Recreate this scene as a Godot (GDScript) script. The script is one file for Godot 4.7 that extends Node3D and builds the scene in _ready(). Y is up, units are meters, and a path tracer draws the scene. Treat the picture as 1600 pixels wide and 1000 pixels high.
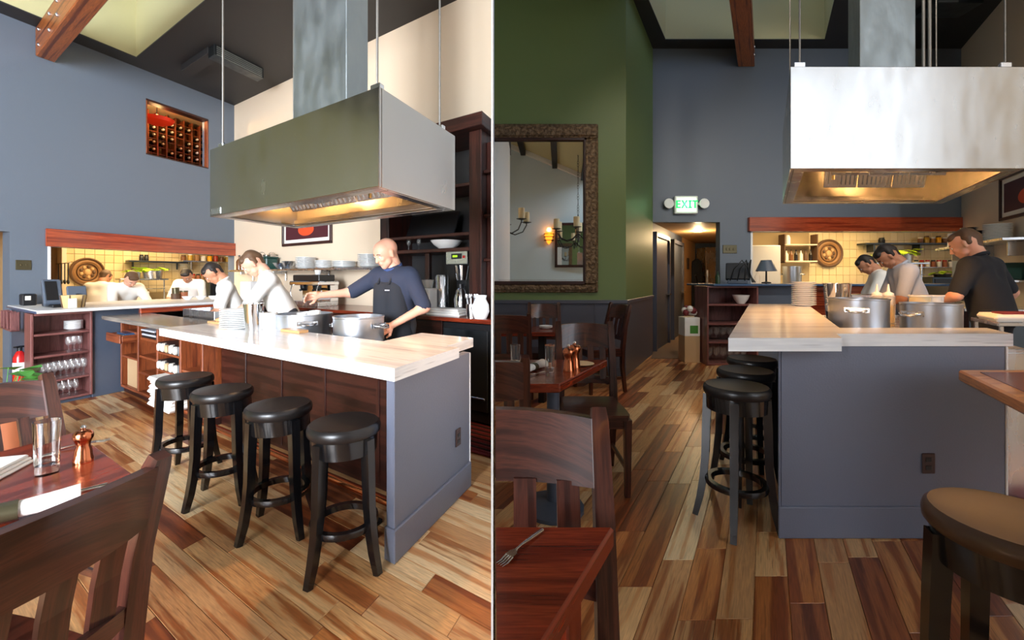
extends Node3D
# Two dining rooms of one restaurant, side by side with a thin white partition between them.
# LA is the plan of the room with the bright marble bar, RA the plan of the room with the framed mirror:
# an origin on the floor and the two directions in which its walls, counters and boards run. Metres, y up.

class Plan:
	var o: Vector3
	var b: Basis
	func _init(ox: float, od: float, ux: float, ud: float, wx: float, wd: float):
		o = Vector3(ox, 0, -od)
		b = Basis(Vector3(ux, 0, -ud), Vector3.UP, Vector3(wx, 0, -wd))
	func p(a: float, y: float, w: float) -> Vector3:
		return o + b * Vector3(a, y, w)

# collects the triangles of one part
class G:
	var v := PackedVector3Array()
	var uv := PackedVector2Array()
	var sg := PackedInt32Array()
	var b := Basis()
	var t := Transform3D()
	var n := 1
	var uo := Vector2.ZERO
	func _init(basis := Basis()):
		b = basis
	func put(p: Vector3, q: Vector2, s: int) -> void:
		v.append(p); uv.append(q + uo); sg.append(s)
	func tri(p: Vector3, q: Vector3, r: Vector3, a: Vector2, c: Vector2, d: Vector2, s: int, inside: Vector3) -> void:
		var m := (p + q + r) / 3.0
		if (q - p).cross(r - p).dot(m - inside) > 0.0:
			put(p, a, s); put(r, d, s); put(q, c, s)
		else:
			put(p, a, s); put(q, c, s); put(r, d, s)
	func w(p: Vector3) -> Vector3:
		return b * (t * p)
	func poly(q: Array, c: Vector3, us: Array, s := -1) -> void:
		var ins := w(c)
		var pts := []
		for x in q: pts.append(w(x))
		for i in range(1, pts.size() - 1):
			tri(pts[0], pts[i], pts[i + 1], us[0], us[i], us[i + 1], s, ins)
	# a box with its edges chamfered by k
	func box(c: Vector3, s: Vector3, k := 0.0) -> void:
		var h := s * 0.5
		k = minf(k, minf(h.x, minf(h.y, h.z)) * 0.9)
		var ax := s.max_axis_index()
		for i in 3:
			var j := (i + 1) % 3
			var m := (i + 2) % 3
			var ua := j if j == ax or (m != ax and s[j] > s[m]) else m
			var va := m if ua == j else j
			for d in [-1.0, 1.0]:
				var q := []
				var us := []
				for e in [[-1, -1], [1, -1], [1, 1], [-1, 1]]:
					var p := Vector3.ZERO
					p[i] = d * h[i]; p[j] = e[0] * (h[j] - k); p[m] = e[1] * (h[m] - k)
					q.append(c + p); us.append(Vector2(p[ua], p[va] + i * 0.37))
				poly(q, c, us)
			if k > 0.0:
				for sj in [-1.0, 1.0]:
					for sm in [-1.0, 1.0]:
						var q := []
						var us := []
						for e in [[-1, 0], [1, 0], [1, 1], [-1, 1]]:
							var p := Vector3.ZERO
							p[i] = e[0] * (h[i] - k)
							p[j] = sj * (h[j] - (k if e[1] else 0.0)); p[m] = sm * (h[m] - (0.0 if e[1] else k))
							q.append(c + p); us.append(Vector2(p[ax], p[(ax + 1) % 3]))
						poly(q, c, us)
		if k > 0.0:
			for x in [-1.0, 1.0]:
				for y in [-1.0, 1.0]:
					for z in [-1.0, 1.0]:
						var q := [c + Vector3(x * h.x, y * (h.y - k), z * (h.z - k)), c + Vector3(x * (h.x - k), y * h.y, z * (h.z - k)), c + Vector3(x * (h.x - k), y * (h.y - k), z * h.z)]
						poly(q, c, [Vector2.ZERO, Vector2.ZERO, Vector2.ZERO])
	# a box given by two corners
	func bar(p: Vector3, q: Vector3, k := 0.0) -> void:
		box((p + q) * 0.5, (q - p).abs(), k)
	# turns a profile of (radius, height) about the y axis
	func lathe(prof: Array, seg := 24, c := Vector3.ZERO, sc := Vector3.ONE) -> void:
		var flip := (b * t.basis).determinant() < 0.0
		var group := n
		for k in prof.size() - 1:
			var e0: Vector2 = prof[k]
			var e1: Vector2 = prof[k + 1]
			if k > 0:
				var d0: Vector2 = (e0 - prof[k - 1]).normalized()
				if d0.dot((e1 - e0).normalized()) < 0.82: group += 1
			for i in seg:
				var t0 := TAU * i / seg
				var t1 := TAU * (i + 1) / seg
				var A := w(c + Vector3(e0.x * cos(t0), e0.y, e0.x * sin(t0)) * sc)
				var B := w(c + Vector3(e1.x * cos(t0), e1.y, e1.x * sin(t0)) * sc)
				var C := w(c + Vector3(e1.x * cos(t1), e1.y, e1.x * sin(t1)) * sc)
				var D := w(c + Vector3(e0.x * cos(t1), e0.y, e0.x * sin(t1)) * sc)
				var ua := Vector2(t0 * 0.15, e0.y); var ub := Vector2(t0 * 0.15, e1.y)
				var uc := Vector2(t1 * 0.15, e1.y); var ud := Vector2(t1 * 0.15, e0.y)
				var o := [[A, ua], [D, ud], [C, uc], [A, ua], [C, uc], [B, ub]]
				if flip: o = [[A, ua], [C, uc], [D, ud], [A, ua], [B, ub], [C, uc]]
				for z in 2:
					if (e0.x < 1e-5 and z == 0) or (e1.x < 1e-5 and z == 1): continue
					for y in 3: put(o[z * 3 + y][0], o[z * 3 + y][1], group)
		n = group + 1
	func ball(c: Vector3, r: Vector3, seg := 14) -> void:
		var pr := []
		var h := int(seg / 2.0)
		for i in h + 1:
			var f := -PI / 2 + PI * i / h
			pr.append(Vector2(cos(f) if i > 0 and i < h else 0.0, sin(f)))
		lathe(pr, seg, c, r)
	# a tube along points; r is one radius or one for each point; flat gives a four-sided bar, wide its side ratio
	func tube(pts: Array, r, seg := 8, closed := false, flat := false, wide := 1.0, up := Vector3.ZERO) -> void:
		var m := pts.size()
		var rings := []
		var side := Vector3.ZERO
		for i in m:
			var a: Vector3 = pts[(i - 1 + m) % m] if closed else pts[maxi(i - 1, 0)]
			var z: Vector3 = pts[(i + 1) % m] if closed else pts[mini(i + 1, m - 1)]
			var d := (z - a).normalized()
			if up != Vector3.ZERO: side = up.cross(d).normalized()
			elif side == Vector3.ZERO: side = d.cross(Vector3.UP if absf(d.y) < 0.9 else Vector3.RIGHT).normalized()
			else: side = (side - d * side.dot(d)).normalized()
			var other := d.cross(side)
			var rad: float = r[i] if r is Array else r
			var ring := []
			for s in (4 if flat else seg):
				var f := TAU * (s + 0.5) / (4 if flat else seg)
				var k := 1.41421 if flat else 1.0
				ring.append(pts[i] + (side * cos(f) * wide + other * sin(f)) * rad * k)
			rings.append(ring)
		var len := 0.0
		for i in (m if closed else m - 1):
			var e: Array = rings[i]
			var f: Array = rings[(i + 1) % m]
			var mid: Vector3 = (pts[i] + pts[(i + 1) % m]) * 0.5
			var l1: float = len + (pts[(i + 1) % m] - pts[i]).length()
			for s in e.size():
				var s1 := (s + 1) % e.size()
				poly([e[s], f[s], f[s1], e[s1]], mid, [Vector2(len, s * 0.05), Vector2(l1, s * 0.05), Vector2(l1, s * 0.05 + 0.05), Vector2(len, s * 0.05 + 0.05)], n + s if flat else n)
			len = l1
		n += 5
		if not closed:
			for e in [[rings[0], pts[1]], [rings[m - 1], pts[m - 2]]]:
				var us := []
				for x in e[0]: us.append(Vector2(x.x, x.z))
				poly(e[0], e[1], us)
	# an outline in x, z raised from y0 to y1
	func prism(pl: PackedVector2Array, y0: float, y1: float, smooth := false) -> void:
		var cl := pl.duplicate()
		if Geometry2D.is_polygon_clockwise(cl): cl.reverse()
		var flip := (b * t.basis).determinant() < 0.0
		var ix := Geometry2D.triangulate_polygon(cl)
		for i in range(0, ix.size(), 3):
			for up in [false, true]:
				var o := [ix[i], ix[i + 1], ix[i + 2]]
				var q0: Vector2 = cl[o[0]]; var q1: Vector2 = cl[o[1]]; var q2: Vector2 = cl[o[2]]
				var ccw := (q1 - q0).cross(q2 - q0) > 0.0
				if (ccw != up) != flip: o = [ix[i], ix[i + 2], ix[i + 1]]
				for x in o: put(w(Vector3(cl[x].x, y1 if up else y0, cl[x].y)), cl[x], -1)
		var len := 0.0
		for i in cl.size():
			var p := cl[i]
			var q := cl[(i + 1) % cl.size()]
			var l1 := len + p.distance_to(q)
			var A := w(Vector3(p.x, y0, p.y)); var B := w(Vector3(p.x, y1, p.y)); var C := w(Vector3(q.x, y1, q.y)); var D := w(Vector3(q.x, y0, q.y))
			var o := [[A, Vector2(len, y0)], [D, Vector2(l1, y0)], [C, Vector2(l1, y1)], [A, Vector2(len, y0)], [C, Vector2(l1, y1)], [B, Vector2(len, y1)]]
			if flip: o = [o[0], o[2], o[1], o[3], o[5], o[4]]
			for x in o: put(x[0], x[1], n if smooth else -1)
			len = l1
		n += 1
	# a rounded body: tapered capsules [p, rp, q, rq] joined by a smooth minimum, meshed as surface nets
	func flesh(bones: Array, cell: float, k: float) -> void:
		var lo := Vector3.ONE * 1e9
		var hi := -lo
		for e in bones:
			var mr: float = maxf(e[1], e[3]) + cell * 3.0
			lo = lo.min(e[0] - Vector3.ONE * mr).min(e[2] - Vector3.ONE * mr)
			hi = hi.max(e[0] + Vector3.ONE * mr).max(e[2] + Vector3.ONE * mr)
		var nx := int((hi.x - lo.x) / cell) + 2
		var ny := int((hi.y - lo.y) / cell) + 2
		var nz := int((hi.z - lo.z) / cell) + 2
		var f := PackedFloat32Array()
		f.resize(nx * ny * nz)
		f.fill(9.0)
		for e in bones:
			var p: Vector3 = e[0]
			var q: Vector3 = e[2]
			var rp: float = e[1]
			var rq: float = e[3]
			var mg := maxf(rp, rq) + k + cell * 2.0
			var l := ((p.min(q) - Vector3.ONE * mg - lo) / cell).floor().max(Vector3.ZERO)
			var h := ((p.max(q) + Vector3.ONE * mg - lo) / cell).ceil().min(Vector3(nx - 1, ny - 1, nz - 1))
			var d := q - p
			var dd := maxf(d.length_squared(), 1e-9)
			for z in range(int(l.z), int(h.z) + 1):
				for y in range(int(l.y), int(h.y) + 1):
					var at := nx * (y + ny * z)
					for x in range(int(l.x), int(h.x) + 1):
						var g := lo + Vector3(x, y, z) * cell - p
						var s := clampf(g.dot(d) / dd, 0.0, 1.0)
						var dist := (g - d * s).length() - lerpf(rp, rq, s)
						var o := f[at + x]
						var m := maxf(k - absf(o - dist), 0.0) / k
						f[at + x] = minf(o, dist) - m * m * k * 0.25
		var at_cell := {}
		var pos := PackedVector3Array()
		var off := [0, 1, nx, nx + 1, nx * ny, nx * ny + 1, nx * ny + nx, nx * ny + nx + 1]
		var edge := [[0, 1], [2, 3], [4, 5], [6, 7], [0, 2], [1, 3], [4, 6], [5, 7], [0, 4], [1, 5], [2, 6], [3, 7]]
		for z in nz - 1:
			for y in ny - 1:
				var row := nx * (y + ny * z)
				for x in nx - 1:
					var i := row + x
					var f0 := f[i]
					if absf(f0) > cell * 2.5: continue
					var neg := 0
					for o in off:
						if f[i + o] < 0.0: neg += 1
					if neg == 0 or neg == 8: continue
					var sum := Vector3.ZERO
					var c := 0
					for e in edge:
						var a := f[i + off[e[0]]]
						var bb := f[i + off[e[1]]]
						if (a < 0.0) != (bb < 0.0):
							var s := a / (a - bb)
							var pa := Vector3(e[0] & 1, (e[0] >> 1) & 1, e[0] >> 2)
							var pb := Vector3(e[1] & 1, (e[1] >> 1) & 1, e[1] >> 2)
							sum += pa.lerp(pb, s); c += 1
					at_cell[i] = pos.size()
					pos.append(lo + (Vector3(x, y, z) + sum / c) * cell)
		var step := [1, nx, nx * ny]
		for i in at_cell:
			for ax in 3:
				var j: int = i + step[ax]
				if (f[i] < 0.0) == (f[j] < 0.0): continue
				var s1: int = step[(ax + 1) % 3]
				var s2: int = step[(ax + 2) % 3]
				if not (at_cell.has(i - s1) and at_cell.has(i - s2) and at_cell.has(i - s1 - s2)): continue
				var q := [pos[at_cell[i]], pos[at_cell[i - s1]], pos[at_cell[i - s1 - s2]], pos[at_cell[i - s2]]]
				if f[i] > 0.0: q.reverse()
				for o in [0, 2, 1, 0, 3, 2]:
					put(w(q[o]), Vector2(q[o].x, q[o].y), n)
		n += 1

var LA: Plan
var RA: Plan
var M := {}
var used := {}
var cut := 0     # 1: keep what lies on the mirror room's side of the partition, -1: the bar room's side
var rng := RandomNumberGenerator.new()
const SLOPE := -0.0412    # the partition stands on the plan line x = SLOPE * depth

func W(x: float, y: float, d: float) -> Vector3:
	return Vector3(x, y, -d)

func numbered(called: String) -> String:
	var k: int = used.get(called, 0)
	used[called] = k + 1
	return called if k == 0 else "%s_%03d" % [called, k]

func thing(called: String, label: String, category: String, at := Vector3.ZERO, turn := 0.0, group := "") -> Node3D:
	var o := Node3D.new()
	o.name = numbered(called)
	add_child(o)
	o.position = at
	o.rotation.y = turn
	o.set_meta("label", label)
	o.set_meta("category", category)
	if group: o.set_meta("group", group)
	return o

func struct(called: String, label: String, at := Vector3.ZERO) -> Node3D:
	var o := thing(called, label, called.split("_")[0], at)
	o.set_meta("kind", "structure")
	return o

func again(o: Node3D, at: Vector3, turn: float, label := "") -> Node3D:
	var base := String(o.name)
	if base.length() > 4 and base[-4] == "_" and base.right(3).is_valid_int(): base = base.left(-4)
	var c: Node3D = o.duplicate()
	c.name = numbered(base)
	add_child(c)
	c.position = at
	c.rotation.y = turn
	if label: c.set_meta("label", label)
	return c

func world_of(o: Node) -> Transform3D:
	var x := Transform3D()
	while o is Node3D and o != self:
		x = o.transform * x
		o = o.get_parent()
	return x

func make(g: G, m: Material, parent: Node = null) -> ArrayMesh:
	var st := SurfaceTool.new()
	st.begin(Mesh.PRIMITIVE_TRIANGLES)
	var x := world_of(parent) if cut != 0 and parent else Transform3D()
	for i in range(0, g.v.size(), 3):
		var ps := [g.v[i], g.v[i + 1], g.v[i + 2]]
		var us := [g.uv[i], g.uv[i + 1], g.uv[i + 2]]
		if cut != 0:
			var dist := []
			var out := 0
			for p in ps:
				var q: Vector3 = x * p
				var d: float = (q.x - SLOPE * -q.z - 0.004 * cut) * cut
				dist.append(d)
				if d < 0.0: out += 1
			if out == 3: continue
			if out > 0:
				var np := []
				var nu := []
				for e in 3:
					var e1 := (e + 1) % 3
					if dist[e] >= 0.0: np.append(ps[e]); nu.append(us[e])
					if (dist[e] < 0.0) != (dist[e1] < 0.0):
						var s: float = dist[e] / (dist[e] - dist[e1])
						np.append(ps[e].lerp(ps[e1], s)); nu.append(us[e].lerp(us[e1], s))
				ps = np; us = nu
		for k in range(1, ps.size() - 1):
			for e in [0, k, k + 1]:
				st.set_smooth_group(g.sg[i])
				st.set_uv(us[e])
				st.add_vertex(ps[e])
	st.generate_normals()
	st.set_material(m)
	return st.commit()

func part(g: G, called: String, m: Material, parent: Node) -> MeshInstance3D:
	var o := MeshInstance3D.new()
	o.mesh = make(g, m, parent)
	o.name = called
	parent.add_child(o, true)
	return o

func share(mesh: Mesh, called: String, parent: Node, at := Vector3.ZERO) -> MeshInstance3D:
	var o := MeshInstance3D.new()
	o.mesh = mesh
	o.name = called
	o.position = at
	parent.add_child(o, true)
	return o

func bx(p: Vector3, q: Vector3, called: String, m: Material, parent: Node, basis := Basis(), k := 0.004) -> MeshInstance3D:
	var g := G.new(basis)
	g.uo = Vector2(rng.randf() * 3.0, rng.randf() * 3.0)
	g.bar(p, q, k)
	return part(g, called, m, parent)

# a wall from plan point p to q (x, depth), th thick to its far side, with holes [s0, s1, y0, y1] along it
func wall_shape(p: Vector2, q: Vector2, th: float, y0: float, y1: float, holes: Array) -> G:
	var d := (q - p).normalized()
	var len := p.distance_to(q)
	var g := G.new(Basis(Vector3(d.x, 0, -d.y), Vector3.UP, Vector3(-d.y, 0, -d.x)))
	var xs := [0.0, len]
	var ys := [y0, y1]
	for h in holes:
		for e in [h[0], h[1]]: xs.append(clampf(e, 0, len))
		for e in [h[2], h[3]]: ys.append(clampf(e, y0, y1))
	xs.sort(); ys.sort()
	for i in xs.size() - 1:
		for j in ys.size() - 1:
			if xs[i + 1] - xs[i] < 1e-4 or ys[j + 1] - ys[j] < 1e-4: continue
			var mx: float = (xs[i] + xs[i + 1]) * 0.5
			var my: float = (ys[j] + ys[j + 1]) * 0.5
			var open := false
			for h in holes:
				if mx > h[0] and mx < h[1] and my > h[2] and my < h[3]: open = true
			if not open: g.bar(Vector3(xs[i], ys[j], 0), Vector3(xs[i + 1], ys[j + 1], th))
	return g

func wall(called: String, label: String, p: Vector2, q: Vector2, th: float, y0: float, y1: float, holes: Array, m: Material) -> Node3D:
	var o := struct(called, label, W(p.x, 0, p.y))
	part(wall_shape(p, q, th, y0, y1, holes), "wall_surface", m, o)
	return o

func xd(v: Vector3) -> Vector2:
	return Vector2(v.x, -v.z)

# ---------------------------------------------------------------- materials
func mat(called: String, c: Color, rough := 0.6, metal := 0.0) -> StandardMaterial3D:
	var m := StandardMaterial3D.new()
	m.resource_name = called
	m.albedo_color = c
	m.roughness = rough
	m.metallic = metal
	M[called] = m
	return m

func noise_tex(freq: float, seed_: int, normal := false, strength := 2.0, lo := Color.BLACK, hi := Color.WHITE, size := 256) -> NoiseTexture2D:
	var t := NoiseTexture2D.new()
	t.width = size; t.height = size
	t.seamless = true
	var n := FastNoiseLite.new()
	n.seed = seed_
	n.frequency = freq
	n.fractal_octaves = 4
	t.noise = n
	t.as_normal_map = normal
	t.bump_strength = strength
	if not normal:
		var r := Gradient.new()
		r.set_color(0, lo); r.set_color(1, hi)
		t.color_ramp = r
	return t

# wood: the grain runs along u; base, the brown of its heart, how much heart there is
func wood_tex(seed_: int, base: Color, heart: Color, share_: float, fine: float, w := 512, h := 128) -> ImageTexture:
	var n := FastNoiseLite.new()
	n.seed = seed_
	n.frequency = 1.0
	n.fractal_octaves = 3
	var data := PackedByteArray()
	data.resize(w * h * 3)
	var at := 0
	for y in h:
		var v := float(y) / h
		for x in w:
			var u := float(x) / w
			# blend the two ends so that it repeats
			var k := u * u * (3.0 - 2.0 * u)
			var broad := lerpf(n.get_noise_2d(u * 0.75, v * 5.0), n.get_noise_2d((u - 1.0) * 0.75, v * 5.0), k)
			var fibre := lerpf(n.get_noise_2d(u * 7.0 + 40.0, v * 60.0), n.get_noise_2d((u - 1.0) * 7.0 + 40.0, v * 60.0), k)
			var ring := sin((v * 9.0 + broad * 9.0) * 5.0) * 0.5 + 0.5
			var s := smoothstep(0.86 - share_, 1.12 - share_, broad + 0.5 + fibre * 0.22)
			var c := base.lerp(heart, s)
			var vein := smoothstep(0.36, 0.5, lerpf(n.get_noise_2d(u * 2.2 + 90.0, v * 38.0), n.get_noise_2d((u - 1.0) * 2.2 + 90.0, v * 38.0), k))
			c = c.lerp(heart.darkened(0.35), vein * 0.4)
			var g := 1.0 - fine * (0.55 * (ring * ring) * 0.35 + 0.5 * clampf(0.5 - fibre * 1.4, 0.0, 1.0))
			data[at] = int(clampf(c.r * g, 0, 1) * 255); data[at + 1] = int(clampf(c.g * g, 0, 1) * 255); data[at + 2] = int(clampf(c.b * g, 0, 1) * 255)
			at += 3
	return ImageTexture.create_from_image(Image.create_from_data(w, h, false, Image.FORMAT_RGB8, data))

func wooden(called: String, tex: Texture2D, scale: Vector2, rough: float, tint := Color.WHITE, coat := 0.0) -> StandardMaterial3D:
	var m := mat(called, tint, rough)
	m.albedo_texture = tex
	m.uv1_scale = Vector3(scale.x, scale.y, 1)
	if coat > 0.0:
		m.clearcoat_enabled = true
		m.clearcoat = coat
		m.clearcoat_roughness = 0.12
	return m

func steel(called: String, c: Color, rough: float, wave: float, freq := 0.02) -> StandardMaterial3D:
	var m := mat(called, c, rough, 1.0)
	m.uv1_triplanar = true
	m.uv1_world_triplanar = true
	m.uv1_scale = Vector3(0.9, 0.35, 0.9)
	if wave > 0.0:
		m.normal_enabled = true
		m.normal_texture = noise_tex(freq, 7, true, wave)
		m.normal_scale = 0.5
	m.roughness = 1.0
	m.roughness_texture = noise_tex(0.03, 11, false, 1.0, Color(rough * 0.75, rough * 0.75, rough * 0.75), Color(rough * 1.35, rough * 1.35, rough * 1.35))
	return m

func paint(called: String, c: Color, rough := 0.55) -> StandardMaterial3D:
	var m := mat(called, c, rough)
	m.uv1_triplanar = true
	m.uv1_world_triplanar = true
	m.uv1_scale = Vector3.ONE * 2.5
	m.normal_enabled = true
	m.normal_texture = noise_tex(0.12, 3, true, 1.2)
	m.normal_scale = 0.25
	return m

func glow(called: String, c: Color, energy: float) -> StandardMaterial3D:
	var m := mat(called, c, 0.5)
	m.emission_enabled = true
	m.emission = c
	m.emission_energy_multiplier = energy
	return m

func glassy(called: String, c: Color) -> StandardMaterial3D:
	var m := mat(called, c, 0.03)
	m.transparency = BaseMaterial3D.TRANSPARENCY_ALPHA
	m.metallic_specular = 0.6
	return m

func rgb8(r: int, g: int, b: int) -> Color:
	return Color(r / 255.0, g / 255.0, b / 255.0)

func make_materials() -> void:
	paint("blue_paint", rgb8(98, 108, 120), 0.42)
	paint("navy_paint", rgb8(72, 82, 98), 0.45)
	paint("cream_paint", rgb8(226, 206, 180), 0.6)
	paint("green_paint", rgb8(106, 128, 78), 0.5)
	paint("dark_olive_paint", rgb8(92, 90, 50), 0.5)
	paint("olive_paint", rgb8(196, 190, 144), 0.6)
	paint("black_paint", rgb8(42, 41, 42), 0.6)
	paint("panel_paint", rgb8(106, 111, 127), 0.4)
	paint("wainscot_paint", rgb8(80, 84, 98), 0.38)
	paint("pale_blue_paint", rgb8(206, 224, 232), 0.6)
	paint("white_paint", rgb8(240, 240, 238), 0.5)
	paint("tan_paint", rgb8(196, 160, 112), 0.6)
	paint("ceiling_tan", rgb8(205, 190, 160), 0.6)
	# hickory boards: pale, mixed, brown, dark
	var boards := [
		wood_tex(21, rgb8(236, 204, 158), rgb8(216, 166, 114), 0.35, 0.22),
		wood_tex(22, rgb8(232, 196, 148), rgb8(176, 116, 68), 0.42, 0.26),
		wood_tex(23, rgb8(212, 150, 92), rgb8(162, 96, 52), 0.45, 0.28),
		wood_tex(24, rgb8(170, 102, 60), rgb8(118, 64, 38), 0.5, 0.3),
		wood_tex(25, rgb8(240, 212, 168), rgb8(206, 150, 100), 0.3, 0.2)]
	var tints := [rgb8(255, 250, 242), rgb8(244, 220, 192), rgb8(224, 196, 170)]
	for i in boards.size():
		for k in tints.size():
			wooden("board_%d" % (i * 3 + k), boards[i], Vector2(0.9, 2.6), 0.34, tints[k])
	var dark := wood_tex(31, rgb8(96, 54, 42), rgb8(66, 35, 28), 0.4, 0.4)
	wooden("chair_wood", dark, Vector2(1.6, 5.0), 0.3, rgb8(238, 226, 222), 0.35)
	wooden("black_cherry", dark, Vector2(1.0, 3.0), 0.4, rgb8(190, 172, 168))
	var red := wood_tex(32, rgb8(144, 58, 32), rgb8(108, 40, 22), 0.4, 0.35)
	wooden("table_wood", red, Vector2(1.2, 3.5), 0.26, rgb8(255, 240, 235), 0.3)
	wooden("cubby_wood", wood_tex(33, rgb8(160, 84, 46), rgb8(118, 54, 28), 0.25, 0.35), Vector2(1.0, 3.0), 0.4)
	wooden("rack_wood", wood_tex(34, rgb8(138, 88, 84), rgb8(104, 60, 58), 0.25, 0.3), Vector2(1.0, 3.0), 0.38)
	wooden("header_wood", wood_tex(35, rgb8(176, 74, 40), rgb8(138, 50, 28), 0.25, 0.35), Vector2(0.6, 2.4), 0.2, Color.WHITE, 0.7)
	wooden("beam_wood", wood_tex(36, rgb8(172, 96, 42), rgb8(112, 52, 22), 0.28, 0.40), Vector2(0.8, 2.5), 0.4)
	wooden("oak_wood", wood_tex(37, rgb8(214, 148, 78), rgb8(176, 106, 48), 0.35, 0.30), Vector2(1.0, 3.0), 0.32, Color.WHITE, 0.4)
	wooden("floor_wood", boards[1], Vector2(0.9, 4.0), 0.4)
	# marble: white with soft grey drifts
	var mt := wood_tex(41, rgb8(243, 242, 240), rgb8(222, 222, 222), 0.3, 0.035, 512, 256)
	wooden("marble", mt, Vector2(0.5, 0.9), 0.16)
	wooden("grey_stone", wood_tex(42, rgb8(150, 142, 132), rgb8(116, 110, 104), 0.2, 0.25), Vector2(0.5, 0.9), 0.2)
	steel("hood_steel", rgb8(172, 171, 168), 0.22, 0.0)
	steel("steel", rgb8(205, 208, 212), 0.25, 0.0)
	steel("pot_metal", rgb8(190, 194, 200), 0.36, 0.0)
	steel("duct_metal", rgb8(150, 158, 160), 0.5, 0.5, 0.05)
	steel("dark_steel", rgb8(86, 92, 96), 0.4, 0.0)
	mat("chrome", rgb8(225, 226, 228), 0.08, 1.0)
	mat("silver", rgb8(222, 218, 208), 0.22, 1.0)
	mat("copper", rgb8(214, 128, 88), 0.2, 1.0)
	mat("mirror_glass", rgb8(236, 240, 240), 0.015, 1.0)
	mat("rod_metal", rgb8(150, 146, 140), 0.4, 0.8)
	var fr := mat("bronze", rgb8(150, 126, 96), 0.42, 0.35)
	fr.uv1_triplanar = true
	fr.uv1_world_triplanar = true
	fr.uv1_scale = Vector3.ONE * 2.2
	fr.normal_enabled = true
	fr.normal_texture = noise_tex(0.03, 5, true, 9.0)
	fr.albedo_texture = noise_tex(0.03, 5, false, 1.0, rgb8(120, 110, 96), Color.WHITE)
	var blk := mat("stool_black", rgb8(14, 14, 16), 0.2)
	blk.clearcoat_enabled = true
	blk.clearcoat = 0.35
	blk.clearcoat_roughness = 0.1
	mat("seat_black", rgb8(26, 24, 24), 0.32)
	mat("seat_brown", rgb8(74, 52, 36), 0.34)
	mat("iron", rgb8(24, 24, 26), 0.5, 0.4)
	mat("black_plastic", rgb8(22, 23, 26), 0.4)
	mat("grey_plastic", rgb8(84, 94, 108), 0.4)
	mat("bronze_plate", rgb8(92, 86, 64), 0.35, 0.6)
	mat("brown_plate", rgb8(60, 38, 34), 0.4)
	mat("white_china", rgb8(244, 244, 242), 0.14)
	mat("white_plastic", rgb8(238, 238, 236), 0.35)
	mat("blue_top", rgb8(64, 92, 128), 0.25)
	mat("candle_wax", rgb8(232, 214, 172), 0.5)
	mat("cloth_white", rgb8(240, 238, 232), 0.9)
	mat("cloth_navy", rgb8(38, 46, 66), 0.9)
	mat("cloth_black", rgb8(30, 34, 42), 0.9)
	mat("cloth_grey", rgb8(190, 194, 206), 0.9)
	mat("cloth_blue", rgb8(52, 72, 120), 0.9)
	mat("trousers", rgb8(52, 54, 60), 0.9)
	mat("shoe_black", rgb8(22, 22, 22), 0.5)
	var sk := mat("skin", rgb8(224, 168, 142), 0.5)
	sk.subsurf_scatter_enabled = true
	sk.subsurf_scatter_strength = 0.15
	mat("skin_tan", rgb8(190, 132, 100), 0.5)
	mat("hair_dark", rgb8(36, 28, 24), 0.6)
	mat("hair_brown", rgb8(92, 66, 44), 0.6)
	mat("lip", rgb8(172, 96, 86), 0.5)
	mat("eye_dark", rgb8(40, 30, 26), 0.2)
	mat("red_enamel", rgb8(176, 24, 22), 0.25)
	mat("label_white", rgb8(236, 232, 226), 0.6)
	mat("leaf", rgb8(70, 132, 52), 0.5)
	mat("leaf_pale", rgb8(164, 196, 40), 0.5)
	mat("terracotta", rgb8(158, 92, 58), 0.7)
	mat("medallion_clay", rgb8(150, 108, 66), 0.6)
	mat("medallion_dark", rgb8(92, 66, 46), 0.6)
	mat("wood_pale", rgb8(200, 156, 104), 0.5)
	mat("card_tan", rgb8(196, 164, 124), 0.8)
	mat("paper", rgb8(232, 226, 214), 0.8)
	mat("gourd", rgb8(216, 96, 30), 0.5)
	mat("tile_cream", rgb8(226, 204, 158), 0.22)
	mat("tile_cream_b", rgb8(218, 194, 146), 0.24)
	mat("grout", rgb8(178, 156, 118), 0.8)
	mat("floor_tile", rgb8(150, 150, 148), 0.5)
	mat("carpet", rgb8(112, 94, 78), 0.95)
	mat("rubber_red", rgb8(118, 38, 44), 0.7)
	mat("rubber_dark", rgb8(40, 30, 32), 0.7)
	mat("wicker", rgb8(206, 176, 122), 0.8)
	mat("amber_plate", rgb8(214, 120, 40), 0.3)
	mat("brown_sauce", rgb8(120, 78, 44), 0.2)
	mat("oil", rgb8(178, 140, 52), 0.15)
	mat("ketchup", rgb8(170, 54, 30), 0.25)
	mat("juice", rgb8(246, 170, 20), 0.2)
	mat("green_bottle", rgb8(40, 64, 44), 0.15)
	mat("wine_bottle", rgb8(34, 30, 28), 0.15)
	mat("print_dark", rgb8(74, 26, 34), 0.5)
	mat("print_orange", rgb8(220, 78, 36), 0.5)
	mat("green_enamel", rgb8(30, 72, 66), 0.4)
	glassy("clear_glass", Color(0.96, 0.98, 0.99, 0.03))
	var sg := mat("solid_glass", Color(0.98, 0.99, 0.99, 0.0), 0.02)
	sg.refraction_enabled = true
	sg.refraction_scale = 0.05
	glassy("pane", Color(0.95, 0.98, 1.0, 0.04))
	glassy("clear_plastic", Color(0.95, 0.95, 0.92, 0.3))
	glow("warm_bulb", Color(1.0, 0.78, 0.48), 5.0)
	glow("white_panel", Color(1.0, 0.9, 0.72), 3.0)
	glow("exit_face", Color(0.86, 0.93, 0.84), 0.5)
	glow("exit_letter", Color(0.05, 0.75, 0.35), 0.9)
	glow("amber_shade", Color(1.0, 0.52, 0.12), 1.6)
	glow("red_shade", Color(0.75, 0.16, 0.05), 0.25)
	glow("display_green", Color(0.5, 0.7, 0.1), 0.8)

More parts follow.
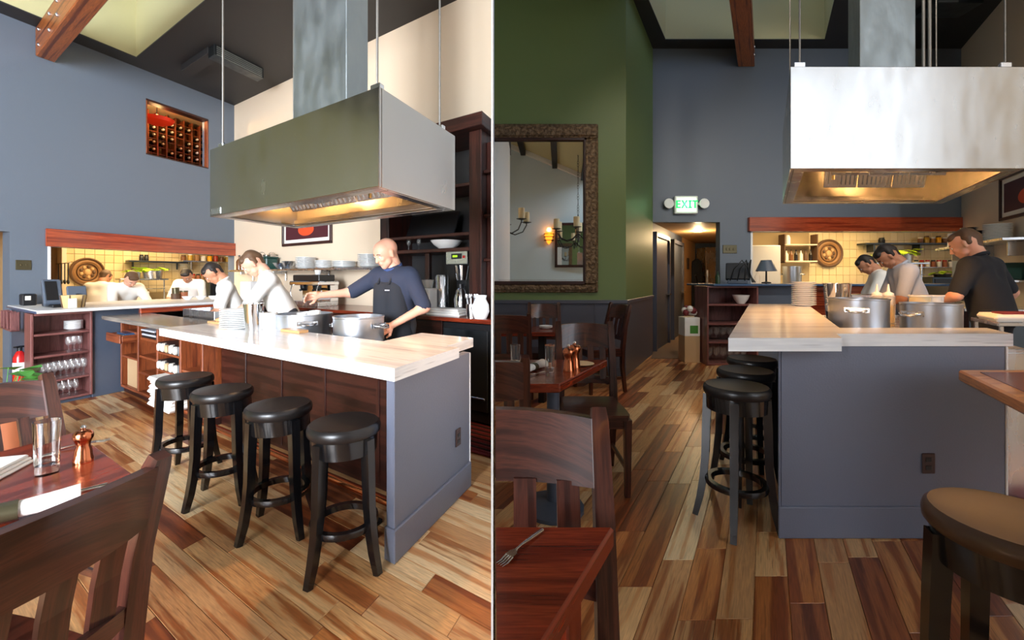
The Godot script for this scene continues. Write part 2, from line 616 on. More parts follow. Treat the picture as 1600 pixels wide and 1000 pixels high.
# ---------------------------------------------------------------- the scene
func lamp_omni(called: String, at: Vector3, c: Color, e: float, size := 0.05) -> void:
	var l := OmniLight3D.new()
	l.name = numbered(called)
	l.light_color = c; l.light_energy = e; l.light_size = size
	l.omni_range = 12.0; l.omni_attenuation = 2.0; l.shadow_enabled = true
	add_child(l); l.position = at

func lamp_area(called: String, at: Vector3, rot: Vector3, size: Vector2, c: Color, e: float) -> void:
	var l := AreaLight3D.new()
	l.name = numbered(called)
	l.area_size = size; l.area_normalize_energy = false
	l.light_color = c; l.light_energy = e
	l.area_range = 25.0; l.area_attenuation = 2.0; l.shadow_enabled = true
	add_child(l); l.position = at; l.rotation = rot

const REAR := -4.0
const BACK_L := 6.17      # the bar room's back wall, along LA
const SIDE_L := 2.318     # its cream side wall
const CEIL_L := 4.28
const CEIL_R := 5.124
const CEIL_BAY := 6.4
# windows in the rear wall: x from, x to, sill, head
const WINDOWS := [[-4.9, -3.1, 0.6, 3.9], [-2.95, -1.15, 0.6, 3.9], [4.5, 6.5, 0.9, 6.0], [6.8, 8.8, 0.9, 6.0]]

func _ready() -> void:
	rng.seed = 4711
	var cam := Camera3D.new()
	cam.name = "camera"
	add_child(cam)
	cam.position = Vector3(0, 1.27, 0)
	cam.set_frustum(0.05 * 1000.0 / 680.0, Vector2(0, -0.05 * 65.0 / 680.0), 0.05, 100.0)
	cam.current = true
	var env := Environment.new()
	env.tonemap_mode = Environment.TONE_MAPPER_LINEAR
	env.tonemap_exposure = 2.0
	env.background_mode = Environment.BG_SKY
	env.sdfgi_enabled = true
	env.ssao_enabled = true
	env.ssil_enabled = true
	var sm := ProceduralSkyMaterial.new()
	sm.sky_top_color = Color(0.62, 0.74, 0.92)
	sm.sky_horizon_color = Color(0.93, 0.95, 0.97)
	sm.ground_horizon_color = Color(0.72, 0.72, 0.70)
	sm.ground_bottom_color = Color(0.45, 0.44, 0.42)
	sm.sky_energy_multiplier = 0.75
	sm.ground_energy_multiplier = 1.2
	env.sky = Sky.new()
	env.sky.sky_material = sm
	var we := WorldEnvironment.new()
	we.name = "environment"
	we.environment = env
	add_child(we)
	# daylight in the windows of the rear wall
	for w in WINDOWS:
		lamp_area("window_daylight", W((w[0] + w[1]) * 0.5, (w[2] + w[3]) * 0.5, REAR + 0.06), Vector3.ZERO, Vector2(w[1] - w[0] - 0.1, w[3] - w[2] - 0.1), Color(0.93, 0.96, 1.0), (5.0 if w[0] < -3.0 else 10.5) if w[0] < 0.0 else 0.5)
	# added fill in an invented clerestory opening, brightening the pale rear wall
	lamp_area("clerestory_fill", W(5.6, 5.78, 0.54), Vector3(0, PI, 0), Vector2(5.0, 0.8), Color(0.9, 0.95, 1.0), 2.2)
	LA = Plan.new(-0.5263, 1.9450, -0.82823, 0.56039, 0.34507, 0.93858)
	RA = Plan.new(1.3170, 2.1323, 1.0, 0.0, 0.50419, 0.86359)
	make_materials()
	build_shell()
	print("shell ", Time.get_ticks_msec())
	build_floors()
	print("floors ", Time.get_ticks_msec())
	build_bar_room()
	print("bar room ", Time.get_ticks_msec())
	build_bar_kitchen()
	build_mirror_room()
	print("mirror room ", Time.get_ticks_msec())
	build_mirror_kitchen()
	build_rear()
	build_people()
	print("people ", Time.get_ticks_msec())

func plate(called: String, label: String, outline: Array, y0: float, y1: float, m: Material, hole := [], split := Vector2.ZERO, dir := Vector2.ZERO) -> Node3D:
	var o := struct(called, label)
	var outer := PackedVector2Array(outline)
	var pieces := [outer]
	if hole.size():
		pieces = []
		var side := Vector2(-dir.y, dir.x) * 40.0
		for s in [1.0, -1.0]:
			var half := PackedVector2Array([split - dir * 40.0, split + dir * 40.0, split + dir * 40.0 + side * s, split - dir * 40.0 + side * s])
			for p in Geometry2D.intersect_polygons(outer, half):
				for q in Geometry2D.clip_polygons(p, PackedVector2Array(hole)): pieces.append(q)
	var g := G.new(Basis(Vector3(1, 0, 0), Vector3.UP, Vector3(0, 0, -1)))
	for p in pieces: g.prism(p, y0, y1)
	part(g, called.split("_")[0] + "_surface", m, o)
	return o

func build_shell() -> void:
	var c := LA.p(BACK_L, 0, SIDE_L)
	var u := Vector2(-0.82823, 0.56039)
	var w := Vector2(0.34507, 0.93858)
	var lb := xd(LA.p(BACK_L, 0, -1.6))
	var rear_l := lb - w * ((lb.y - REAR) / w.y)
	# bar room walls
	wall("wall_back", "slate blue wall with the red timber header over the kitchen pass and a wine window", lb, xd(c) + w * 0.15, 0.15, 0, CEIL_L,
		[[0.2, 1.18, 0, 1.808], [1.514, 3.918, 0.93, 1.66], [2.562, 3.472, 3.07, 3.885]], M.blue_paint)
	cut = -1
	wall("wall_side", "cream side wall above the plate shelf beside the dark cabinet", xd(c), xd(LA.p(0.35, 0, SIDE_L)), 0.12, 0, CEIL_L, [], M.cream_paint)
	cut = 0
	wall("wall_left", "dark olive wall of the bar room beyond the doorway", rear_l, lb, 0.15, 0, CEIL_L, [], M.dark_olive_paint)
	# rear wall behind the viewer with its windows
	var holes := []
	for e in WINDOWS: holes.append([9.6 - e[1], 9.6 - e[0], e[2], e[3]])
	var rw := struct("wall_rear", "rear wall with tall windows, pale blue across from the framed mirror", W(9.6, 0, REAR))
	var cream := []
	for e in holes: cream.append(e)
	cream.append([6.4, 10.6, -1.0, 9.0])
	part(wall_shape(Vector2(9.6, REAR), Vector2(rear_l.x - 0.2, REAR), 0.2, 0, CEIL_BAY, cream), "wall_surface", M.cream_paint, rw)
	var g := wall_shape(Vector2(9.6, REAR), Vector2(-1.0, REAR), 0.2, 0, CEIL_BAY, [[0, 6.4, -1, 9]])
	part(g, "pale_wall_surface", M.pale_blue_paint, rw)
	var k := 1
	for e in WINDOWS:
		var o := struct("window_%d" % k, "tall rear window with white frame and clear panes, number %d" % k, W(e[0], e[2], REAR - 0.1))
		o.set_meta("label", "tall white framed window in the rear wall, bay %s" % ["one", "two", "three", "four", "five"][k - 1])
		var ww: float = e[1] - e[0]
		var hh: float = e[3] - e[2]
		for x in [0.0, ww * 0.5, ww]: bx(Vector3(x - 0.03, 0, -0.03), Vector3(x + 0.03, hh, 0.03), "window_frame", M.white_paint, o)
		for y in [0.0, hh * 0.5, hh]: bx(Vector3(0, y - 0.03, -0.025), Vector3(ww, y + 0.03, 0.025), "window_frame", M.white_paint, o)
		for i in 2:
			for j in 2: bx(Vector3(ww * 0.5 * i + 0.03, hh * 0.5 * j + 0.03, -0.003), Vector3(ww * 0.5 * (i + 1) - 0.03, hh * 0.5 * (j + 1) - 0.03, 0.003), "pane", M.pane, o, Basis(), 0.0)
		k += 1
	# mirror room walls
	var g0 := Vector2(SLOPE * 5.644, 5.644)
	var g1 := Vector2(1.4775, 5.644)
	var g2 := Vector2(2.362, 7.3)
	wall("wall_mirror", "green wall carrying the framed mirror above a slate wainscot", g0, g1, 0.15, 0.98, CEIL_R, [], M.green_paint)
	wall("wall_corridor", "narrow green wall running back to the doorway", g1, g2, 0.15, 0.98, CEIL_R, [], M.green_paint)
	var wn := struct("trim_1", "slate wainscot panelling under the green wall", W(g0.x, 0, g0.y))
	part(wall_shape(g0, g1, 0.15, 0, 0.955, []), "wainscot_panel", M.wainscot_paint, wn)
	for x in [0.42, 0.86, 1.3]: bx(Vector3(x, 0.12, 0.0), Vector3(x + 0.012, 0.95, 0.008), "batten", M.wainscot_paint, wn)
	bx(Vector3(0, 0.945, -0.02), Vector3(1.72, 0.99, 0.03), "cap_rail", M.wainscot_paint, wn)
	bx(Vector3(0, 0, 0), Vector3(1.71, 0.12, 0.012), "baseboard", M.wainscot_paint, wn)
	var wc := struct("trim_2", "dark wainscot panel beside the corridor doorway", W(g1.x, 0, g1.y))
	part(wall_shape(g1, g2, 0.15, 0, 0.955, []), "wainscot_panel", M.wainscot_paint, wc)
	var gr := wall_shape(g1, g2, 0.03, 0.945, 0.99, [])
	gr = G.new(gr.b)
	gr.bar(Vector3(0, 0.945, -0.02), Vector3(1.88, 0.99, 0.02), 0.004)
	part(gr, "cap_rail", M.wainscot_paint, wc)
	wall("wall_blue", "slate blue wall with the exit sign and the kitchen pass", Vector2(2.3, 7.3), Vector2(7.7, 7.3), 0.15, 0, CEIL_R, [[0.062, 1.189, 0, 2.215], [1.726, 5.236, 1.15, 2.054]], M.blue_paint)
	wall("wall_cream", "cream wall with a framed print above the steel bowl shelf", Vector2(7.536, 7.3), Vector2(6.19, 5.0), 0.12, 0, CEIL_R, [], M.cream_paint)
	wall("wall_jog", "cream return wall beyond the plate shelf", Vector2(6.19, 5.0), Vector2(9.7, 5.0), 0.12, 0, CEIL_R, [], M.cream_paint)
	wall("wall_right", "cream outer wall of the mirror room", Vector2(9.6, 5.1), Vector2(9.6, REAR), 0.15, 0, CEIL_BAY, [], M.cream_paint)
	# ceilings with their light wells
	var hl := []
	for e in [[2.2, -2.2], [5.87, -2.2], [5.87, 0.75], [2.2, 0.75]]: hl.append(xd(LA.p(e[0], 0, e[1])))
	var cl := plate("ceiling", "black ceiling of the bar room with an olive light well", [xd(c) + w * 0.1 + u * 0.1, xd(LA.p(0.4, 0, SIDE_L)), Vector2(SLOPE * 0.6, 0.6), Vector2(-1.0, 0.6), Vector2(-1.0, REAR), rear_l - Vector2(0.1, 0), lb - Vector2(0.1, 0)],
		CEIL_L, CEIL_L + 0.015, M.black_paint, hl, xd(LA.p(4.0, 0, -0.5)), w)
	light_well(cl, LA, 2.2, 5.87, -2.2, 0.75, CEIL_L + 0.015, 1.3)
	var hr := []
	for e in [[-0.75, 1.6], [-0.75, 5.667], [1.82, 5.667], [1.82, 1.6]]: hr.append(xd(RA.p(e[0] - 0.6 + 0.0, 0, e[1])) + Vector2(-0.35, 0))
	hr = [Vector2(0.53, 3.7), Vector2(2.48, 7.03), Vector2(5.05, 7.03), Vector2(3.1, 3.7)]
	var cr := plate("ceiling", "black ceiling of the mirror room with an olive light well", [Vector2(SLOPE * 0.6, 0.6), Vector2(SLOPE * 7.4, 7.4), Vector2(7.7, 7.4), Vector2(6.3, 5.05), Vector2(9.7, 5.05), Vector2(9.7, 0.6)], CEIL_R, CEIL_R + 0.015, M.black_paint, hr, Vector2(2.0, 5.5), Vector2(1, 0))
	light_well(cr, null, 0.53, 3.1, 3.7, 7.03, CEIL_R + 0.015, 1.25)
	plate("ceiling", "high rear ceiling over the window bay", [Vector2(-1.1, 0.7), Vector2(9.7, 0.7), Vector2(9.7, REAR - 0.1), Vector2(-1.1, REAR - 0.1)], CEIL_BAY, CEIL_BAY + 0.12, M.white_paint)
	wall("trim_3", "fascia between the main ceiling and the window bay", Vector2(-1.0, 0.6), Vector2(9.7, 0.6), 0.1, CEIL_R, CEIL_BAY, [[4.1, 9.1, 5.35, 6.2]], M.white_paint)  # the opening is added for the clerestory fill light
	wall("trim_4", "fascia beside the window bay", Vector2(-1.0, REAR), Vector2(-1.0, 0.7), 0.1, CEIL_L, CEIL_BAY, [], M.white_paint)
	wall("wall_light_block", "added short white wall behind the viewer, keeping window light off the mirror room", Vector2(-1.05, REAR), Vector2(-1.05, -0.9), 0.12, 0, CEIL_L, [], M.white_paint)  # unseen wall added to block bar room window light from the mirror room
	wall("trim_5", "fascia above the bar room opening", Vector2(-1.0, 0.6), Vector2(SLOPE * 1.2, 0.6), 0.1, CEIL_L, CEIL_R, [], M.black_paint)
	wall("trim_6", "fascia over the head of the partition", Vector2(SLOPE * 0.6, 0.6), Vector2(SLOPE * 1.12, 1.12), 0.01, CEIL_L, CEIL_R, [], M.black_paint)
	# the thin partition between the two rooms
	var pt := struct("wall_partition", "thin white partition between the two dining rooms", W(SLOPE * 1.1 - 0.0025, 0, 1.1))
	part(wall_shape(Vector2(SLOPE * 1.1, 1.1), Vector2(SLOPE * 5.7, 5.7), 0.005, 0, CEIL_R, []), "wall_surface", M.white_paint, pt)

# the shaft of a skylight: olive walls above an opening in the ceiling, glazed on top
func light_well(o: Node3D, plan: Plan, a0: float, a1: float, b0: float, b1: float, y: float, h: float) -> void:
	var q := []
	if plan:
		for e in [[a0, b0], [a1, b0], [a1, b1], [a0, b1]]: q.append(xd(plan.p(e[0], 0, e[1])))
	else: q = [Vector2(a0, b0), Vector2(a0 + 1.95, b1), Vector2(a1 + 1.95, b1), Vector2(a1, b0)]
	var area := 0.0
	for i in 4: area += q[i].cross(q[(i + 1) % 4])
	if area > 0.0: q.reverse()
	var mid: Vector2 = (q[0] + q[2]) * 0.5
	for i in 4:
		var g := wall_shape(q[i], q[(i + 1) % 4], 0.08, y, y + h, [])
		var d := Vector3(q[i].x, 0, -q[i].y) - o.position
		for k in g.v.size(): g.v[k] += d
		part(g, "well_wall", M.olive_paint, o)
	var gg := G.new(Basis(Vector3(1, 0, 0), Vector3.UP, Vector3(0, 0, -1)))
	var inner := PackedVector2Array()
	for e in q: inner.append(mid + (e - mid) * 0.985)
	gg.prism(inner, y + h - 0.03, y + h - 0.02)
	part(gg, "skylight_pane", M.pane, o)

# boards of a floor: rows across b (or a), each board a part; seen boards first
func boards(o: Node3D, plan: Plan, along_a: bool, l0: float, l1: float, r0: float, r1: float, wide: float, keep: int) -> void:
	rng.seed = 812 + int(wide * 1000.0)
	var stuff := G.new(plan.b)
	var count := 0
	var r := r0
	while r < r1:
		var l := l0 - rng.randf() * 0.9
		while l < l1:
			var len := rng.randf_range(0.35, 1.25)
			var mid := plan.p(l + len * 0.5, 0, r + wide * 0.5) if along_a else plan.p(r + wide * 0.5, 0, l + len * 0.5)
			var near := mid
			var px := 800.0 + 680.0 * near.x / maxf(-near.z, 0.3)
			var seen := -near.z > 1.1 and px > -250.0 and px < 1750.0
			var lead := 1.0 if keep > 0 else -1.0
			if (near.x - SLOPE * -near.z) * lead < -0.6: seen = false
			if seen:
				var g := G.new(plan.b)
				g.uo = Vector2(rng.randf() * 5.0, rng.randf() * 5.0)
				var y := rng.randf_range(-0.0008, 0.0)
				if along_a: g.bar(Vector3(l + 0.0008, -0.018, r + 0.0008), Vector3(l + len - 0.0008, y, r + wide - 0.0008), 0.0015)
				else: g.bar(Vector3(r + 0.0008, -0.018, l + 0.0008), Vector3(r + wide - 0.0008, y, l + len - 0.0008), 0.0015)
				for k in g.v.size(): g.v[k] += plan.o - o.position
				var pick: int = [0, 0, 4, 4, 1, 1, 2, 2, 3, 3][rng.randi() % 10]
				var m: Material = M["board_%d" % (pick * 3 + rng.randi() % 3)]
				if count < 300:
					var piece := part(g, "plank", m, o)
					if piece.mesh.get_surface_count() == 0: piece.free()
					else: count += 1
				else:
					for k in g.v.size(): stuff.put(g.v[k], g.uv[k], g.sg[k])
			l += len
		r += wide
	if stuff.v.size():
		var s := part(stuff, "planks", M.floor_wood, o)
		s.set_meta("kind", "stuff")
	print(o.name, " planks ", count)

func build_floors() -> void:
	# one slab under everything
	var base := plate("floor", "plain wooden subfloor at the edges of both rooms", [Vector2(-11, -4.3), Vector2(-11, 12), Vector2(12, 12), Vector2(12, -4.3)], -0.12, -0.02, M.floor_wood)
	base.position.y = 0.0
	cut = -1
	var fl := struct("floor", "mixed pale and brown hickory plank floor around the marble bar stools")
	boards(fl, LA, true, -1.7, 6.1, -2.3, 1.75, 0.112, -1)
	cut = 1
	var fr := struct("floor", "mixed hickory plank floor running past the dark chairs to the corridor")
	boards(fr, RA, false, -0.85, 5.6, -3.9, 1.35, 0.14, 1)
	cut = 0
	# kitchen side floor of the bar room: grey tiles and a red rubber mat
	cut = -1
	var tl := struct("floor", "grey tile floor behind the bar counter", LA.p(0, 0, 0))
	for i in 7:
		for j in 4:
			bx(Vector3(-0.6 + i * 0.4 + 0.005, -0.02, 1.62 + j * 0.2 + 0.004), Vector3(-0.6 + i * 0.4 + 0.395, 0.004, 1.62 + j * 0.2 + 0.196), "tile", M.floor_tile, tl, LA.b, 0.003)
	var mt := thing("rubber_mat", "red ribbed rubber mat on the floor behind the bar end panel", "mat", LA.p(0.2, 0.004, 1.18))
	bx(Vector3(-0.3, 0, 0.0), Vector3(2.2, 0.012, 0.55), "mat_base", M.rubber_red, mt, LA.b)
	for i in 14: bx(Vector3(-0.3, 0.012, 0.02 + i * 0.038), Vector3(2.2, 0.02, 0.035 + i * 0.038), "rib", M.rubber_dark if i % 2 else M.rubber_red, mt, LA.b, 0.002)
	cut = 0
	var tr := struct("floor", "grey tile floor behind the counter of the mirror room", RA.p(0, 0, 0))
	for i in 5:
		for j in 9:
			bx(Vector3(1.16 + i * 0.45 + 0.004, -0.02, 0.1 + j * 0.5 + 0.004), Vector3(1.16 + i * 0.45 + 0.446, 0.004, 0.1 + j * 0.5 + 0.496), "tile", M.floor_tile, tr, RA.b, 0.003)
	var m2 := thing("rubber_mat", "dark red rubber mat beside the grey counter end", "mat", RA.p(1.45, 0.004, 0.0))
	bx(Vector3(0, 0, 0), Vector3(0.9, 0.014, 1.7), "mat_base", M.rubber_red, m2, RA.b)
	for i in 22: bx(Vector3(0.01, 0.014, 0.02 + i * 0.077), Vector3(0.89, 0.022, 0.05 + i * 0.077), "rib", M.rubber_red, m2, RA.b, 0.003)
	var cp := struct("floor", "brown carpet in the corridor beyond the doorway", W(2.2, 0, 6.88))
	var g := G.new(Basis(Vector3(1, 0, 0), Vector3.UP, Vector3(0, 0, -1)))
	g.prism(PackedVector2Array([Vector2(0.0, 0), Vector2(0.66, 0), Vector2(1.33, 0.57), Vector2(4.1, 5.3), Vector2(2.95, 5.3), Vector2(0.2, 0.55)]), -0.02, 0.008)
	part(g, "carpet", M.carpet, cp)

# ---------------------------------------------------------------- builders of single things
func stool(label: String, at: Vector3, turn: float, h: float, r: float, seat_m: Material, group: String) -> Node3D:
	var o := thing("bar_stool", label, "stool", at, turn, group)
	var g := G.new()
	g.lathe([Vector2(0, h - 0.05), Vector2(r * 0.95, h - 0.05), Vector2(r, h - 0.04), Vector2(r * 1.01, h - 0.022), Vector2(r * 0.985, h - 0.008), Vector2(r * 0.93, h), Vector2(r * 0.8, h - 0.004), Vector2(r * 0.4, h - 0.008), Vector2(0, h - 0.009)], 40)
	part(g, "seat", seat_m, o)
	g = G.new()
	g.lathe([Vector2(r * 0.80, h - 0.125), Vector2(r * 0.90, h - 0.125), Vector2(r * 0.92, h - 0.05), Vector2(r * 0.80, h - 0.05)], 36)
	part(g, "apron", M.stool_black, o)
	for k in 4:
		var f := TAU * (k + 0.5) / 4.0
		var d := Vector3(cos(f), 0, sin(f))
		var pts := []
		for e in [[h - 0.06, 0.86], [h * 0.7, 0.90], [h * 0.45, 0.93], [h * 0.28, 1.0], [h * 0.14, 1.1], [0.0, 1.25]]: pts.append(d * r * e[1] + Vector3(0, e[0], 0))
		g = G.new()
		g.tube(pts, [0.021, 0.020, 0.019, 0.018, 0.017, 0.014], 4, false, true, 1.0, d.cross(Vector3.UP))
		part(g, "leg", M.stool_black, o)
	g = G.new()
	var y := h * 0.30
	g.lathe([Vector2(r * 0.76, y - 0.014), Vector2(r * 0.93, y - 0.014), Vector2(r * 0.95, y), Vector2(r * 0.93, y + 0.014), Vector2(r * 0.76, y + 0.014), Vector2(r * 0.76, y - 0.014)], 36)
	part(g, "foot_ring", M.stool_black, o)
	return o

# faces +z; wd is the width of the back, h its height
func chair(label: String, at: Vector3, turn: float, wd: float, h: float, group := "") -> Node3D:
	var o := thing("dining_chair", label, "chair", at, turn, group)
	var x := wd * 0.5
	var sh := h * 0.485
	for s in [-1.0, 1.0]:
		var g := G.new()
		g.tube([Vector3(s * x * 0.95, 0, -0.24), Vector3(s * x * 0.97, sh * 0.6, -0.20), Vector3(s * x, sh, -0.20), Vector3(s * x, h * 0.75, -0.235), Vector3(s * x, h * 0.97, -0.29), Vector3(s * x, h, -0.302)], [0.018, 0.022, 0.024, 0.022, 0.02, 0.016], 4, false, true, 0.85, Vector3.RIGHT)
		part(g, "rear_post", M.chair_wood, o)
		g = G.new()
		g.tube([Vector3(s * x * 0.95, 0, 0.19), Vector3(s * x * 0.95, sh - 0.02, 0.19)], [0.015, 0.022], 4, false, true)
		part(g, "leg", M.chair_wood, o)
		bx(Vector3(s * x * 0.95 - 0.01, sh - 0.075, -0.19), Vector3(s * x * 0.95 + 0.01, sh - 0.02, 0.18), "apron", M.chair_wood, o)
		bx(Vector3(s * x * 0.95 - 0.009, sh * 0.3, -0.21), Vector3(s * x * 0.95 + 0.009, sh * 0.3 + 0.03, 0.18), "stretcher", M.chair_wood, o)
	bx(Vector3(-x * 0.93, sh - 0.075, 0.18), Vector3(x * 0.93, sh - 0.02, 0.2), "apron", M.chair_wood, o)
	var g := G.new()
	var outline := PackedVector2Array()
	for e in [[-1.0, -0.19], [1.0, -0.19], [1.06, 0.1], [1.04, 0.2], [0.96, 0.225], [-0.96, 0.225], [-1.04, 0.2], [-1.06, 0.1]]: outline.append(Vector2(e[0] * x * 0.97, e[1]))
	g.prism(outline, sh - 0.02, sh + 0.012)
	part(g, "seat", M.chair_wood, o)
	# the top rail bows back between the posts
	g = G.new()
	rail_shape(g, x, h * 0.82, h * 0.975, -0.255, -0.292, 0.028)
	part(g, "top_rail", M.chair_wood, o)
	g = G.new()
	rail_shape(g, x, h * 0.575, h * 0.62, -0.212, -0.216, 0.02)
	part(g, "lower_rail", M.chair_wood, o)
	for k in 4:
		var f := -0.66 + 0.44 * k
		var bow := 0.03 * (1.0 - f * f)
		g = G.new()
		var wdt := wd * 0.058
		for e in [[h * 0.61, h * 0.73, -0.214, -0.232], [h * 0.73, h * 0.83, -0.232, -0.256]]:
			var q := []
			for yy in 2:
				for sx in [-1.0, 1.0]:
					for sz in [-1.0, 1.0]: q.append(Vector3(f * x + sx * wdt, e[yy], e[2 + yy] - bow + sz * 0.007))
			var c: Vector3 = (q[0] + q[7]) * 0.5
			for fc in [[0, 1, 3, 2], [4, 5, 7, 6], [0, 1, 5, 4], [2, 3, 7, 6], [0, 2, 6, 4], [1, 3, 7, 5]]:
				var us := []
				for i in fc: us.append(Vector2(q[i].y, q[i].x))
				g.poly([q[fc[0]], q[fc[1]], q[fc[2]], q[fc[3]]], c, us)
		part(g, "slat", M.chair_wood, o)
	return o

func rail_shape(g: G, x: float, y0: float, y1: float, z0: float, z1: float, th: float) -> void:
	var n := 8
	for i in n:
		var q := []
		for e in [[i, 0], [i + 1, 0], [i, 1], [i + 1, 1]]:
			var f: float = -1.0 + 2.0 * e[0] / n
			var bow := 0.045 * (1.0 - f * f)
			var crown := 0.012 * (1.0 - f * f) if e[1] == 1 else 0.0
			for sz in [-0.5, 0.5]: q.append(Vector3(f * x, (y1 if e[1] else y0) + crown, (z1 if e[1] else z0) - bow + sz * th))
		var c: Vector3 = (q[0] + q[7]) * 0.5
		var faces := [[0, 2, 6, 4], [1, 3, 7, 5], [4, 5, 7, 6], [0, 1, 3, 2]]
		if i == 0: faces.append([0, 1, 5, 4])
		if i == n - 1: faces.append([2, 3, 7, 6])
		for k in faces.size():
			var fc: Array = faces[k]
			var us := []
			for j in fc: us.append(Vector2(q[j].x, q[j].y + q[j].z))
			g.poly([q[fc[0]], q[fc[1]], q[fc[2]], q[fc[3]]], c, us, 2 + k if k < 4 else -1)
	g.n = 20

func lathed(called: String, label: String, category: String, at: Vector3, parts: Array, group := "", seg := 20) -> Node3D:
	var o := thing(called, label, category, at, 0.0, group)
	for e in parts:
		var g := G.new()
		var pr := []
		for k in range(0, e[2].size(), 2): pr.append(Vector2(e[2][k], e[2][k + 1]))
		g.lathe(pr, seg)
		part(g, e[0], e[1], o)
	return o

func wine_glass(label: String, at: Vector3, s: float, group: String) -> Node3D:
	return lathed("wine_glass", label, "glass", at, [["glass_bowl", M.clear_glass, [0.004 * s, 0.085 * s, 0.022 * s, 0.095 * s, 0.036 * s, 0.125 * s, 0.035 * s, 0.165 * s, 0.03 * s, 0.2 * s, 0.028 * s, 0.2 * s, 0.033 * s, 0.165 * s, 0.034 * s, 0.125 * s, 0.02 * s, 0.098 * s, 0.0, 0.09 * s]],
		["stem", M.clear_glass, [0.0, 0.0, 0.033 * s, 0.0, 0.033 * s, 0.003 * s, 0.006 * s, 0.01 * s, 0.004 * s, 0.03 * s, 0.004 * s, 0.085 * s]]], group, 12)

func tumbler(label: String, at: Vector3, r: float, h: float) -> Node3D:
	return lathed("drinking_glass", label, "glass", at, [["glass_wall", M.solid_glass, [0.0, 0.0, r * 0.82, 0.0, r * 0.88, 0.01, r, h, r * 0.93, h, r * 0.8, 0.028, 0.0, 0.024]]], "", 24)

func pepper_mill(label: String, at: Vector3, s: float) -> Node3D:
	return lathed("pepper_mill", label, "pepper mill", at, [["mill_body", M.copper, [0.0, 0.0, 0.028 * s, 0.0, 0.029 * s, 0.012 * s, 0.026 * s, 0.02 * s, 0.024 * s, 0.045 * s, 0.019 * s, 0.06 * s, 0.022 * s, 0.075 * s, 0.025 * s, 0.082 * s, 0.0, 0.082 * s]],
		["mill_cap", M.copper, [0.0, 0.083 * s, 0.026 * s, 0.083 * s, 0.029 * s, 0.092 * s, 0.028 * s, 0.104 * s, 0.02 * s, 0.114 * s, 0.008 * s, 0.118 * s, 0.0, 0.118 * s]],
		["knob", M.chrome, [0.0, 0.118 * s, 0.005 * s, 0.118 * s, 0.009 * s, 0.125 * s, 0.005 * s, 0.133 * s, 0.0, 0.134 * s]]])

func plate_proto(label: String, at: Vector3, r: float, group: String) -> Node3D:
	return lathed("plate", label, "plate", at, [["dish", M.white_china, [0.0, 0.0, r * 0.55, 0.0, r * 0.62, 0.003, r, 0.016, r, 0.02, r * 0.6, 0.008, 0.0, 0.006]]], group, 24)

func plate_stack(label: String, at: Vector3, r: float, n: int, dy: float, group: String) -> void:
	var o := plate_proto(label, at, r, group)
	for k in range(1, n): again(o, at + Vector3(0, dy * k, 0), 0.0)

func bowl(called: String, label: String, at: Vector3, r: float, h: float, m: Material, group := "") -> Node3D:
	return lathed(called, label, "bowl", at, [["bowl_wall", m, [0.0, 0.0, r * 0.42, 0.0, r * 0.45, h * 0.05, r * 0.8, h * 0.5, r, h, r * 0.96, h, r * 0.76, h * 0.53, r * 0.4, h * 0.12, 0.0, h * 0.1]]], group, 24)

func stock_pot(label: String, at: Vector3, r: float, h: float, turn: float) -> Node3D:
	var o := lathed("stock_pot", label, "pot", at, [["pot_wall", M.pot_metal, [0.0, 0.0, r * 0.97, 0.0, r, 0.02, r, h - 0.012, r * 1.03, h - 0.008, r * 1.03, h, r * 0.96, h, r * 0.96, 0.03, 0.0, 0.03]]], "", 40)
	for s in [0.0, PI]:
		var g := G.new()
		g.t = Transform3D(Basis(Vector3.UP, turn + s), Vector3.ZERO)
		var y := h * 0.66
		g.tube([Vector3(-0.055, y, r - 0.005), Vector3(-0.055, y, r + 0.035), Vector3(-0.03, y - 0.012, r + 0.055), Vector3(0.03, y - 0.012, r + 0.055), Vector3(0.055, y, r + 0.035), Vector3(0.055, y, r - 0.005)], 0.008, 8)
		part(g, "handle", M.steel, o)
		g = G.new()
		g.t = Transform3D(Basis(Vector3.UP, turn + s), Vector3.ZERO)
		g.box(Vector3(0, y, r + 0.002), Vector3(0.15, 0.035, 0.006), 0.003)
		part(g, "handle_plate", M.steel, o)
	return o

func squeeze_bottle(label: String, at: Vector3, h: float, m: Material) -> Node3D:
	return lathed("squeeze_bottle", label, "bottle", at, [["bottle_body", M.clear_plastic, [0.0, 0.0, h * 0.13, 0.0, h * 0.14, h * 0.03, h * 0.14, h * 0.68, h * 0.11, h * 0.72, 0.0, h * 0.72]],
		["filling", m, [0.0, h * 0.01, h * 0.125, h * 0.01, h * 0.125, h * 0.45, 0.0, h * 0.45]],
		["nozzle", M.white_plastic, [h * 0.115, h * 0.70, h * 0.115, h * 0.76, h * 0.04, h * 0.8, h * 0.015, h, 0.0, h]]], "", 16)

func jar(label: String, at: Vector3, r: float, h: float, m: Material, lid: Material, group: String) -> Node3D:
	return lathed("jar", label, "jar", at, [["jar_body", m, [0.0, 0.0, r * 0.95, 0.0, r, h * 0.05, r, h * 0.7, r * 0.8, h * 0.8, 0.0, h * 0.8]], ["lid", lid, [r * 0.84, h * 0.79, r * 0.84, h, 0.0, h]]], group, 12)

func bottle(label: String, at: Vector3, r: float, h: float, m: Material, group: String) -> Node3D:
	return lathed("bottle", label, "bottle", at, [["bottle_body", m, [0.0, 0.0, r, 0.0, r, h * 0.55, r * 0.8, h * 0.65, r * 0.35, h * 0.75, r * 0.32, h * 0.97, 0.0, h * 0.97]], ["cap", M.black_plastic, [r * 0.36, h * 0.93, r * 0.36, h, 0.0, h]]], group, 10)

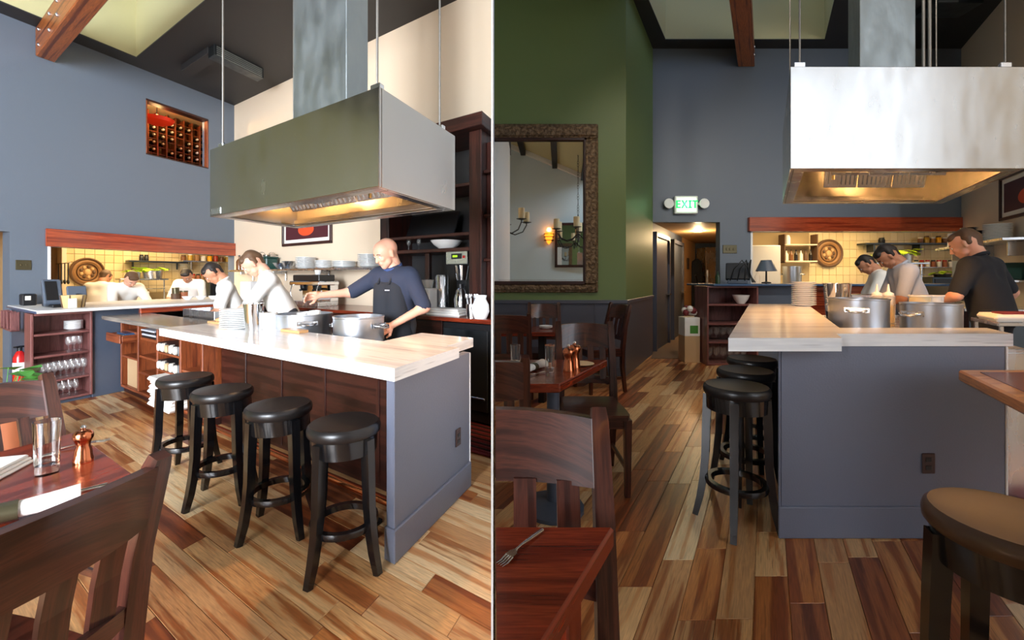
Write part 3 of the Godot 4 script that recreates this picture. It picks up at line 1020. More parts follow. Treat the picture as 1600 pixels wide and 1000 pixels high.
func cutlery(kind: String, label: String, at: Vector3, turn: float, s: float) -> Node3D:
	var o := thing(kind, label, kind, at, turn)
	var g := G.new()
	g.tube([Vector3(0, 0.004, 0), Vector3(0, 0.006, 0.05 * s), Vector3(0, 0.009, 0.10 * s), Vector3(0, 0.008, 0.125 * s)], [0.0065 * s, 0.006 * s, 0.0032 * s, 0.0032 * s], 10, false, false, 1.0)
	part(g, "handle", M.silver, o)
	if kind == "fork":
		g = G.new()
		var pl := PackedVector2Array()
		for e in [[-0.003, 0.12], [-0.011, 0.137], [-0.0125, 0.155], [0.0125, 0.155], [0.011, 0.137], [0.003, 0.12]]: pl.append(Vector2(e[0], e[1]) * s)
		g.prism(pl, 0.006, 0.0085)
		part(g, "neck", M.silver, o)
		for k in 4:
			g = G.new()
			var tx := (-0.0105 + 0.007 * k) * s
			g.tube([Vector3(tx, 0.007, 0.153 * s), Vector3(tx, 0.004, 0.175 * s), Vector3(tx, 0.006, 0.195 * s)], [0.0024 * s, 0.0022 * s, 0.0008 * s], 6)
			part(g, "tine", M.silver, o)
	else:
		g = G.new()
		var pl := PackedVector2Array()
		for e in [[-0.005, 0.115], [-0.009, 0.15], [-0.008, 0.2], [0.0, 0.225], [0.006, 0.21], [0.006, 0.115]]: pl.append(Vector2(e[0], e[1]) * s)
		g.prism(pl, 0.006, 0.0085)
		part(g, "blade", M.silver, o)
	return o

# a napkin rolled round cutlery, held by a ring
func napkin_roll(label: String, at: Vector3, turn: float, s: float) -> Node3D:
	var o := thing("napkin_roll", label, "napkin", at, turn)
	var g := G.new()
	var pts := []
	var rs := []
	for k in 9:
		var f := k / 8.0
		pts.append(Vector3(0, 0.024 * s, (f - 0.5) * 0.24 * s))
		rs.append((0.024 - 0.006 * sin(f * PI)) * s)
	g.tube(pts, rs, 14, false, false, 1.35)
	part(g, "napkin", M.cloth_white, o)
	g = G.new()
	g.tube([Vector3(0, 0.024 * s, -0.016 * s), Vector3(0, 0.024 * s, 0.016 * s)], 0.0215 * s, 16, false, false, 1.35)
	part(g, "ring", M.bronze_plate, o)
	g = G.new()
	g.tube([Vector3(0, 0.03 * s, 0.1 * s), Vector3(0, 0.03 * s, 0.17 * s)], 0.006 * s, 8)
	part(g, "cutlery_handle", M.silver, o)
	return o

func leafy(called: String, label: String, at: Vector3, spread: float, h: float, count: int, m: Material, pot: Material, pot_r: float, pot_h: float, size: float, category := "plant") -> Node3D:
	var o := lathed(called, label, category, at, [["pot", pot, [0.0, 0.0, pot_r * 0.9, 0.0, pot_r, pot_h * 0.9, pot_r * 1.05, pot_h * 0.9, pot_r * 1.05, pot_h, pot_r * 0.9, pot_h, 0.0, pot_h * 0.92]]], "", 20)
	for k in count:
		var f := TAU * k / count * 2.4
		var d := Vector3(cos(f), 0, sin(f)) * spread * rng.randf_range(0.3, 1.0)
		var tip := d + Vector3(0, pot_h + h * rng.randf_range(0.3, 1.0), 0)
		var g := G.new()
		g.tube([Vector3(d.x * 0.2, pot_h * 0.9, d.z * 0.2), tip * Vector3(0.6, 0.8, 0.6), tip], [0.004, 0.003, 0.002], 5)
		var side := d.cross(Vector3.UP).normalized() * size * 0.5
		var run := (d.normalized() + Vector3(0, rng.randf_range(-0.5, 0.3), 0)).normalized() * size
		var pts := [tip, tip + run * 0.3 + side, tip + run * 0.7 + side * 0.8, tip + run + Vector3(0, -0.02, 0), tip + run * 0.7 - side * 0.8, tip + run * 0.3 - side]
		var rib := tip + run * 0.5 - Vector3(0, size * 0.12, 0)
		for i in 6: g.poly([pts[i], pts[(i + 1) % 6], rib], rib - Vector3(0, 1, 0), [Vector2.ZERO, Vector2.ONE, Vector2.RIGHT])
		part(g, "leaf", m, o)
	return o

# framed print: on a wall of the plan, centre at, width along dir
func framed_print(label: String, at: Vector3, dir: Vector3, wd: float, h: float, inward: Vector3) -> void:
	var o := thing("framed_print", label, "picture", at)
	var b := Basis(dir.normalized(), Vector3.UP, inward.normalized())
	for s in [-1.0, 1.0]:
		bx(Vector3(s * (wd * 0.5 - 0.02) - 0.02, -h * 0.5, 0), Vector3(s * (wd * 0.5 - 0.02) + 0.02, h * 0.5, 0.035), "frame", M.black_cherry, o, b)
		bx(Vector3(-wd * 0.5, s * (h * 0.5 - 0.02) - 0.02, 0), Vector3(wd * 0.5, s * (h * 0.5 - 0.02) + 0.02, 0.035), "frame", M.black_cherry, o, b)
	bx(Vector3(-wd * 0.5, -h * 0.5, 0.002), Vector3(wd * 0.5, h * 0.5, 0.012), "mount", M.paper, o, b)
	var e := minf(wd, h) * 0.17
	var pr := bx(Vector3(-wd * 0.5 + e, -h * 0.5 + e, 0.012), Vector3(wd * 0.5 - e, h * 0.5 - e, 0.016), "print", M.print_dark, o, b)
	var g := G.new(b)
	var pl := PackedVector2Array()
	for k in 20: pl.append(Vector2(cos(TAU * k / 20) * wd * 0.16, sin(TAU * k / 20) * h * 0.17))
	g.t = Transform3D(Basis(Vector3.RIGHT, Vector3(0, 0, 1), Vector3.UP), Vector3(0, -h * 0.08, 0))
	g.prism(pl, 0.0161, 0.0175)
	part(g, "printed_gourd", M.print_orange, pr)

func med(label: String, at: Vector3, dir: Vector3, inward: Vector3, r: float) -> void:
	var o := thing("wall_medallion", label, "plaque", at)
	var b := Basis(dir.normalized(), Vector3.UP, inward.normalized())
	var rings := [["rim", M.medallion_dark, 0.84, 1.0, 0.06], ["inner_ring", M.medallion_clay, 0.62, 0.84, 0.045], ["dark_ring", M.medallion_dark, 0.55, 0.62, 0.05]]
	for e in rings:
		var g := G.new(b)
		g.t = Transform3D(Basis(Vector3.RIGHT, PI / 2), Vector3.ZERO)
		g.lathe([Vector2(r * e[2], 0.0), Vector2(r * e[3], 0.0), Vector2(r * e[3], e[4] * 0.7), Vector2(r * (e[2] + e[3]) * 0.5, e[4]), Vector2(r * e[2], e[4] * 0.6), Vector2(r * e[2], 0)], 36)
		part(g, e[0], e[1], o)
	var g := G.new(b)
	g.t = Transform3D(Basis(Vector3.RIGHT, PI / 2), Vector3.ZERO)
	g.lathe([Vector2(0, 0), Vector2(r * 0.56, 0), Vector2(r * 0.56, 0.02), Vector2(0, 0.03)], 30)
	part(g, "centre", M.medallion_clay, o)
	for k in 9:
		g = G.new(b)
		var f := TAU * k / 9
		g.ball(Vector3(cos(f), sin(f), 0) * r * 0.36 + Vector3(0, 0, 0.025), Vector3(r * 0.11, r * 0.13, 0.02), 8)
		part(g, "relief", M.tan_paint if k % 2 else M.medallion_dark, o)
	g = G.new(b)
	g.ball(Vector3(0, 0, 0.028), Vector3(r * 0.2, r * 0.22, 0.022), 10)
	part(g, "relief", M.tan_paint, o)

func tiles(o: Node3D, b: Basis, at: Vector3, nx: int, ny: int, sx: float, sy: float) -> void:
	var meshes := []
	for m in [M.tile_cream, M.tile_cream_b, M.tile_cream]:
		var g := G.new(b)
		g.box(Vector3(0, 0, 0), Vector3(sx - 0.006, sy - 0.006, 0.012), 0.003)
		meshes.append(make(g, m))
	for i in nx:
		for j in ny: share(meshes[rng.randi() % 3], "tile", o, at + b * Vector3((i + 0.5) * sx, (j + 0.5) * sy, 0))

# a hood of steel sheet: box of plan axes b, from 0 to (la, lb), y from y0 to y1 above its base point
func hood(label: String, at: Vector3, b: Basis, la: float, lb: float, h: float) -> Node3D:
	var o := thing("range_hood", label, "hood", at)
	var t := 0.02
	bx(Vector3(0, 0, 0), Vector3(la, h, t), "side_sheet", M.hood_steel, o, b, 0.003)
	bx(Vector3(0, 0, lb - t), Vector3(la, h, lb), "side_sheet", M.hood_steel, o, b, 0.003)
	bx(Vector3(0, 0, t), Vector3(t, h, lb - t), "side_sheet", M.hood_steel, o, b, 0.003)
	bx(Vector3(la - t, 0, t), Vector3(la, h, lb - t), "side_sheet", M.hood_steel, o, b, 0.003)
	bx(Vector3(t, h - t, t), Vector3(la - t, h, lb - t), "top_sheet", M.hood_steel, o, b, 0.003)
	# the gutter round the opening
	var e := 0.09
	bx(Vector3(t, 0.0, t), Vector3(la - t, 0.012, e), "gutter", M.hood_steel, o, b)
	bx(Vector3(t, 0.0, lb - e), Vector3(la - t, 0.012, lb - t), "gutter", M.hood_steel, o, b)
	bx(Vector3(t, 0.0, e), Vector3(e, 0.012, lb - e), "gutter", M.hood_steel, o, b)
	bx(Vector3(la - e, 0.0, e), Vector3(la - t, 0.012, lb - e), "gutter", M.hood_steel, o, b)
	for z in [e, lb - e - 0.012]: bx(Vector3(e, 0.012, z), Vector3(la - e, 0.05, z + 0.012), "gutter_lip", M.hood_steel, o, b)
	# the inner ceiling with two banks of filters leaning to a ridge
	bx(Vector3(t, h * 0.62, t), Vector3(la - t, h * 0.64, lb - t), "inner_ceiling", M.hood_steel, o, b)
	for side in [-1.0, 1.0]:
		var n := 3
		for i in n:
			var g := G.new(b)
			var w: float = (la - 0.6) / n
			g.t = Transform3D(Basis(Vector3.RIGHT, side * 0.9), Vector3(0.3 + (i + 0.5) * w, h * 0.36, lb * 0.5 + side * lb * 0.09))
			g.box(Vector3.ZERO, Vector3(w - 0.01, 0.03, lb * 0.28), 0.004)
			for k in 8: g.box(Vector3(-w * 0.5 + (k + 0.5) * w / 8.0, -0.018, 0), Vector3(0.012, 0.012, lb * 0.24), 0.0)
			part(g, "filter", M.steel, o)
	bx(Vector3(la * 0.42, h * 0.12, lb * 0.3), Vector3(la * 0.52, h * 0.5, lb * 0.42), "junction_box", M.steel, o, b)
	var g := G.new(b)
	g.tube([Vector3(la * 0.22, h * 0.62, lb * 0.5), Vector3(la * 0.22, h * 0.3, lb * 0.5), Vector3(la * 0.25, h * 0.22, lb * 0.5), Vector3(la * 0.25, h * 0.12, lb * 0.5)], 0.012, 8)
	part(g, "nozzle", M.bronze_plate, o)
	for x in [0.17, 0.8]:
		g = G.new(b)
		g.ball(Vector3(la * x, h * 0.52, lb * 0.5), Vector3(0.035, 0.05, 0.035), 10)
		part(g, "lamp_bulb", M.warm_bulb, o)
		lamp_omni("hood_lamp", at + b * Vector3(la * x, h * 0.52, lb * 0.5), Color(1.0, 0.72, 0.42), 1.1, 0.04)
	return o

func rod(o: Node3D, b: Basis, x: float, z: float, y0: float, y1: float) -> void:
	var g := G.new(b)
	g.tube([Vector3(x, y0, z), Vector3(x, y1, z)], 0.007, 8)
	part(g, "hanger_rod", M.rod_metal, o)
	bx(Vector3(x - 0.035, y0, z - 0.02), Vector3(x + 0.035, y0 + 0.045, z + 0.02), "bracket", M.steel, o, b)

# ---------------------------------------------------------------- the room with the marble bar
func build_bar_room() -> void:
	var B := LA.b
	# timber header over the pass, switch plate, beam
	var o := thing("timber_header", "glossy red brown timber header over the kitchen pass beside the wine window wall", "header", LA.p(BACK_L, 0, 0))
	bx(Vector3(-0.06, 1.66, -0.121), Vector3(0.0, 1.876, SIDE_L), "timber", M.header_wood, o, B, 0.006)
	o = thing("pass_upright", "white painted upright at the end of the pass under the red header", "frame", LA.p(BACK_L, 0.96, -0.086))
	bx(Vector3(-0.01, 0, -0.01), Vector3(0.16, 0.7, 0.02), "upright", M.white_paint, o, B)
	o = thing("switch_plate", "bronze double switch plate on the slate wall beside the pass counter", "switch", LA.p(BACK_L, 1.369, -0.373))
	var pl := bx(Vector3(-0.012, 0, 0), Vector3(0, 0.116, 0.134), "cover_plate", M.bronze_plate, o, B)
	for x in [0.045, 0.09]: bx(Vector3(-0.02, 0.045, x - 0.008), Vector3(-0.012, 0.07, x + 0.008), "toggle", M.bronze_plate, pl, B)
	o = thing("ceiling_beam", "varnished glulam beam with steel bolts under the olive light well", "beam", LA.p(BACK_L, 0, 0))
	bx(Vector3(-4.9, 3.93, -0.206), Vector3(-0.01, 4.27, -0.03), "timber", M.beam_wood, o, B, 0.01)
	for e in [[-0.22, 4.0], [-0.22, 4.18], [-0.75, 4.0], [-0.75, 4.18], [-1.1, 4.05], [-1.1, 4.2]]:
		for z in [-0.206, -0.03]:
			var g := G.new(B)
			g.ball(Vector3(e[0], e[1], z), Vector3(0.022, 0.022, 0.022), 8)
			part(g, "bolt", M.steel, o)
	o = thing("air_vent", "black linear ceiling vent above the steel hood of the marble bar", "vent", LA.p(4.47, CEIL_L, 1.2))
	bx(Vector3(0, -0.14, 0), Vector3(0.18, 0, 0.72), "vent_box", M.dark_steel, o, B)
	for k in 5: bx(Vector3(-0.012, -0.13 + k * 0.025, 0.03), Vector3(0.0, -0.118 + k * 0.025, 0.69), "louvre", M.duct_metal, o, B, 0.002)
	bx(Vector3(0.15, -0.09, -0.02), Vector3(1.0, 0, 0.14), "vent_duct", M.black_paint, o, B)
	# wine window: a small lit room behind the wall
	wine_room()
	# counter
	o = thing("bar_counter", "slate painted bar counter with plain end panel and baseboard under the marble top", "counter", LA.p(0, 0, 0))
	bx(Vector3(0.0, 0, 0.0), Vector3(0.055, 0.818, 0.77), "end_panel", M.panel_paint, o, B)
	bx(Vector3(-0.014, 0, -0.014), Vector3(0.058, 0.15, 0.775), "baseboard", M.panel_paint, o, B, 0.005)
	bx(Vector3(0.055, 0, 0.42), Vector3(2.6, 0.815, 0.46), "knee_wall", M.black_cherry, o, B)
	for k in 4: bx(Vector3(0.5 + k * 0.55, 0.03, 0.412), Vector3(0.53 + k * 0.55, 0.81, 0.42), "batten", M.black_cherry, o, B)
	bx(Vector3(-0.004, 0.0, 0.77), Vector3(0.02, 0.815, 0.782), "edge_strip", M.white_paint, o, B)
	pl = bx(Vector3(-0.008, 0.30, 0.585), Vector3(0.0, 0.40, 0.645), "outlet", M.brown_plate, o, B)
	for y in [0.33, 0.365]: bx(Vector3(-0.011, y - 0.01, 0.602), Vector3(-0.008, y + 0.01, 0.628), "socket", M.black_plastic, pl, B, 0.002)
	o = thing("foot_rail", "copper foot rail on black brackets under the marble bar", "rail", LA.p(0, 0, 0.16))
	var g := G.new(B)
	g.tube([Vector3(0.06, 0.14, 0), Vector3(2.5, 0.14, 0)], 0.022, 12)
	part(g, "tube", M.copper, o)
	for a in [0.3, 1.0, 1.7, 2.3]:
		g = G.new(B)
		g.tube([Vector3(a, 0.01, 0), Vector3(a, 0.14, 0)], 0.014, 8)
		g.box(Vector3(a, 0.01, 0), Vector3(0.09, 0.02, 0.06), 0.004)
		part(g, "bracket", M.iron, o)
	o = thing("marble_top", "white marble bar top with a stepped end above four black stools", "countertop", LA.p(0, 0.818, 0))
	g = G.new(B)
	g.prism(PackedVector2Array([Vector2(-0.028, -0.03), Vector2(2.72, -0.03), Vector2(2.72, 0.5), Vector2(0.55, 0.5), Vector2(0.55, 0.95), Vector2(0.07, 0.95), Vector2(0.07, 0.585), Vector2(-0.028, 0.585)]), 0, 0.059)
	part(g, "slab", M.marble, o)
	o = thing("stone_top", "thin grey stone worktop over the open cubbies", "countertop", LA.p(2.72, 0.835, 0))
	bx(Vector3(0, 0, 0.06), Vector3(1.9, 0.04, 0.5), "slab", M.grey_stone, o, B)
	o = thing("range_counter", "steel topped cooking counter behind the marble bar", "counter", LA.p(0.56, 0, 0.63))
	bx(Vector3(0, 0, 0), Vector3(4.0, 0.78, 0.30), "body", M.steel, o, B)
	bx(Vector3(-0.005, 0.78, -0.01), Vector3(4.0, 0.8, 0.32), "top", M.steel, o, B)
	# cubbies
	cubbies()
	# stools, in order from the end panel
	var rank := ["first", "second", "third", "fourth"]
	var spots := [[0.217, -0.127, 0.35], [0.739, -0.147, 0.2], [1.321, -0.17, 0.3], [1.881, -0.157, 0.1]]
	for k in 4:
		stool("%s glossy black round bar stool from the end panel of the marble bar" % rank[k], LA.p(spots[k][0], 0, spots[k][1]), spots[k][2], 0.63, 0.155, M.seat_black, "stools at the marble bar")
	# hood
	var hd := hood("brushed steel range hood hanging over the marble bar, its long face reflecting green", LA.p(0.102, 1.693, -0.002), B, 1.77, 0.75, 0.462)
	bx(Vector3(0.587, 0.462, 0.3), Vector3(1.171, CEIL_L - 1.693, 0.5), "duct", M.duct_metal, hd, B)
	for e in [[0.07, 0.06], [1.70, 0.06], [0.07, 0.66], [1.70, 0.66]]: rod(hd, B, e[0], e[1], 0.462, CEIL_L - 1.693)
	bx(Vector3(1.6, 0.01, -0.004), Vector3(1.74, 0.05, 0.0), "maker_plate", M.steel, hd, B)
	# cream wall: print, plate shelf
	framed_print("framed print of an orange gourd on the cream wall above the stacked plates", LA.p(3.93, 2.02, SIDE_L - 0.002), -LA.b.x, 1.265, 0.53, -LA.b.z)
	o = thing("plate_shelf", "long steel plate shelf on the cream wall under the framed print", "shelf", LA.p(1.95, 1.375, 2.02))
	bx(Vector3(0, 0, 0), Vector3(3.85, 0.03, 0.29), "board", M.steel, o, B)
	for a in [0.3, 1.4, 2.5, 3.5]:
		bx(Vector3(a, -0.14, 0.26), Vector3(a + 0.02, 0, 0.29), "bracket", M.steel, o, B)
		bx(Vector3(a, -0.04, 0.05), Vector3(a + 0.02, 0, 0.29), "bracket", M.steel, o, B)
	var y := 1.406
	plate_stack("white dinner plate in the tall stack at the middle of the long steel shelf", LA.p(3.72, y, 2.15), 0.135, 9, 0.017, "plates on the steel shelf")
	plate_stack("small white plate in the low stack beside the tall plate stack on the steel shelf", LA.p(3.3, y, 2.15), 0.11, 7, 0.014, "plates on the steel shelf")
	plate_stack("wide white plate in the shallow stack on the steel shelf", LA.p(2.85, y, 2.15), 0.15, 6, 0.013, "plates on the steel shelf")
	plate_stack("white plate in the stack on the shelf end beside the dark cabinet", LA.p(2.35, y, 2.15), 0.14, 9, 0.017, "plates on the steel shelf")
	bowl("steel_bowl", "steel mixing bowl on the long shelf beside the green tub", LA.p(4.35, y, 2.15), 0.12, 0.09, M.steel)
	bowl("steel_bowl", "upper steel bowl tipped on the long shelf beside plates", LA.p(4.12, y, 2.12), 0.09, 0.11, M.steel)
	o = thing("green_tub", "dark green tub with foil on the long steel shelf", "tub", LA.p(4.62, y, 2.05))
	bx(Vector3(0, 0, 0), Vector3(0.3, 0.17, 0.2), "tub_body", M.green_enamel, o, B, 0.012)
	bx(Vector3(-0.02, 0.17, -0.01), Vector3(0.32, 0.19, 0.21), "lid", M.green_enamel, o, B, 0.006)
	leafy("herb_bunch", "silvery foil and herbs on the dark green tub", LA.p(4.77, y + 0.19, 2.15), 0.1, 0.06, 9, M.silver, M.silver, 0.05, 0.02, 0.06)
	lathed("canister", "white canister on the long steel shelf beside the wall corner", "canister", LA.p(5.3, y, 2.15), [["canister_body", M.white_plastic, [0, 0, 0.12, 0, 0.12, 0.19, 0.0, 0.19]], ["lid", M.white_plastic, [0.126, 0.185, 0.126, 0.21, 0.0, 0.215]]])
	bottle("brown bottle at the corner end of the long steel shelf", LA.p(5.6, y, 2.12), 0.045, 0.24, M.brown_sauce, "")
	dark_hutch()
	bar_top_things()
	pass_counter()
	dining_table_bar()

func wine_room() -> void:
	var B := LA.b
	var o := struct("wall_wine_room", "tan shell of the small wine room behind the high window", LA.p(BACK_L + 0.15, 0, 0))
	bx(Vector3(1.55, 2.7, 0.4), Vector3(1.62, 4.25, 2.9), "wall_surface", M.tan_paint, o, B)
	bx(Vector3(0, 2.7, 0.4), Vector3(1.6, 4.25, 0.46), "wall_surface", M.tan_paint, o, B)
	bx(Vector3(0, 2.7, 2.75), Vector3(1.6, 4.25, 2.82), "wall_surface", M.tan_paint, o, B)
	bx(Vector3(0, 4.2, 0.4), Vector3(1.6, 4.26, 2.8), "ceiling_surface", M.ceiling_tan, o, B)
	bx(Vector3(0, 2.66, 0.4), Vector3(1.6, 2.72, 2.8), "floor_surface", M.tan_paint, o, B)
	o = thing("window_casing", "dark red wooden casing round the high wine window", "frame", LA.p(BACK_L, 3.07, 0.962))
	bx(Vector3(0, 0.785, 0), Vector3(0.16, 0.815, 0.91), "casing_board", M.black_cherry, o, B)
	bx(Vector3(0, 0, 0), Vector3(0.16, 0.02, 0.91), "casing_board", M.black_cherry, o, B)
	bx(Vector3(0, 0.02, 0.885), Vector3(0.16, 0.785, 0.91), "casing_board", M.cubby_wood, o, B)
	bx(Vector3(0, 0.02, 0), Vector3(0.16, 0.785, 0.02), "casing_board", M.cubby_wood, o, B)
	o = thing("wine_rack", "tall redwood wine rack seen through the high window", "rack", LA.p(7.45, 3.0, 1.1))
	var cols := 11
	for k in cols + 1: bx(Vector3(0, 0, k * 0.145), Vector3(0.22, 1.16, k * 0.145 + 0.025), "upright", M.cubby_wood, o, B)
	for j in 9: bx(Vector3(0.02, 0.06 + j * 0.125, 0), Vector3(0.04, 0.072 + j * 0.125, cols * 0.145), "rail", M.cubby_wood, o, B, 0.0)
	var first: Node3D = null
	for i in cols:
		for j in 8:
			if (i * 7 + j * 5) % 6 == 0: continue
			var at := LA.p(7.44, 3.0 + 0.122 + j * 0.125, 1.1 + i * 0.145 + 0.085)
			if first == null:
				first = thing("wine_bottle", "dark wine bottle lying in the redwood rack behind the high window", "bottle", at, 0.0, "bottles in the wine rack")
				var g := G.new(Basis(LA.b.z.normalized(), LA.b.x.normalized(), Vector3.UP))
				g.lathe([Vector2(0, -0.04), Vector2(0.016, -0.04), Vector2(0.016, 0.04), Vector2(0.04, 0.09), Vector2(0.04, 0.2), Vector2(0, 0.2)], 8)
				part(g, "bottle_glass", M.wine_bottle, first)
				g = G.new(Basis(LA.b.z.normalized(), LA.b.x.normalized(), Vector3.UP))
				g.lathe([Vector2(0, -0.05), Vector2(0.018, -0.05), Vector2(0.018, 0.0)], 8)
				part(g, "foil_cap", M.paper, first)
			else: again(first, at, 0.0)
	o = lathed("pendant_lamp", "red bowl pendant lamp glowing in the wine room", "lamp", LA.p(6.75, 3.72, 1.3), [["shade", M.red_shade, [0.0, 0.0, 0.1, 0.01, 0.2, 0.05, 0.23, 0.1, 0.22, 0.1, 0.19, 0.06, 0.0, 0.02]], ["bulb", M.warm_bulb, [0.0, 0.09, 0.03, 0.1, 0.04, 0.13, 0.03, 0.16, 0.0, 0.17]], ["cord", M.iron, [0.0, 0.17, 0.006, 0.17, 0.006, 0.48, 0.0, 0.48]]])
	lamp_omni("pendant_light", LA.p(6.75, 3.85, 1.3), Color(1.0, 0.82, 0.55), 0.5, 0.04)

func cubbies() -> void:
	var B := LA.b
	var o := thing("open_cubbies", "brown wooden open cubbies under the grey stone worktop", "shelf unit", LA.p(0, 0, 0.27))
	bx(Vector3(2.6, 0.06, 0.30), Vector3(4.76, 0.812, 0.33), "back_panel", M.cubby_wood, o, B)
	bx(Vector3(2.6, 0.06, 0), Vector3(4.76, 0.09, 0.30), "bottom_board", M.cubby_wood, o, B)
	bx(Vector3(2.6, 0.0, 0.03), Vector3(4.76, 0.06, 0.30), "kick_board", M.black_cherry, o, B)
	bx(Vector3(2.6, 0.785, 0), Vector3(4.76, 0.812, 0.30), "top_board", M.cubby_wood, o, B)
	for a in [2.64, 3.1, 3.66, 4.2, 4.74]: bx(Vector3(a - 0.018, 0.09, -0.004), Vector3(a + 0.018, 0.785, 0.30), "upright", M.cubby_wood, o, B)
	for e in [[4.2, 4.74, 0.42], [3.66, 4.2, 0.47], [3.66, 4.2, 0.30], [3.1, 3.66, 0.56], [3.1, 3.66, 0.39], [2.64, 3.1, 0.45], [4.2, 4.74, 0.70]]:
		bx(Vector3(e[0] + 0.018, e[2] - 0.022, 0.004), Vector3(e[1] - 0.018, e[2], 0.30), "shelf", M.cubby_wood, o, B)
	# drawer pulled out, with papers
	var dw := bx(Vector3(4.24, 0.6, -0.13), Vector3(4.70, 0.62, 0.23), "drawer", M.cubby_wood, o, B)
	bx(Vector3(4.24, 0.6, -0.15), Vector3(4.70, 0.69, -0.13), "drawer_front", M.cubby_wood, dw, B)
	for a in [4.24, 4.68]: bx(Vector3(a, 0.62, -0.13), Vector3(a + 0.02, 0.68, 0.23), "drawer_side", M.cubby_wood, dw, B)
	o = thing("paper_stack", "blue and white papers in the pulled out drawer", "papers", LA.p(4.28, 0.62, 0.17))
	bx(Vector3(0, 0, 0), Vector3(0.36, 0.05, 0.26), "sheets", M.paper, o, B)
	bx(Vector3(0.05, 0.05, 0.02), Vector3(0.32, 0.07, 0.22), "blue_folder", M.blue_top, o, B)
	o = thing("menu_stack", "stack of dark menus on the cubby top shelf", "menus", LA.p(3.72, 0.66, 0.28))
	for k in 4: bx(Vector3(0.02 * k, 0.022 * k, 0.0), Vector3(0.4 + 0.01 * k, 0.022 * k + 0.018, 0.24), "menu", M.cloth_grey if k % 2 else M.black_plastic, o, B)
	o = thing("menu_tray", "shelf tray carrying the menus in the cubbies", "tray", LA.p(3.69, 0.63, 0.28))
	bx(Vector3(0, 0, 0), Vector3(0.47, 0.028, 0.28), "tray_board", M.cubby_wood, o, B)
	o = thing("card_box", "tan card box standing in the lowest cubby", "box", LA.p(4.28, 0.09, 0.3))
	bx(Vector3(0, 0, 0), Vector3(0.36, 0.3, 0.2), "box_body", M.card_tan, o, B)
	o = thing("card_sheet", "pale board leaning against the cubby end beside the slate half wall", "board", LA.p(4.79, 0.08, 0.235))
	bx(Vector3(0, 0, 0), Vector3(0.2, 0.36, 0.03), "board", M.paper, o, B)
	lathed("grey_cup", "small grey cup on the cubby shelf above the card box", "cup", LA.p(4.36, 0.42, 0.38), [["cup_wall", M.grey_plastic, [0, 0, 0.05, 0, 0.05, 0.09, 0.044, 0.09, 0.044, 0.01, 0, 0.01]]])
	# two bins of folded napkins
	for e in [[0.56, "upper"], [0.39, "lower"]]:
		o = thing("napkin_bin", "%s dark bin of rolled napkins in the cubbies behind the fourth stool" % e[1], "bin", LA.p(3.14, e[0], 0.24))
		bx(Vector3(0, 0, 0.03), Vector3(0.5, 0.09, 0.30), "bin_body", M.dark_steel, o, B)
		for k in 5: bx(Vector3(0.02 + k * 0.1, 0.012, 0.0), Vector3(0.06 + k * 0.1, 0.085 + 0.008 * (k % 2), 0.06), "napkin", M.card_tan if k == 2 else M.paper, o, B, 0.012)
	# towels hanging out of the low cubby
	o = thing("towel_stack", "stack of white towels bulging from the low cubby behind the fourth stool", "towels", LA.p(2.98, 0.1, 0.12))
	for k in 7: bx(Vector3(0.02 * (k % 2), k * 0.038, 0.012 * (k % 3)), Vector3(0.5, k * 0.038 + 0.042, 0.34), "towel", M.cloth_white, o, B, 0.018)

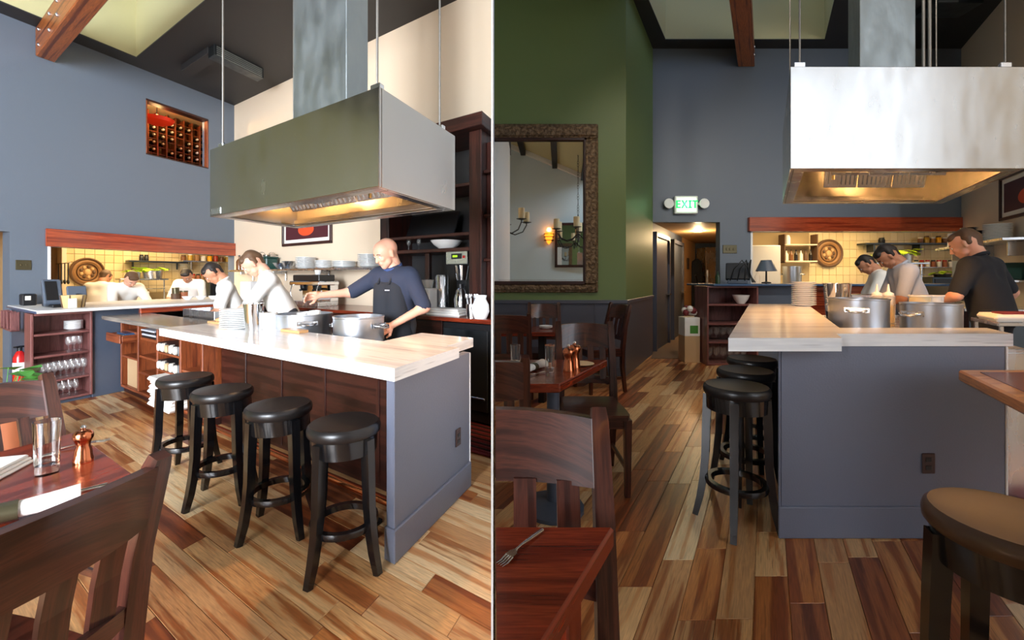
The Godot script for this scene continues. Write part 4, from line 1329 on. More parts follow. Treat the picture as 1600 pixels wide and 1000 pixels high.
func dark_hutch() -> void:
	var B := LA.b
	cut = -1
	var o := thing("back_counter", "back counter with red wooden top below the dark hutch", "counter", LA.p(0.2, 0, 1.62))
	bx(Vector3(-0.3, 0.89, -0.02), Vector3(5.6, 0.925, 0.68), "top", M.table_wood, o, B)
	bx(Vector3(0.62, 0.06, 0.03), Vector3(5.6, 0.89, 0.66), "body", M.black_cherry, o, B)
	o = thing("counter_fridge", "stainless under counter fridge with dark door below the coffee maker", "fridge", LA.p(0.2, 0.05, 1.62))
	bx(Vector3(-0.05, 0, 0.02), Vector3(0.6, 0.83, 0.64), "body", M.black_plastic, o, B)
	var d := bx(Vector3(0.08, 0.1, -0.01), Vector3(0.58, 0.78, 0.02), "door", M.dark_steel, o, B)
	bx(Vector3(0.1, 0.2, -0.03), Vector3(0.56, 0.22, -0.012), "handle", M.steel, d, B)
	o = thing("dark_hutch", "tall dark stained wooden hutch with heavy crown behind the man in black", "hutch", LA.p(0, 0.925, 1.82))
	for e in [[0.456, 0.6], [1.70, 1.84]]: bx(Vector3(e[0], 0, 0), Vector3(e[1], 1.69, 0.46), "post", M.black_cherry, o, B, 0.006)
	bx(Vector3(0.40, 1.69, -0.09), Vector3(1.9, 1.81, 0.48), "crown", M.black_cherry, o, B, 0.006)
	bx(Vector3(0.6, 0, 0.44), Vector3(1.70, 1.69, 0.47), "back_panel", M.black_paint, o, B)
	for e in [[0.745, 0.775], [0.60, 0.635], [1.2, 1.23]]: bx(Vector3(0.6, e[0], 0.005), Vector3(1.70, e[1], 0.44), "shelf", M.black_cherry, o, B)
	bx(Vector3(1.18, 0, 0.1), Vector3(1.24, 0.6, 0.16), "divider", M.black_cherry, o, B)
	bx(Vector3(0.05, 0, 0.12), Vector3(0.456, 1.6, 0.46), "side_cupboard", M.black_cherry, o, B)
	for y in [0.5, 0.9, 1.3]: bx(Vector3(0.05, y, 0.05), Vector3(0.456, y + 0.03, 0.12), "side_shelf", M.black_cherry, o, B)
	bowl("white_bowl", "wide white bowl on the dark hutch shelf above the coffee maker", LA.p(0.98, 1.561, 1.98), 0.16, 0.085, M.white_china)
	o = thing("serving_tray", "black serving tray leaning in the top of the dark hutch", "tray", LA.p(0.9, 1.701, 2.0))
	var g := G.new(B)
	g.t = Transform3D(Basis(Vector3.RIGHT, 0.5), Vector3.ZERO)
	g.bar(Vector3(0, 0, 0), Vector3(0.7, 0.3, 0.02), 0.006)
	part(g, "tray_plate", M.black_plastic, o)
	for a in [1.5, 1.35]: wine_glass("stemmed glass on the upper shelf of the dark hutch", LA.p(a, 1.561, 1.95), 0.6, "glasses in the dark hutch")
	# coffee maker
	o = thing("coffee_maker", "chrome and black coffee maker with a green lit display on the back counter", "coffee maker", LA.p(0.64, 0.925, 1.86))
	bx(Vector3(0, 0, 0), Vector3(0.26, 0.03, 0.3), "base_plate", M.steel, o, B)
	bx(Vector3(0.0, 0.03, 0.2), Vector3(0.26, 0.52, 0.3), "column", M.black_plastic, o, B)
	var hd := bx(Vector3(0, 0.48, 0.0), Vector3(0.27, 0.62, 0.3), "head", M.steel, o, B)
	bx(Vector3(0.07, 0.53, -0.006), Vector3(0.2, 0.58, 0.0), "display", M.black_plastic, hd, B)
	bx(Vector3(0.12, 0.545, -0.009), Vector3(0.18, 0.565, -0.006), "lit_display", M.display_green, hd, B, 0.001)
	bx(Vector3(0.03, 0.535, -0.01), Vector3(0.055, 0.56, 0.0), "button", M.red_enamel, hd, B, 0.003)
	g = G.new()
	g.t = Transform3D(Basis(), B * Vector3(0.13, 0, 0.1))
	g.lathe([Vector2(0, 0.33), Vector2(0.05, 0.33), Vector2(0.075, 0.47), Vector2(0, 0.47)], 16)
	part(g, "filter_cone", M.chrome, o)
	lathed("coffee_flask", "chrome coffee flask under the coffee maker head", "flask", LA.p(0.77, 0.955, 1.94), [["flask_body", M.chrome, [0, 0, 0.06, 0, 0.065, 0.12, 0.045, 0.2, 0.03, 0.22, 0, 0.22]], ["stopper", M.black_plastic, [0.03, 0.22, 0.03, 0.26, 0, 0.26]]])
	lathed("steel_canister", "tall steel canister between the grinder and the coffee maker", "canister", LA.p(1.02, 0.925, 1.95), [["canister_body", M.steel, [0, 0, 0.07, 0, 0.07, 0.36, 0.06, 0.38, 0, 0.38]]])
	o = thing("coffee_grinder", "white coffee grinder on the back counter beside the steel canister", "grinder", LA.p(1.02, 0.925, 1.7))
	bx(Vector3(0, 0, 0), Vector3(0.16, 0.25, 0.16), "body", M.white_plastic, o, B, 0.012)
	bx(Vector3(0.05, 0.15, -0.012), Vector3(0.12, 0.19, 0.0), "control_panel", M.black_plastic, o, B)
	g = G.new()
	g.t = Transform3D(Basis(), B * Vector3(0.08, 0.25, 0.08))
	g.lathe([Vector2(0, 0), Vector2(0.05, 0), Vector2(0.065, 0.08), Vector2(0, 0.09)], 14)
	part(g, "hopper", M.clear_plastic, o)
	o = thing("folded_towels", "folded white towels on the back counter in front of the coffee maker", "towels", LA.p(0.62, 0.925, 1.66))
	for k in 3: bx(Vector3(0.0 + 0.01 * k, k * 0.022, 0), Vector3(0.42 - 0.02 * k, k * 0.022 + 0.024, 0.18), "towel", M.cloth_white, o, B, 0.01)
	o = lathed("cutlery_holder", "chrome holder full of spoons at the hutch post", "holder", LA.p(0.5, 0.925, 1.7), [["holder_wall", M.chrome, [0, 0, 0.05, 0, 0.05, 0.12, 0.045, 0.12, 0.045, 0.01, 0, 0.01]]])
	for k in 7:
		g = G.new()
		var f := TAU * k / 7.0
		g.tube([Vector3(cos(f) * 0.02, 0.02, sin(f) * 0.02), Vector3(cos(f) * 0.045, 0.17, sin(f) * 0.045)], 0.005, 6)
		g.ball(Vector3(cos(f) * 0.05, 0.19, sin(f) * 0.05), Vector3(0.016, 0.024, 0.008), 8)
		part(g, "spoon", M.chrome, o)
	lathed("white_pitcher", "white china pitcher on the back counter beside the spoon holder", "pitcher", LA.p(0.39, 0.925, 1.68), [["pitcher_wall", M.white_china, [0, 0, 0.05, 0, 0.075, 0.06, 0.07, 0.12, 0.045, 0.17, 0.055, 0.2, 0.05, 0.2, 0.04, 0.17, 0, 0.1]]])
	cut = 0
	# espresso machine on the back counter under the plate shelf
	o = thing("espresso_machine", "black and chrome espresso machine under the steel plate shelf", "machine", LA.p(2.9, 0.925, 1.75))
	bx(Vector3(0, 0, 0), Vector3(0.62, 0.06, 0.34), "drip_tray", M.steel, o, B)
	bx(Vector3(0, 0.06, 0.2), Vector3(0.62, 0.28, 0.34), "back_body", M.chrome, o, B)
	bx(Vector3(-0.02, 0.26, 0.0), Vector3(0.64, 0.31, 0.34), "head", M.chrome, o, B, 0.01)
	bx(Vector3(0.02, 0.31, 0.03), Vector3(0.6, 0.39, 0.3), "top_tray", M.black_plastic, o, B, 0.01)
	for a in [0.16, 0.44]:
		g = G.new()
		g.t = Transform3D(Basis(), B * Vector3(a, 0.19, 0.1))
		g.lathe([Vector2(0, 0), Vector2(0.04, 0), Vector2(0.045, 0.07), Vector2(0, 0.07)], 14)
		g.tube([Vector3(0, 0.02, 0.03), Vector3(0.02, 0.01, 0.14)], 0.014, 8)
		part(g, "group_head", M.black_plastic, o)
	for a in [0.03, 0.6]:
		g = G.new(B)
		g.tube([Vector3(a, 0.26, 0.02), Vector3(a - 0.02, 0.18, -0.02), Vector3(a - 0.03, 0.08, 0.0)], 0.007, 6)
		part(g, "steam_wand", M.chrome, o)
	lathed("coffee_cup", "white cup on the espresso machine tray", "cup", LA.p(3.1, 1.235 + 0.08, 1.9), [["cup_wall", M.white_china, [0, 0, 0.03, 0, 0.04, 0.06, 0.036, 0.06, 0.026, 0.008, 0, 0.008]]])
	o = thing("paper_towel_box", "white towel box on the back counter behind the chefs", "box", LA.p(4.75, 0.925, 1.85))
	bx(Vector3(0, 0, 0), Vector3(0.3, 0.3, 0.22), "box_body", M.white_plastic, o, B, 0.01)

func bar_top_things() -> void:
	var B := LA.b
	stock_pot("wide aluminium stock pot behind the middle of the marble bar", W(-1.67, 0.8, 3.5), 0.207, 0.19, 0.55)
	stock_pot("smaller aluminium stock pot beside the man in black at the marble bar", W(-1.125, 0.8, 3.2), 0.178, 0.195, 1.25)
	var s := LA.p(2.08, 0.877, 0.31)
	plate_stack("white plate in the leaning stack on the marble bar", s, 0.125, 11, 0.0135, "plates stacked on the marble bar")
	lathed("steel_bain", "tall steel bain marie pot beside the plates on the marble bar", "pot", LA.p(1.87, 0.877, 0.33), [["pot_wall", M.chrome, [0, 0, 0.058, 0, 0.07, 0.2, 0.075, 0.205, 0.065, 0.205, 0.054, 0.01, 0, 0.01]]])
	lathed("white_tub", "white plastic tub beside the steel pot on the marble bar", "tub", LA.p(1.82, 0.877, 0.43), [["tub_wall", M.white_plastic, [0, 0, 0.055, 0, 0.065, 0.13, 0.06, 0.13, 0.05, 0.01, 0, 0.01]]])
	lathed("deli_cup", "clear cup of yellow juice behind the stock pots", "cup", LA.p(1.62, 0.8, 0.62), [["cup_wall", M.clear_plastic, [0, 0, 0.035, 0, 0.042, 0.2, 0.038, 0.2, 0.03, 0.01, 0, 0.01]], ["juice", M.juice, [0, 0.012, 0.03, 0.012, 0.036, 0.16, 0, 0.16]]])
	lathed("deli_cup", "clear cup of brown dressing behind the stock pots", "cup", LA.p(1.5, 0.8, 0.66), [["cup_wall", M.clear_plastic, [0, 0, 0.035, 0, 0.042, 0.22, 0.038, 0.22, 0.03, 0.01, 0, 0.01]], ["dressing", M.card_tan, [0, 0.012, 0.03, 0.012, 0.036, 0.19, 0, 0.19]]])
	var o := thing("cutting_board", "pale wooden board with bread beside the plate stack on the bar", "board", LA.p(2.3, 0.877, 0.36))
	bx(Vector3(0, 0, 0), Vector3(0.45, 0.02, 0.2), "board", M.wood_pale, o, B)
	o = thing("bread_loaf", "flat bread loaf on the pale wooden board", "bread", LA.p(2.5, 0.897, 0.45))
	var g := G.new()
	g.ball(Vector3(0, 0.015, 0), Vector3(0.13, 0.03, 0.06), 14)
	part(g, "crust", M.wood_pale, o)
	o = thing("wood_bowl_stand", "tan wooden block behind the stock pot on the marble bar", "block", LA.p(1.35, 0.877, 0.4))
	bx(Vector3(0, 0, 0), Vector3(0.25, 0.02, 0.09), "block", M.wood_pale, o, B)
	# steel pans on the stone worktop end
	o = thing("hotel_pan", "steel pan of prepared food on the cooking counter beside the plates", "pan", LA.p(3.05, 0.8, 0.56))
	bx(Vector3(0, 0, 0), Vector3(0.75, 0.012, 0.3), "pan_floor", M.steel, o, B)
	for e in [[0, 0.012], [0.738, 0.75]]: bx(Vector3(e[0], 0, 0), Vector3(e[1], 0.15, 0.3), "pan_side", M.steel, o, B)
	for e in [[0, 0.012], [0.288, 0.3]]: bx(Vector3(0, 0, e[0]), Vector3(0.75, 0.15, e[1]), "pan_side", M.steel, o, B)
	bx(Vector3(0.02, 0.012, 0.02), Vector3(0.73, 0.11, 0.28), "food", M.brown_sauce, o, B, 0.03)

func pass_counter() -> void:
	var B := LA.b
	var o := thing("pass_counter", "pale blue pass counter in front of the kitchen opening", "countertop", LA.p(4.62, 0.932, -0.44))
	bx(Vector3(0, 0, 0), Vector3(1.55, 0.03, 2.7), "slab", M.white_plastic, o, B, 0.006)
	bx(Vector3(-0.004, 0.0, -0.006), Vector3(1.55, 0.022, 0.0), "blue_edge", M.blue_top, o, B)
	o = struct("trim_7", "slate half wall between the glass rack and the cubbies", LA.p(4.78, 0, 0.02))
	bx(Vector3(0, 0, 0), Vector3(0.1, 0.93, 0.6), "half_wall", M.navy_paint, o, B)
	bx(Vector3(0.02, 0, -0.5), Vector3(1.36, 0.05, 0.0), "plinth", M.navy_paint, o, B)
	bx(Vector3(0.3, 0.05, -0.43), Vector3(1.36, 0.92, -0.41), "side_panel", M.navy_paint, o, B)
	o = thing("orange_cabinet", "orange stained cabinet front above the grey stone worktop", "cabinet", LA.p(4.55, 0.876, 0.4))
	bx(Vector3(0.0, 0, 0), Vector3(0.06, 0.056, 0.9), "cabinet_front", M.header_wood, o, B)
	o = thing("glass_rack", "mauve brown open rack of wine glasses under the pass counter", "shelf unit", LA.p(4.75, 0.04, -0.46))
	bx(Vector3(0, 0, 0), Vector3(0.3, 0.885, 0.022), "side_board", M.rack_wood, o, B)
	bx(Vector3(0, 0, 0.456), Vector3(0.3, 0.885, 0.478), "side_board", M.rack_wood, o, B)
	bx(Vector3(0.28, 0, 0.022), Vector3(0.3, 0.885, 0.456), "back_panel", M.rack_wood, o, B)
	for y in [0.0, 0.196, 0.448, 0.664, 0.863]: bx(Vector3(0.004, y, 0.022), Vector3(0.28, y + 0.022, 0.456), "shelf", M.rack_wood, o, B)
	# glasses
	var gl := wine_glass("clear stemmed wine glass in the middle row of the mauve rack", LA.p(4.83, 0.258, -0.41), 0.8, "glasses in the mauve rack")
	for k in range(1, 18):
		again(gl, LA.p(4.82 + 0.11 * (k / 9), 0.258, -0.41 + 0.046 * (k % 9) + 0.012 * (k / 9)), 0.0)
	var lo := wine_glass("clear stemmed wine glass on the bottom board of the mauve rack", LA.p(4.83, 0.062, -0.41), 0.72, "glasses in the mauve rack")
	for k in range(1, 14): again(lo, LA.p(4.82 + 0.11 * (k / 7), 0.062, -0.41 + 0.05 * (k % 7) + 0.02 * (k / 7)), 0.0)
	var up := wine_glass("short stemmed glass on the upper shelf of the mauve rack", LA.p(4.85, 0.51, -0.16), 0.75, "glasses in the mauve rack")
	for e in [[4.85, -0.12], [4.95, -0.14], [4.95, -0.09], [4.86, -0.07]]: again(up, LA.p(e[0], 0.51, e[1]), 0.0)
	plate_stack("white side plate stacked on the top shelf of the mauve rack", LA.p(4.95, 0.726, -0.1), 0.075, 8, 0.011, "plates in the mauve rack")
	# menu rack at the counter end
	o = thing("menu_rack", "small dark wooden menu rack fixed to the pass counter end", "rack", LA.p(5.35, 0.72, -0.52))
	bx(Vector3(0, 0, 0), Vector3(0.6, 0.02, 0.07), "rack_floor", M.rack_wood, o, B)
	for a in [0.0, 0.2, 0.4, 0.585]: bx(Vector3(a, 0, 0), Vector3(a + 0.015, 0.2, 0.07), "divider", M.rack_wood, o, B)
	# fire extinguisher
	o = lathed("fire_extinguisher", "red fire extinguisher with white label beside the pass counter", "extinguisher", LA.p(5.28, 0.16, -0.46), [["cylinder", M.red_enamel, [0, 0, 0.045, 0, 0.05, 0.02, 0.05, 0.3, 0.03, 0.35, 0.015, 0.37, 0, 0.37]], ["label_band", M.label_white, [0.051, 0.13, 0.0515, 0.13, 0.0515, 0.25, 0.051, 0.25]], ["valve", M.black_plastic, [0.018, 0.36, 0.02, 0.41, 0, 0.42]]])
	bx(Vector3(-0.015, 0.4, -0.06), Vector3(0.015, 0.415, 0.05), "lever", M.iron, o)
	# till, second screen, basket
	o = thing("till_terminal", "grey till terminal tilted back on the pass counter", "till", LA.p(5.3, 0.962, -0.2), 0.0)
	bx(Vector3(-0.25, 0, -0.05), Vector3(0.25, 0.03, 0.1), "base_plate", M.black_plastic, o, B, 0.008)
	var g := G.new(B)
	g.t = Transform3D(Basis(Vector3(0, 0, 1), -0.5), Vector3(-0.1, 0.03, 0))
	g.bar(Vector3(-0.02, 0, -0.09), Vector3(0.05, 0.30, 0.07), 0.012)
	part(g, "screen_case", M.grey_plastic, o)
	g = G.new(B)
	g.t = Transform3D(Basis(Vector3(0, 0, 1), -0.5), Vector3(-0.1, 0.03, 0))
	g.bar(Vector3(-0.026, 0.04, -0.07), Vector3(-0.02, 0.27, 0.03), 0.003)
	part(g, "screen", M.black_plastic, o)
	o = thing("receipt_printer", "small black receipt printer behind the till terminal", "printer", LA.p(5.85, 0.962, -0.36))
	bx(Vector3(0, 0, 0), Vector3(0.2, 0.13, 0.12), "case", M.black_plastic, o, B, 0.01)
	bx(Vector3(0.02, 0.13, 0.02), Vector3(0.16, 0.135, 0.1), "lid", M.grey_plastic, o, B)
	bx(Vector3(-0.01, 0.06, 0.02), Vector3(0.0, 0.11, 0.07), "receipt", M.paper, o, B)
	o = thing("card_terminal", "blue grey second screen beside the till terminal", "screen", LA.p(5.15, 0.962, -0.03))
	g = G.new(B)
	g.t = Transform3D(Basis(Vector3(0, 0, 1), -0.35), Vector3(0, 0, 0))
	g.bar(Vector3(0, 0.12, -0.07), Vector3(0.04, 0.24, 0.1), 0.008)
	part(g, "screen_case", M.grey_plastic, o)
	bx(Vector3(0.02, 0, 0), Vector3(0.1, 0.14, 0.03), "stand", M.black_plastic, o, B)
	o = lathed("wire_basket", "wicker basket of cords beside the till terminal", "basket", LA.p(4.95, 0.962, -0.1), [["basket_wall", M.wicker, [0, 0, 0.08, 0, 0.1, 0.13, 0.092, 0.13, 0.075, 0.01, 0, 0.01]]], "", 14)
	for k in 6:
		g = G.new()
		var f := TAU * k / 6.0
		g.tube([Vector3(cos(f) * 0.085, 0.0, sin(f) * 0.085), Vector3(cos(f) * 0.103, 0.13, sin(f) * 0.103)], 0.005, 6)
		part(g, "stake", M.medallion_dark, o)
	o = thing("card_holder", "clear white card holder in front of the wicker basket", "holder", LA.p(4.8, 0.962, -0.17))
	bx(Vector3(0, 0, 0), Vector3(0.02, 0.1, 0.07), "card", M.paper, o, B)
	leafy("potted_plant", "leafy green potted plant on the floor by the doorway", W(-3.62, 0, 3.1), 0.16, 0.3, 16, M.leaf, M.terracotta, 0.12, 0.34, 0.13)

func dining_table_bar() -> void:
	var B := LA.b
	var far := W(-1.62, 0, 1.62)
	var o := thing("dining_table", "red brown dining table set with a glass and copper mill", "table", far)
	bx(Vector3(-0.80, 0.665, -1.0), Vector3(0, 0.70, 0), "tabletop", M.table_wood, o, B, 0.006)
	bx(Vector3(-0.42, 0.04, -0.55), Vector3(-0.36, 0.665, -0.45), "pedestal", M.iron, o, B)
	bx(Vector3(-0.65, 0, -0.54), Vector3(-0.12, 0.04, -0.46), "foot", M.iron, o, B)
	bx(Vector3(-0.42, 0, -0.8), Vector3(-0.36, 0.04, -0.2), "foot", M.iron, o, B)
	tumbler("tall clear water glass on the red dining table", W(-1.357, 0.70, 1.27), 0.030, 0.155)
	pepper_mill("copper pepper mill on the red dining table", W(-1.33, 0.70, 1.35), 0.86)
	cutlery("fork", "silver fork behind the tall water glass on the red table", W(-1.53, 0.70, 1.40), 2.4, 0.9)
	cutlery("knife", "silver knife between the water glass and the chair back", W(-1.14, 0.70, 1.14), 0.55, 0.9)
	napkin_roll("white napkin roll in a bronze ring beside the water glass", W(-1.18, 0.70, 1.02), 2.35, 1.0)
	o = thing("folded_napkin", "folded white napkin at the edge of the red dining table", "napkin", W(-1.52, 0.70, 1.24), 0.3)
	for k in 3: bx(Vector3(-0.07, k * 0.008, -0.10), Vector3(0.07 - k * 0.008, k * 0.008 + 0.009, 0.10), "fold", M.cloth_white, o, Basis(), 0.004)
	# chairs: the near one with its back to the viewer, the other across the table
	chair("dark wooden slat back chair pulled up to the red table, facing the water glass", W(-1.12, 0, 0.83), atan2(-0.97, -0.24), 0.42, 0.88)
	chair("dark wooden chair across the red table beside the glass rack", W(-1.68, 0, 1.48), atan2(0.95, 0.31), 0.42, 0.88)

# ---------------------------------------------------------------- the kitchens behind the two passes
func ceiling_panel(label: String, at: Vector3, size: Vector2, e: float) -> void:
	var o := thing("ceiling_light", label, "light", at)
	bx(Vector3(-size.x * 0.5, -0.03, -size.y * 0.5), Vector3(size.x * 0.5, 0, size.y * 0.5), "frame", M.white_paint, o)
	bx(Vector3(-size.x * 0.48, -0.036, -size.y * 0.48), Vector3(size.x * 0.48, -0.03, size.y * 0.48), "light_diffuser", M.white_panel, o, Basis(), 0.0)
	lamp_area("kitchen_light", at - Vector3(0, 0.05, 0), Vector3(-PI / 2, 0, 0), size, Color(1.0, 0.84, 0.58), e)

func pot_with_greens(label: String, at: Vector3, r: float, h: float, m: Material) -> void:
	leafy("greens_pot", label, at, r * 1.3, r * 0.5, 14, M.leaf_pale, m, r, h, r * 0.9, "pot")

func build_bar_kitchen() -> void:
	var B := LA.b
	var o := struct("wall_kitchen", "cream tiled kitchen behind the pass of the marble bar", LA.p(8.3, 0, 0))
	bx(Vector3(0.01, 0, -1.9), Vector3(0.1, 2.3, 4.2), "wall_surface", M.grout, o, B)
	bx(Vector3(-1.98, 0, 4.1), Vector3(0, 2.3, 4.2), "wall_surface", M.cream_paint, o, B)
	bx(Vector3(-1.98, 0, -1.9), Vector3(0, 2.3, -1.8), "wall_surface", M.tan_paint, o, B)
	bx(Vector3(-1.98, 2.24, -1.9), Vector3(0.1, 2.32, 4.2), "ceiling_surface", M.ceiling_tan, o, B)
	bx(Vector3(-0.3, 0, 0.38), Vector3(0.0, 2.24, 0.44), "pier", M.cream_paint, o, B)
	tiles(o, Basis(LA.b.z, Vector3.UP, LA.b.x), LA.b * Vector3(0.004, 0, 0.46) + Vector3(0, 1.0, 0), 27, 6, 0.135, 0.135)
	ceiling_panel("lit ceiling panel over the kitchen behind the red header", LA.p(7.2, 2.235, 1.4), Vector2(1.2, 1.6), 0.9)
	med("round carved clay medallion on the tile wall behind the marble bar pass", LA.p(8.29, 1.377, 0.76), LA.b.z, -LA.b.x, 0.24)
	# steel worktable in the kitchen
	o = thing("kitchen_counter", "steel worktable along the kitchen pass of the marble bar", "counter", LA.p(7.65, 0, 0.5))
	bx(Vector3(0, 0.84, 0), Vector3(0.6, 0.88, 3.3), "top", M.steel, o, B)
	bx(Vector3(0.05, 0.05, 0.02), Vector3(0.6, 0.84, 3.28), "body", M.dark_steel, o, B)
	# dark wall shelf with two canisters
	o = thing("wall_shelf", "dark narrow shelf on the tiles above the pots of greens", "shelf", LA.p(8.07, 1.565, 1.30))
	bx(Vector3(0, 0, 0), Vector3(0.21, 0.03, 1.0), "board", M.dark_steel, o, B)
	for z in [0.1, 0.85]: bx(Vector3(0.16, -0.12, z), Vector3(0.21, 0, z + 0.02), "bracket", M.dark_steel, o, B)
	for z in [1.52, 1.60]: jar("dark canister on the narrow shelf above the pots of greens", LA.p(8.17, 1.595, z), 0.035, 0.11, M.black_plastic, M.black_plastic, "canisters on the narrow shelf")
	o = thing("wall_shelf", "steel shelf crowded with jars in the kitchen corner by the red header end", "shelf", LA.p(8.05, 1.60, 2.2))
	bx(Vector3(0, 0, 0), Vector3(0.22, 0.025, 1.5), "board", M.steel, o, B)
	for z in [0.15, 0.7, 1.3]: bx(Vector3(0.02, -0.15, z), Vector3(0.21, 0, z + 0.02), "bracket", M.steel, o, B)
	var ms := [M.brown_sauce, M.oil, M.medallion_clay, M.paper, M.juice, M.ketchup]
	for k in 11: jar("small jar in the row on the crowded steel kitchen shelf", LA.p(8.15, 1.625, 2.24 + k * 0.13), 0.045, 0.11 + 0.03 * (k % 3), ms[k % 6], M.white_plastic if k % 2 else M.medallion_dark, "jars on the crowded steel shelf")
	o = thing("spice_rack", "low spice rack on the tile wall above the bent cook", "rack", LA.p(8.1, 1.22, 2.3))
	bx(Vector3(0, 0, 0), Vector3(0.15, 0.02, 0.85), "board", M.steel, o, B)
	for k in 9: jar("red capped spice jar in the low rack of the bar kitchen", LA.p(8.17, 1.24, 2.35 + k * 0.09), 0.034, 0.12, M.terracotta if k % 3 else M.medallion_clay, M.red_enamel if k % 2 else M.black_plastic, "spice jars in the low rack")
	# steel shelf unit with pots of greens
	o = thing("steel_shelf", "steel over shelf carrying pots of greens in the bar kitchen", "shelf", LA.p(7.75, 0.88, 1.08))
	bx(Vector3(0, 0.36, 0), Vector3(0.3, 0.385, 0.75), "board", M.steel, o, B)
	bx(Vector3(0.02, 0.2, 0.04), Vector3(0.28, 0.21, 0.7), "board", M.steel, o, B)
	for z in [0.02, 0.71]: bx(Vector3(0.13, 0, z), Vector3(0.15, 0.36, z + 0.02), "post", M.steel, o, B)
	pot_with_greens("wide steel pot heaped with greens on the steel over shelf", LA.p(7.9, 1.265, 1.60), 0.16, 0.14, M.steel)
	pot_with_greens("small steel pot of greens on the steel over shelf", LA.p(7.9, 1.265, 1.32), 0.09, 0.12, M.steel)
	o = thing("paper_dispenser", "white box and towels under the steel over shelf", "box", LA.p(7.7, 0.88, 1.2))
	bx(Vector3(0, 0, 0), Vector3(0.2, 0.16, 0.3), "box_body", M.white_plastic, o, B, 0.01)
	bx(Vector3(0.02, 0.16, 0.03), Vector3(0.18, 0.2, 0.27), "towel", M.cloth_white, o, B, 0.012)
	o = thing("white_bin", "white food bin on the steel worktable under the narrow shelf", "bin", LA.p(7.7, 0.88, 1.9))
	bx(Vector3(0, 0, 0), Vector3(0.3, 0.14, 0.32), "bin_body", M.white_plastic, o, B, 0.012)
	bx(Vector3(-0.01, 0.14, -0.01), Vector3(0.31, 0.16, 0.33), "lid", M.white_plastic, o, B)
	lathed("brown_canister", "brown canister on the worktable in front of the bent cook", "canister", LA.p(6.0, 0.962, 1.3), [["canister_body", M.medallion_dark, [0, 0, 0.055, 0, 0.055, 0.08, 0, 0.08]], ["canister_top", M.bronze_plate, [0.045, 0.08, 0.045, 0.17, 0, 0.17]]])
	lathed("brown_canister", "second brown canister with flat top on the kitchen worktable", "canister", LA.p(6.0, 0.962, 1.42), [["canister_body", M.terracotta, [0, 0, 0.05, 0, 0.05, 0.11, 0, 0.11]], ["canister_rim", M.bronze_plate, [0.053, 0.1, 0.053, 0.12, 0, 0.12]]])
	o = thing("dark_oven", "dark grey oven box beside the man in the white shirt", "oven", LA.p(7.1, 0.9, 2.3))
	bx(Vector3(0, -0.9, 0), Vector3(0.4, 0.33, 0.34), "case", M.dark_steel, o, B, 0.01)
	bx(Vector3(-0.012, 0.03, 0.03), Vector3(0, 0.29, 0.31), "door", M.black_plastic, o, B)
	bx(Vector3(0.0, 0.33, 0.0), Vector3(0.4, 0.345, 0.34), "top_plate", M.steel, o, B)
	pot_with_greens("tray of green herbs on the dark oven box", LA.p(7.3, 1.245, 2.47), 0.1, 0.05, M.black_plastic)
	# hooks and ladles seen past the white upright
	o = thing("utensil_rail", "rail of hanging ladles on the kitchen pier behind the till", "rail", LA.p(8.0, 1.5, 0.36))
	var g := G.new(B)
	g.tube([Vector3(-0.6, 0, 0), Vector3(0.28, 0, 0)], 0.008, 8)
	part(g, "bar", M.steel, o)
	for k in 4:
		g = G.new(B)
		g.tube([Vector3(-0.5 + k * 0.2, 0.0, 0), Vector3(-0.5 + k * 0.2, -0.25, 0)], 0.008, 6)
		g.ball(Vector3(-0.5 + k * 0.2, -0.28, 0), Vector3(0.03, 0.04, 0.02), 8)
		part(g, "ladle", M.dark_steel, o)
	for e in [[0.06, 1.45, 0.95], [0.16, 1.3, 0.98], [-0.02, 1.6, 0.97]]:
		o = bowl("white_bowl", ("first" if e[1] < 1.4 else "second" if e[1] < 1.5 else "third") + " small white bowl from the till along the pass counter", LA.p(5.4 + e[0], 0.962, e[1]), 0.07, 0.05, M.white_china)
	# the hall beyond the doorway
	o = struct("wall_hall", "tan hallway seen through the doorway beside the switch plate", LA.p(6.32, 0, -1.8))
	bx(Vector3(1.2, 0, 0), Vector3(1.3, 2.3, 1.5), "wall_surface", M.tan_paint, o, B)
	bx(Vector3(0, 2.2, 0), Vector3(1.3, 2.3, 1.5), "ceiling_surface", M.ceiling_tan, o, B)
	bx(Vector3(0, 0, 1.42), Vector3(1.3, 2.3, 1.5), "wall_surface", M.tan_paint, o, B)
	bx(Vector3(0, 0, -0.1), Vector3(1.3, 2.3, 0.0), "wall_surface", M.tan_paint, o, B)

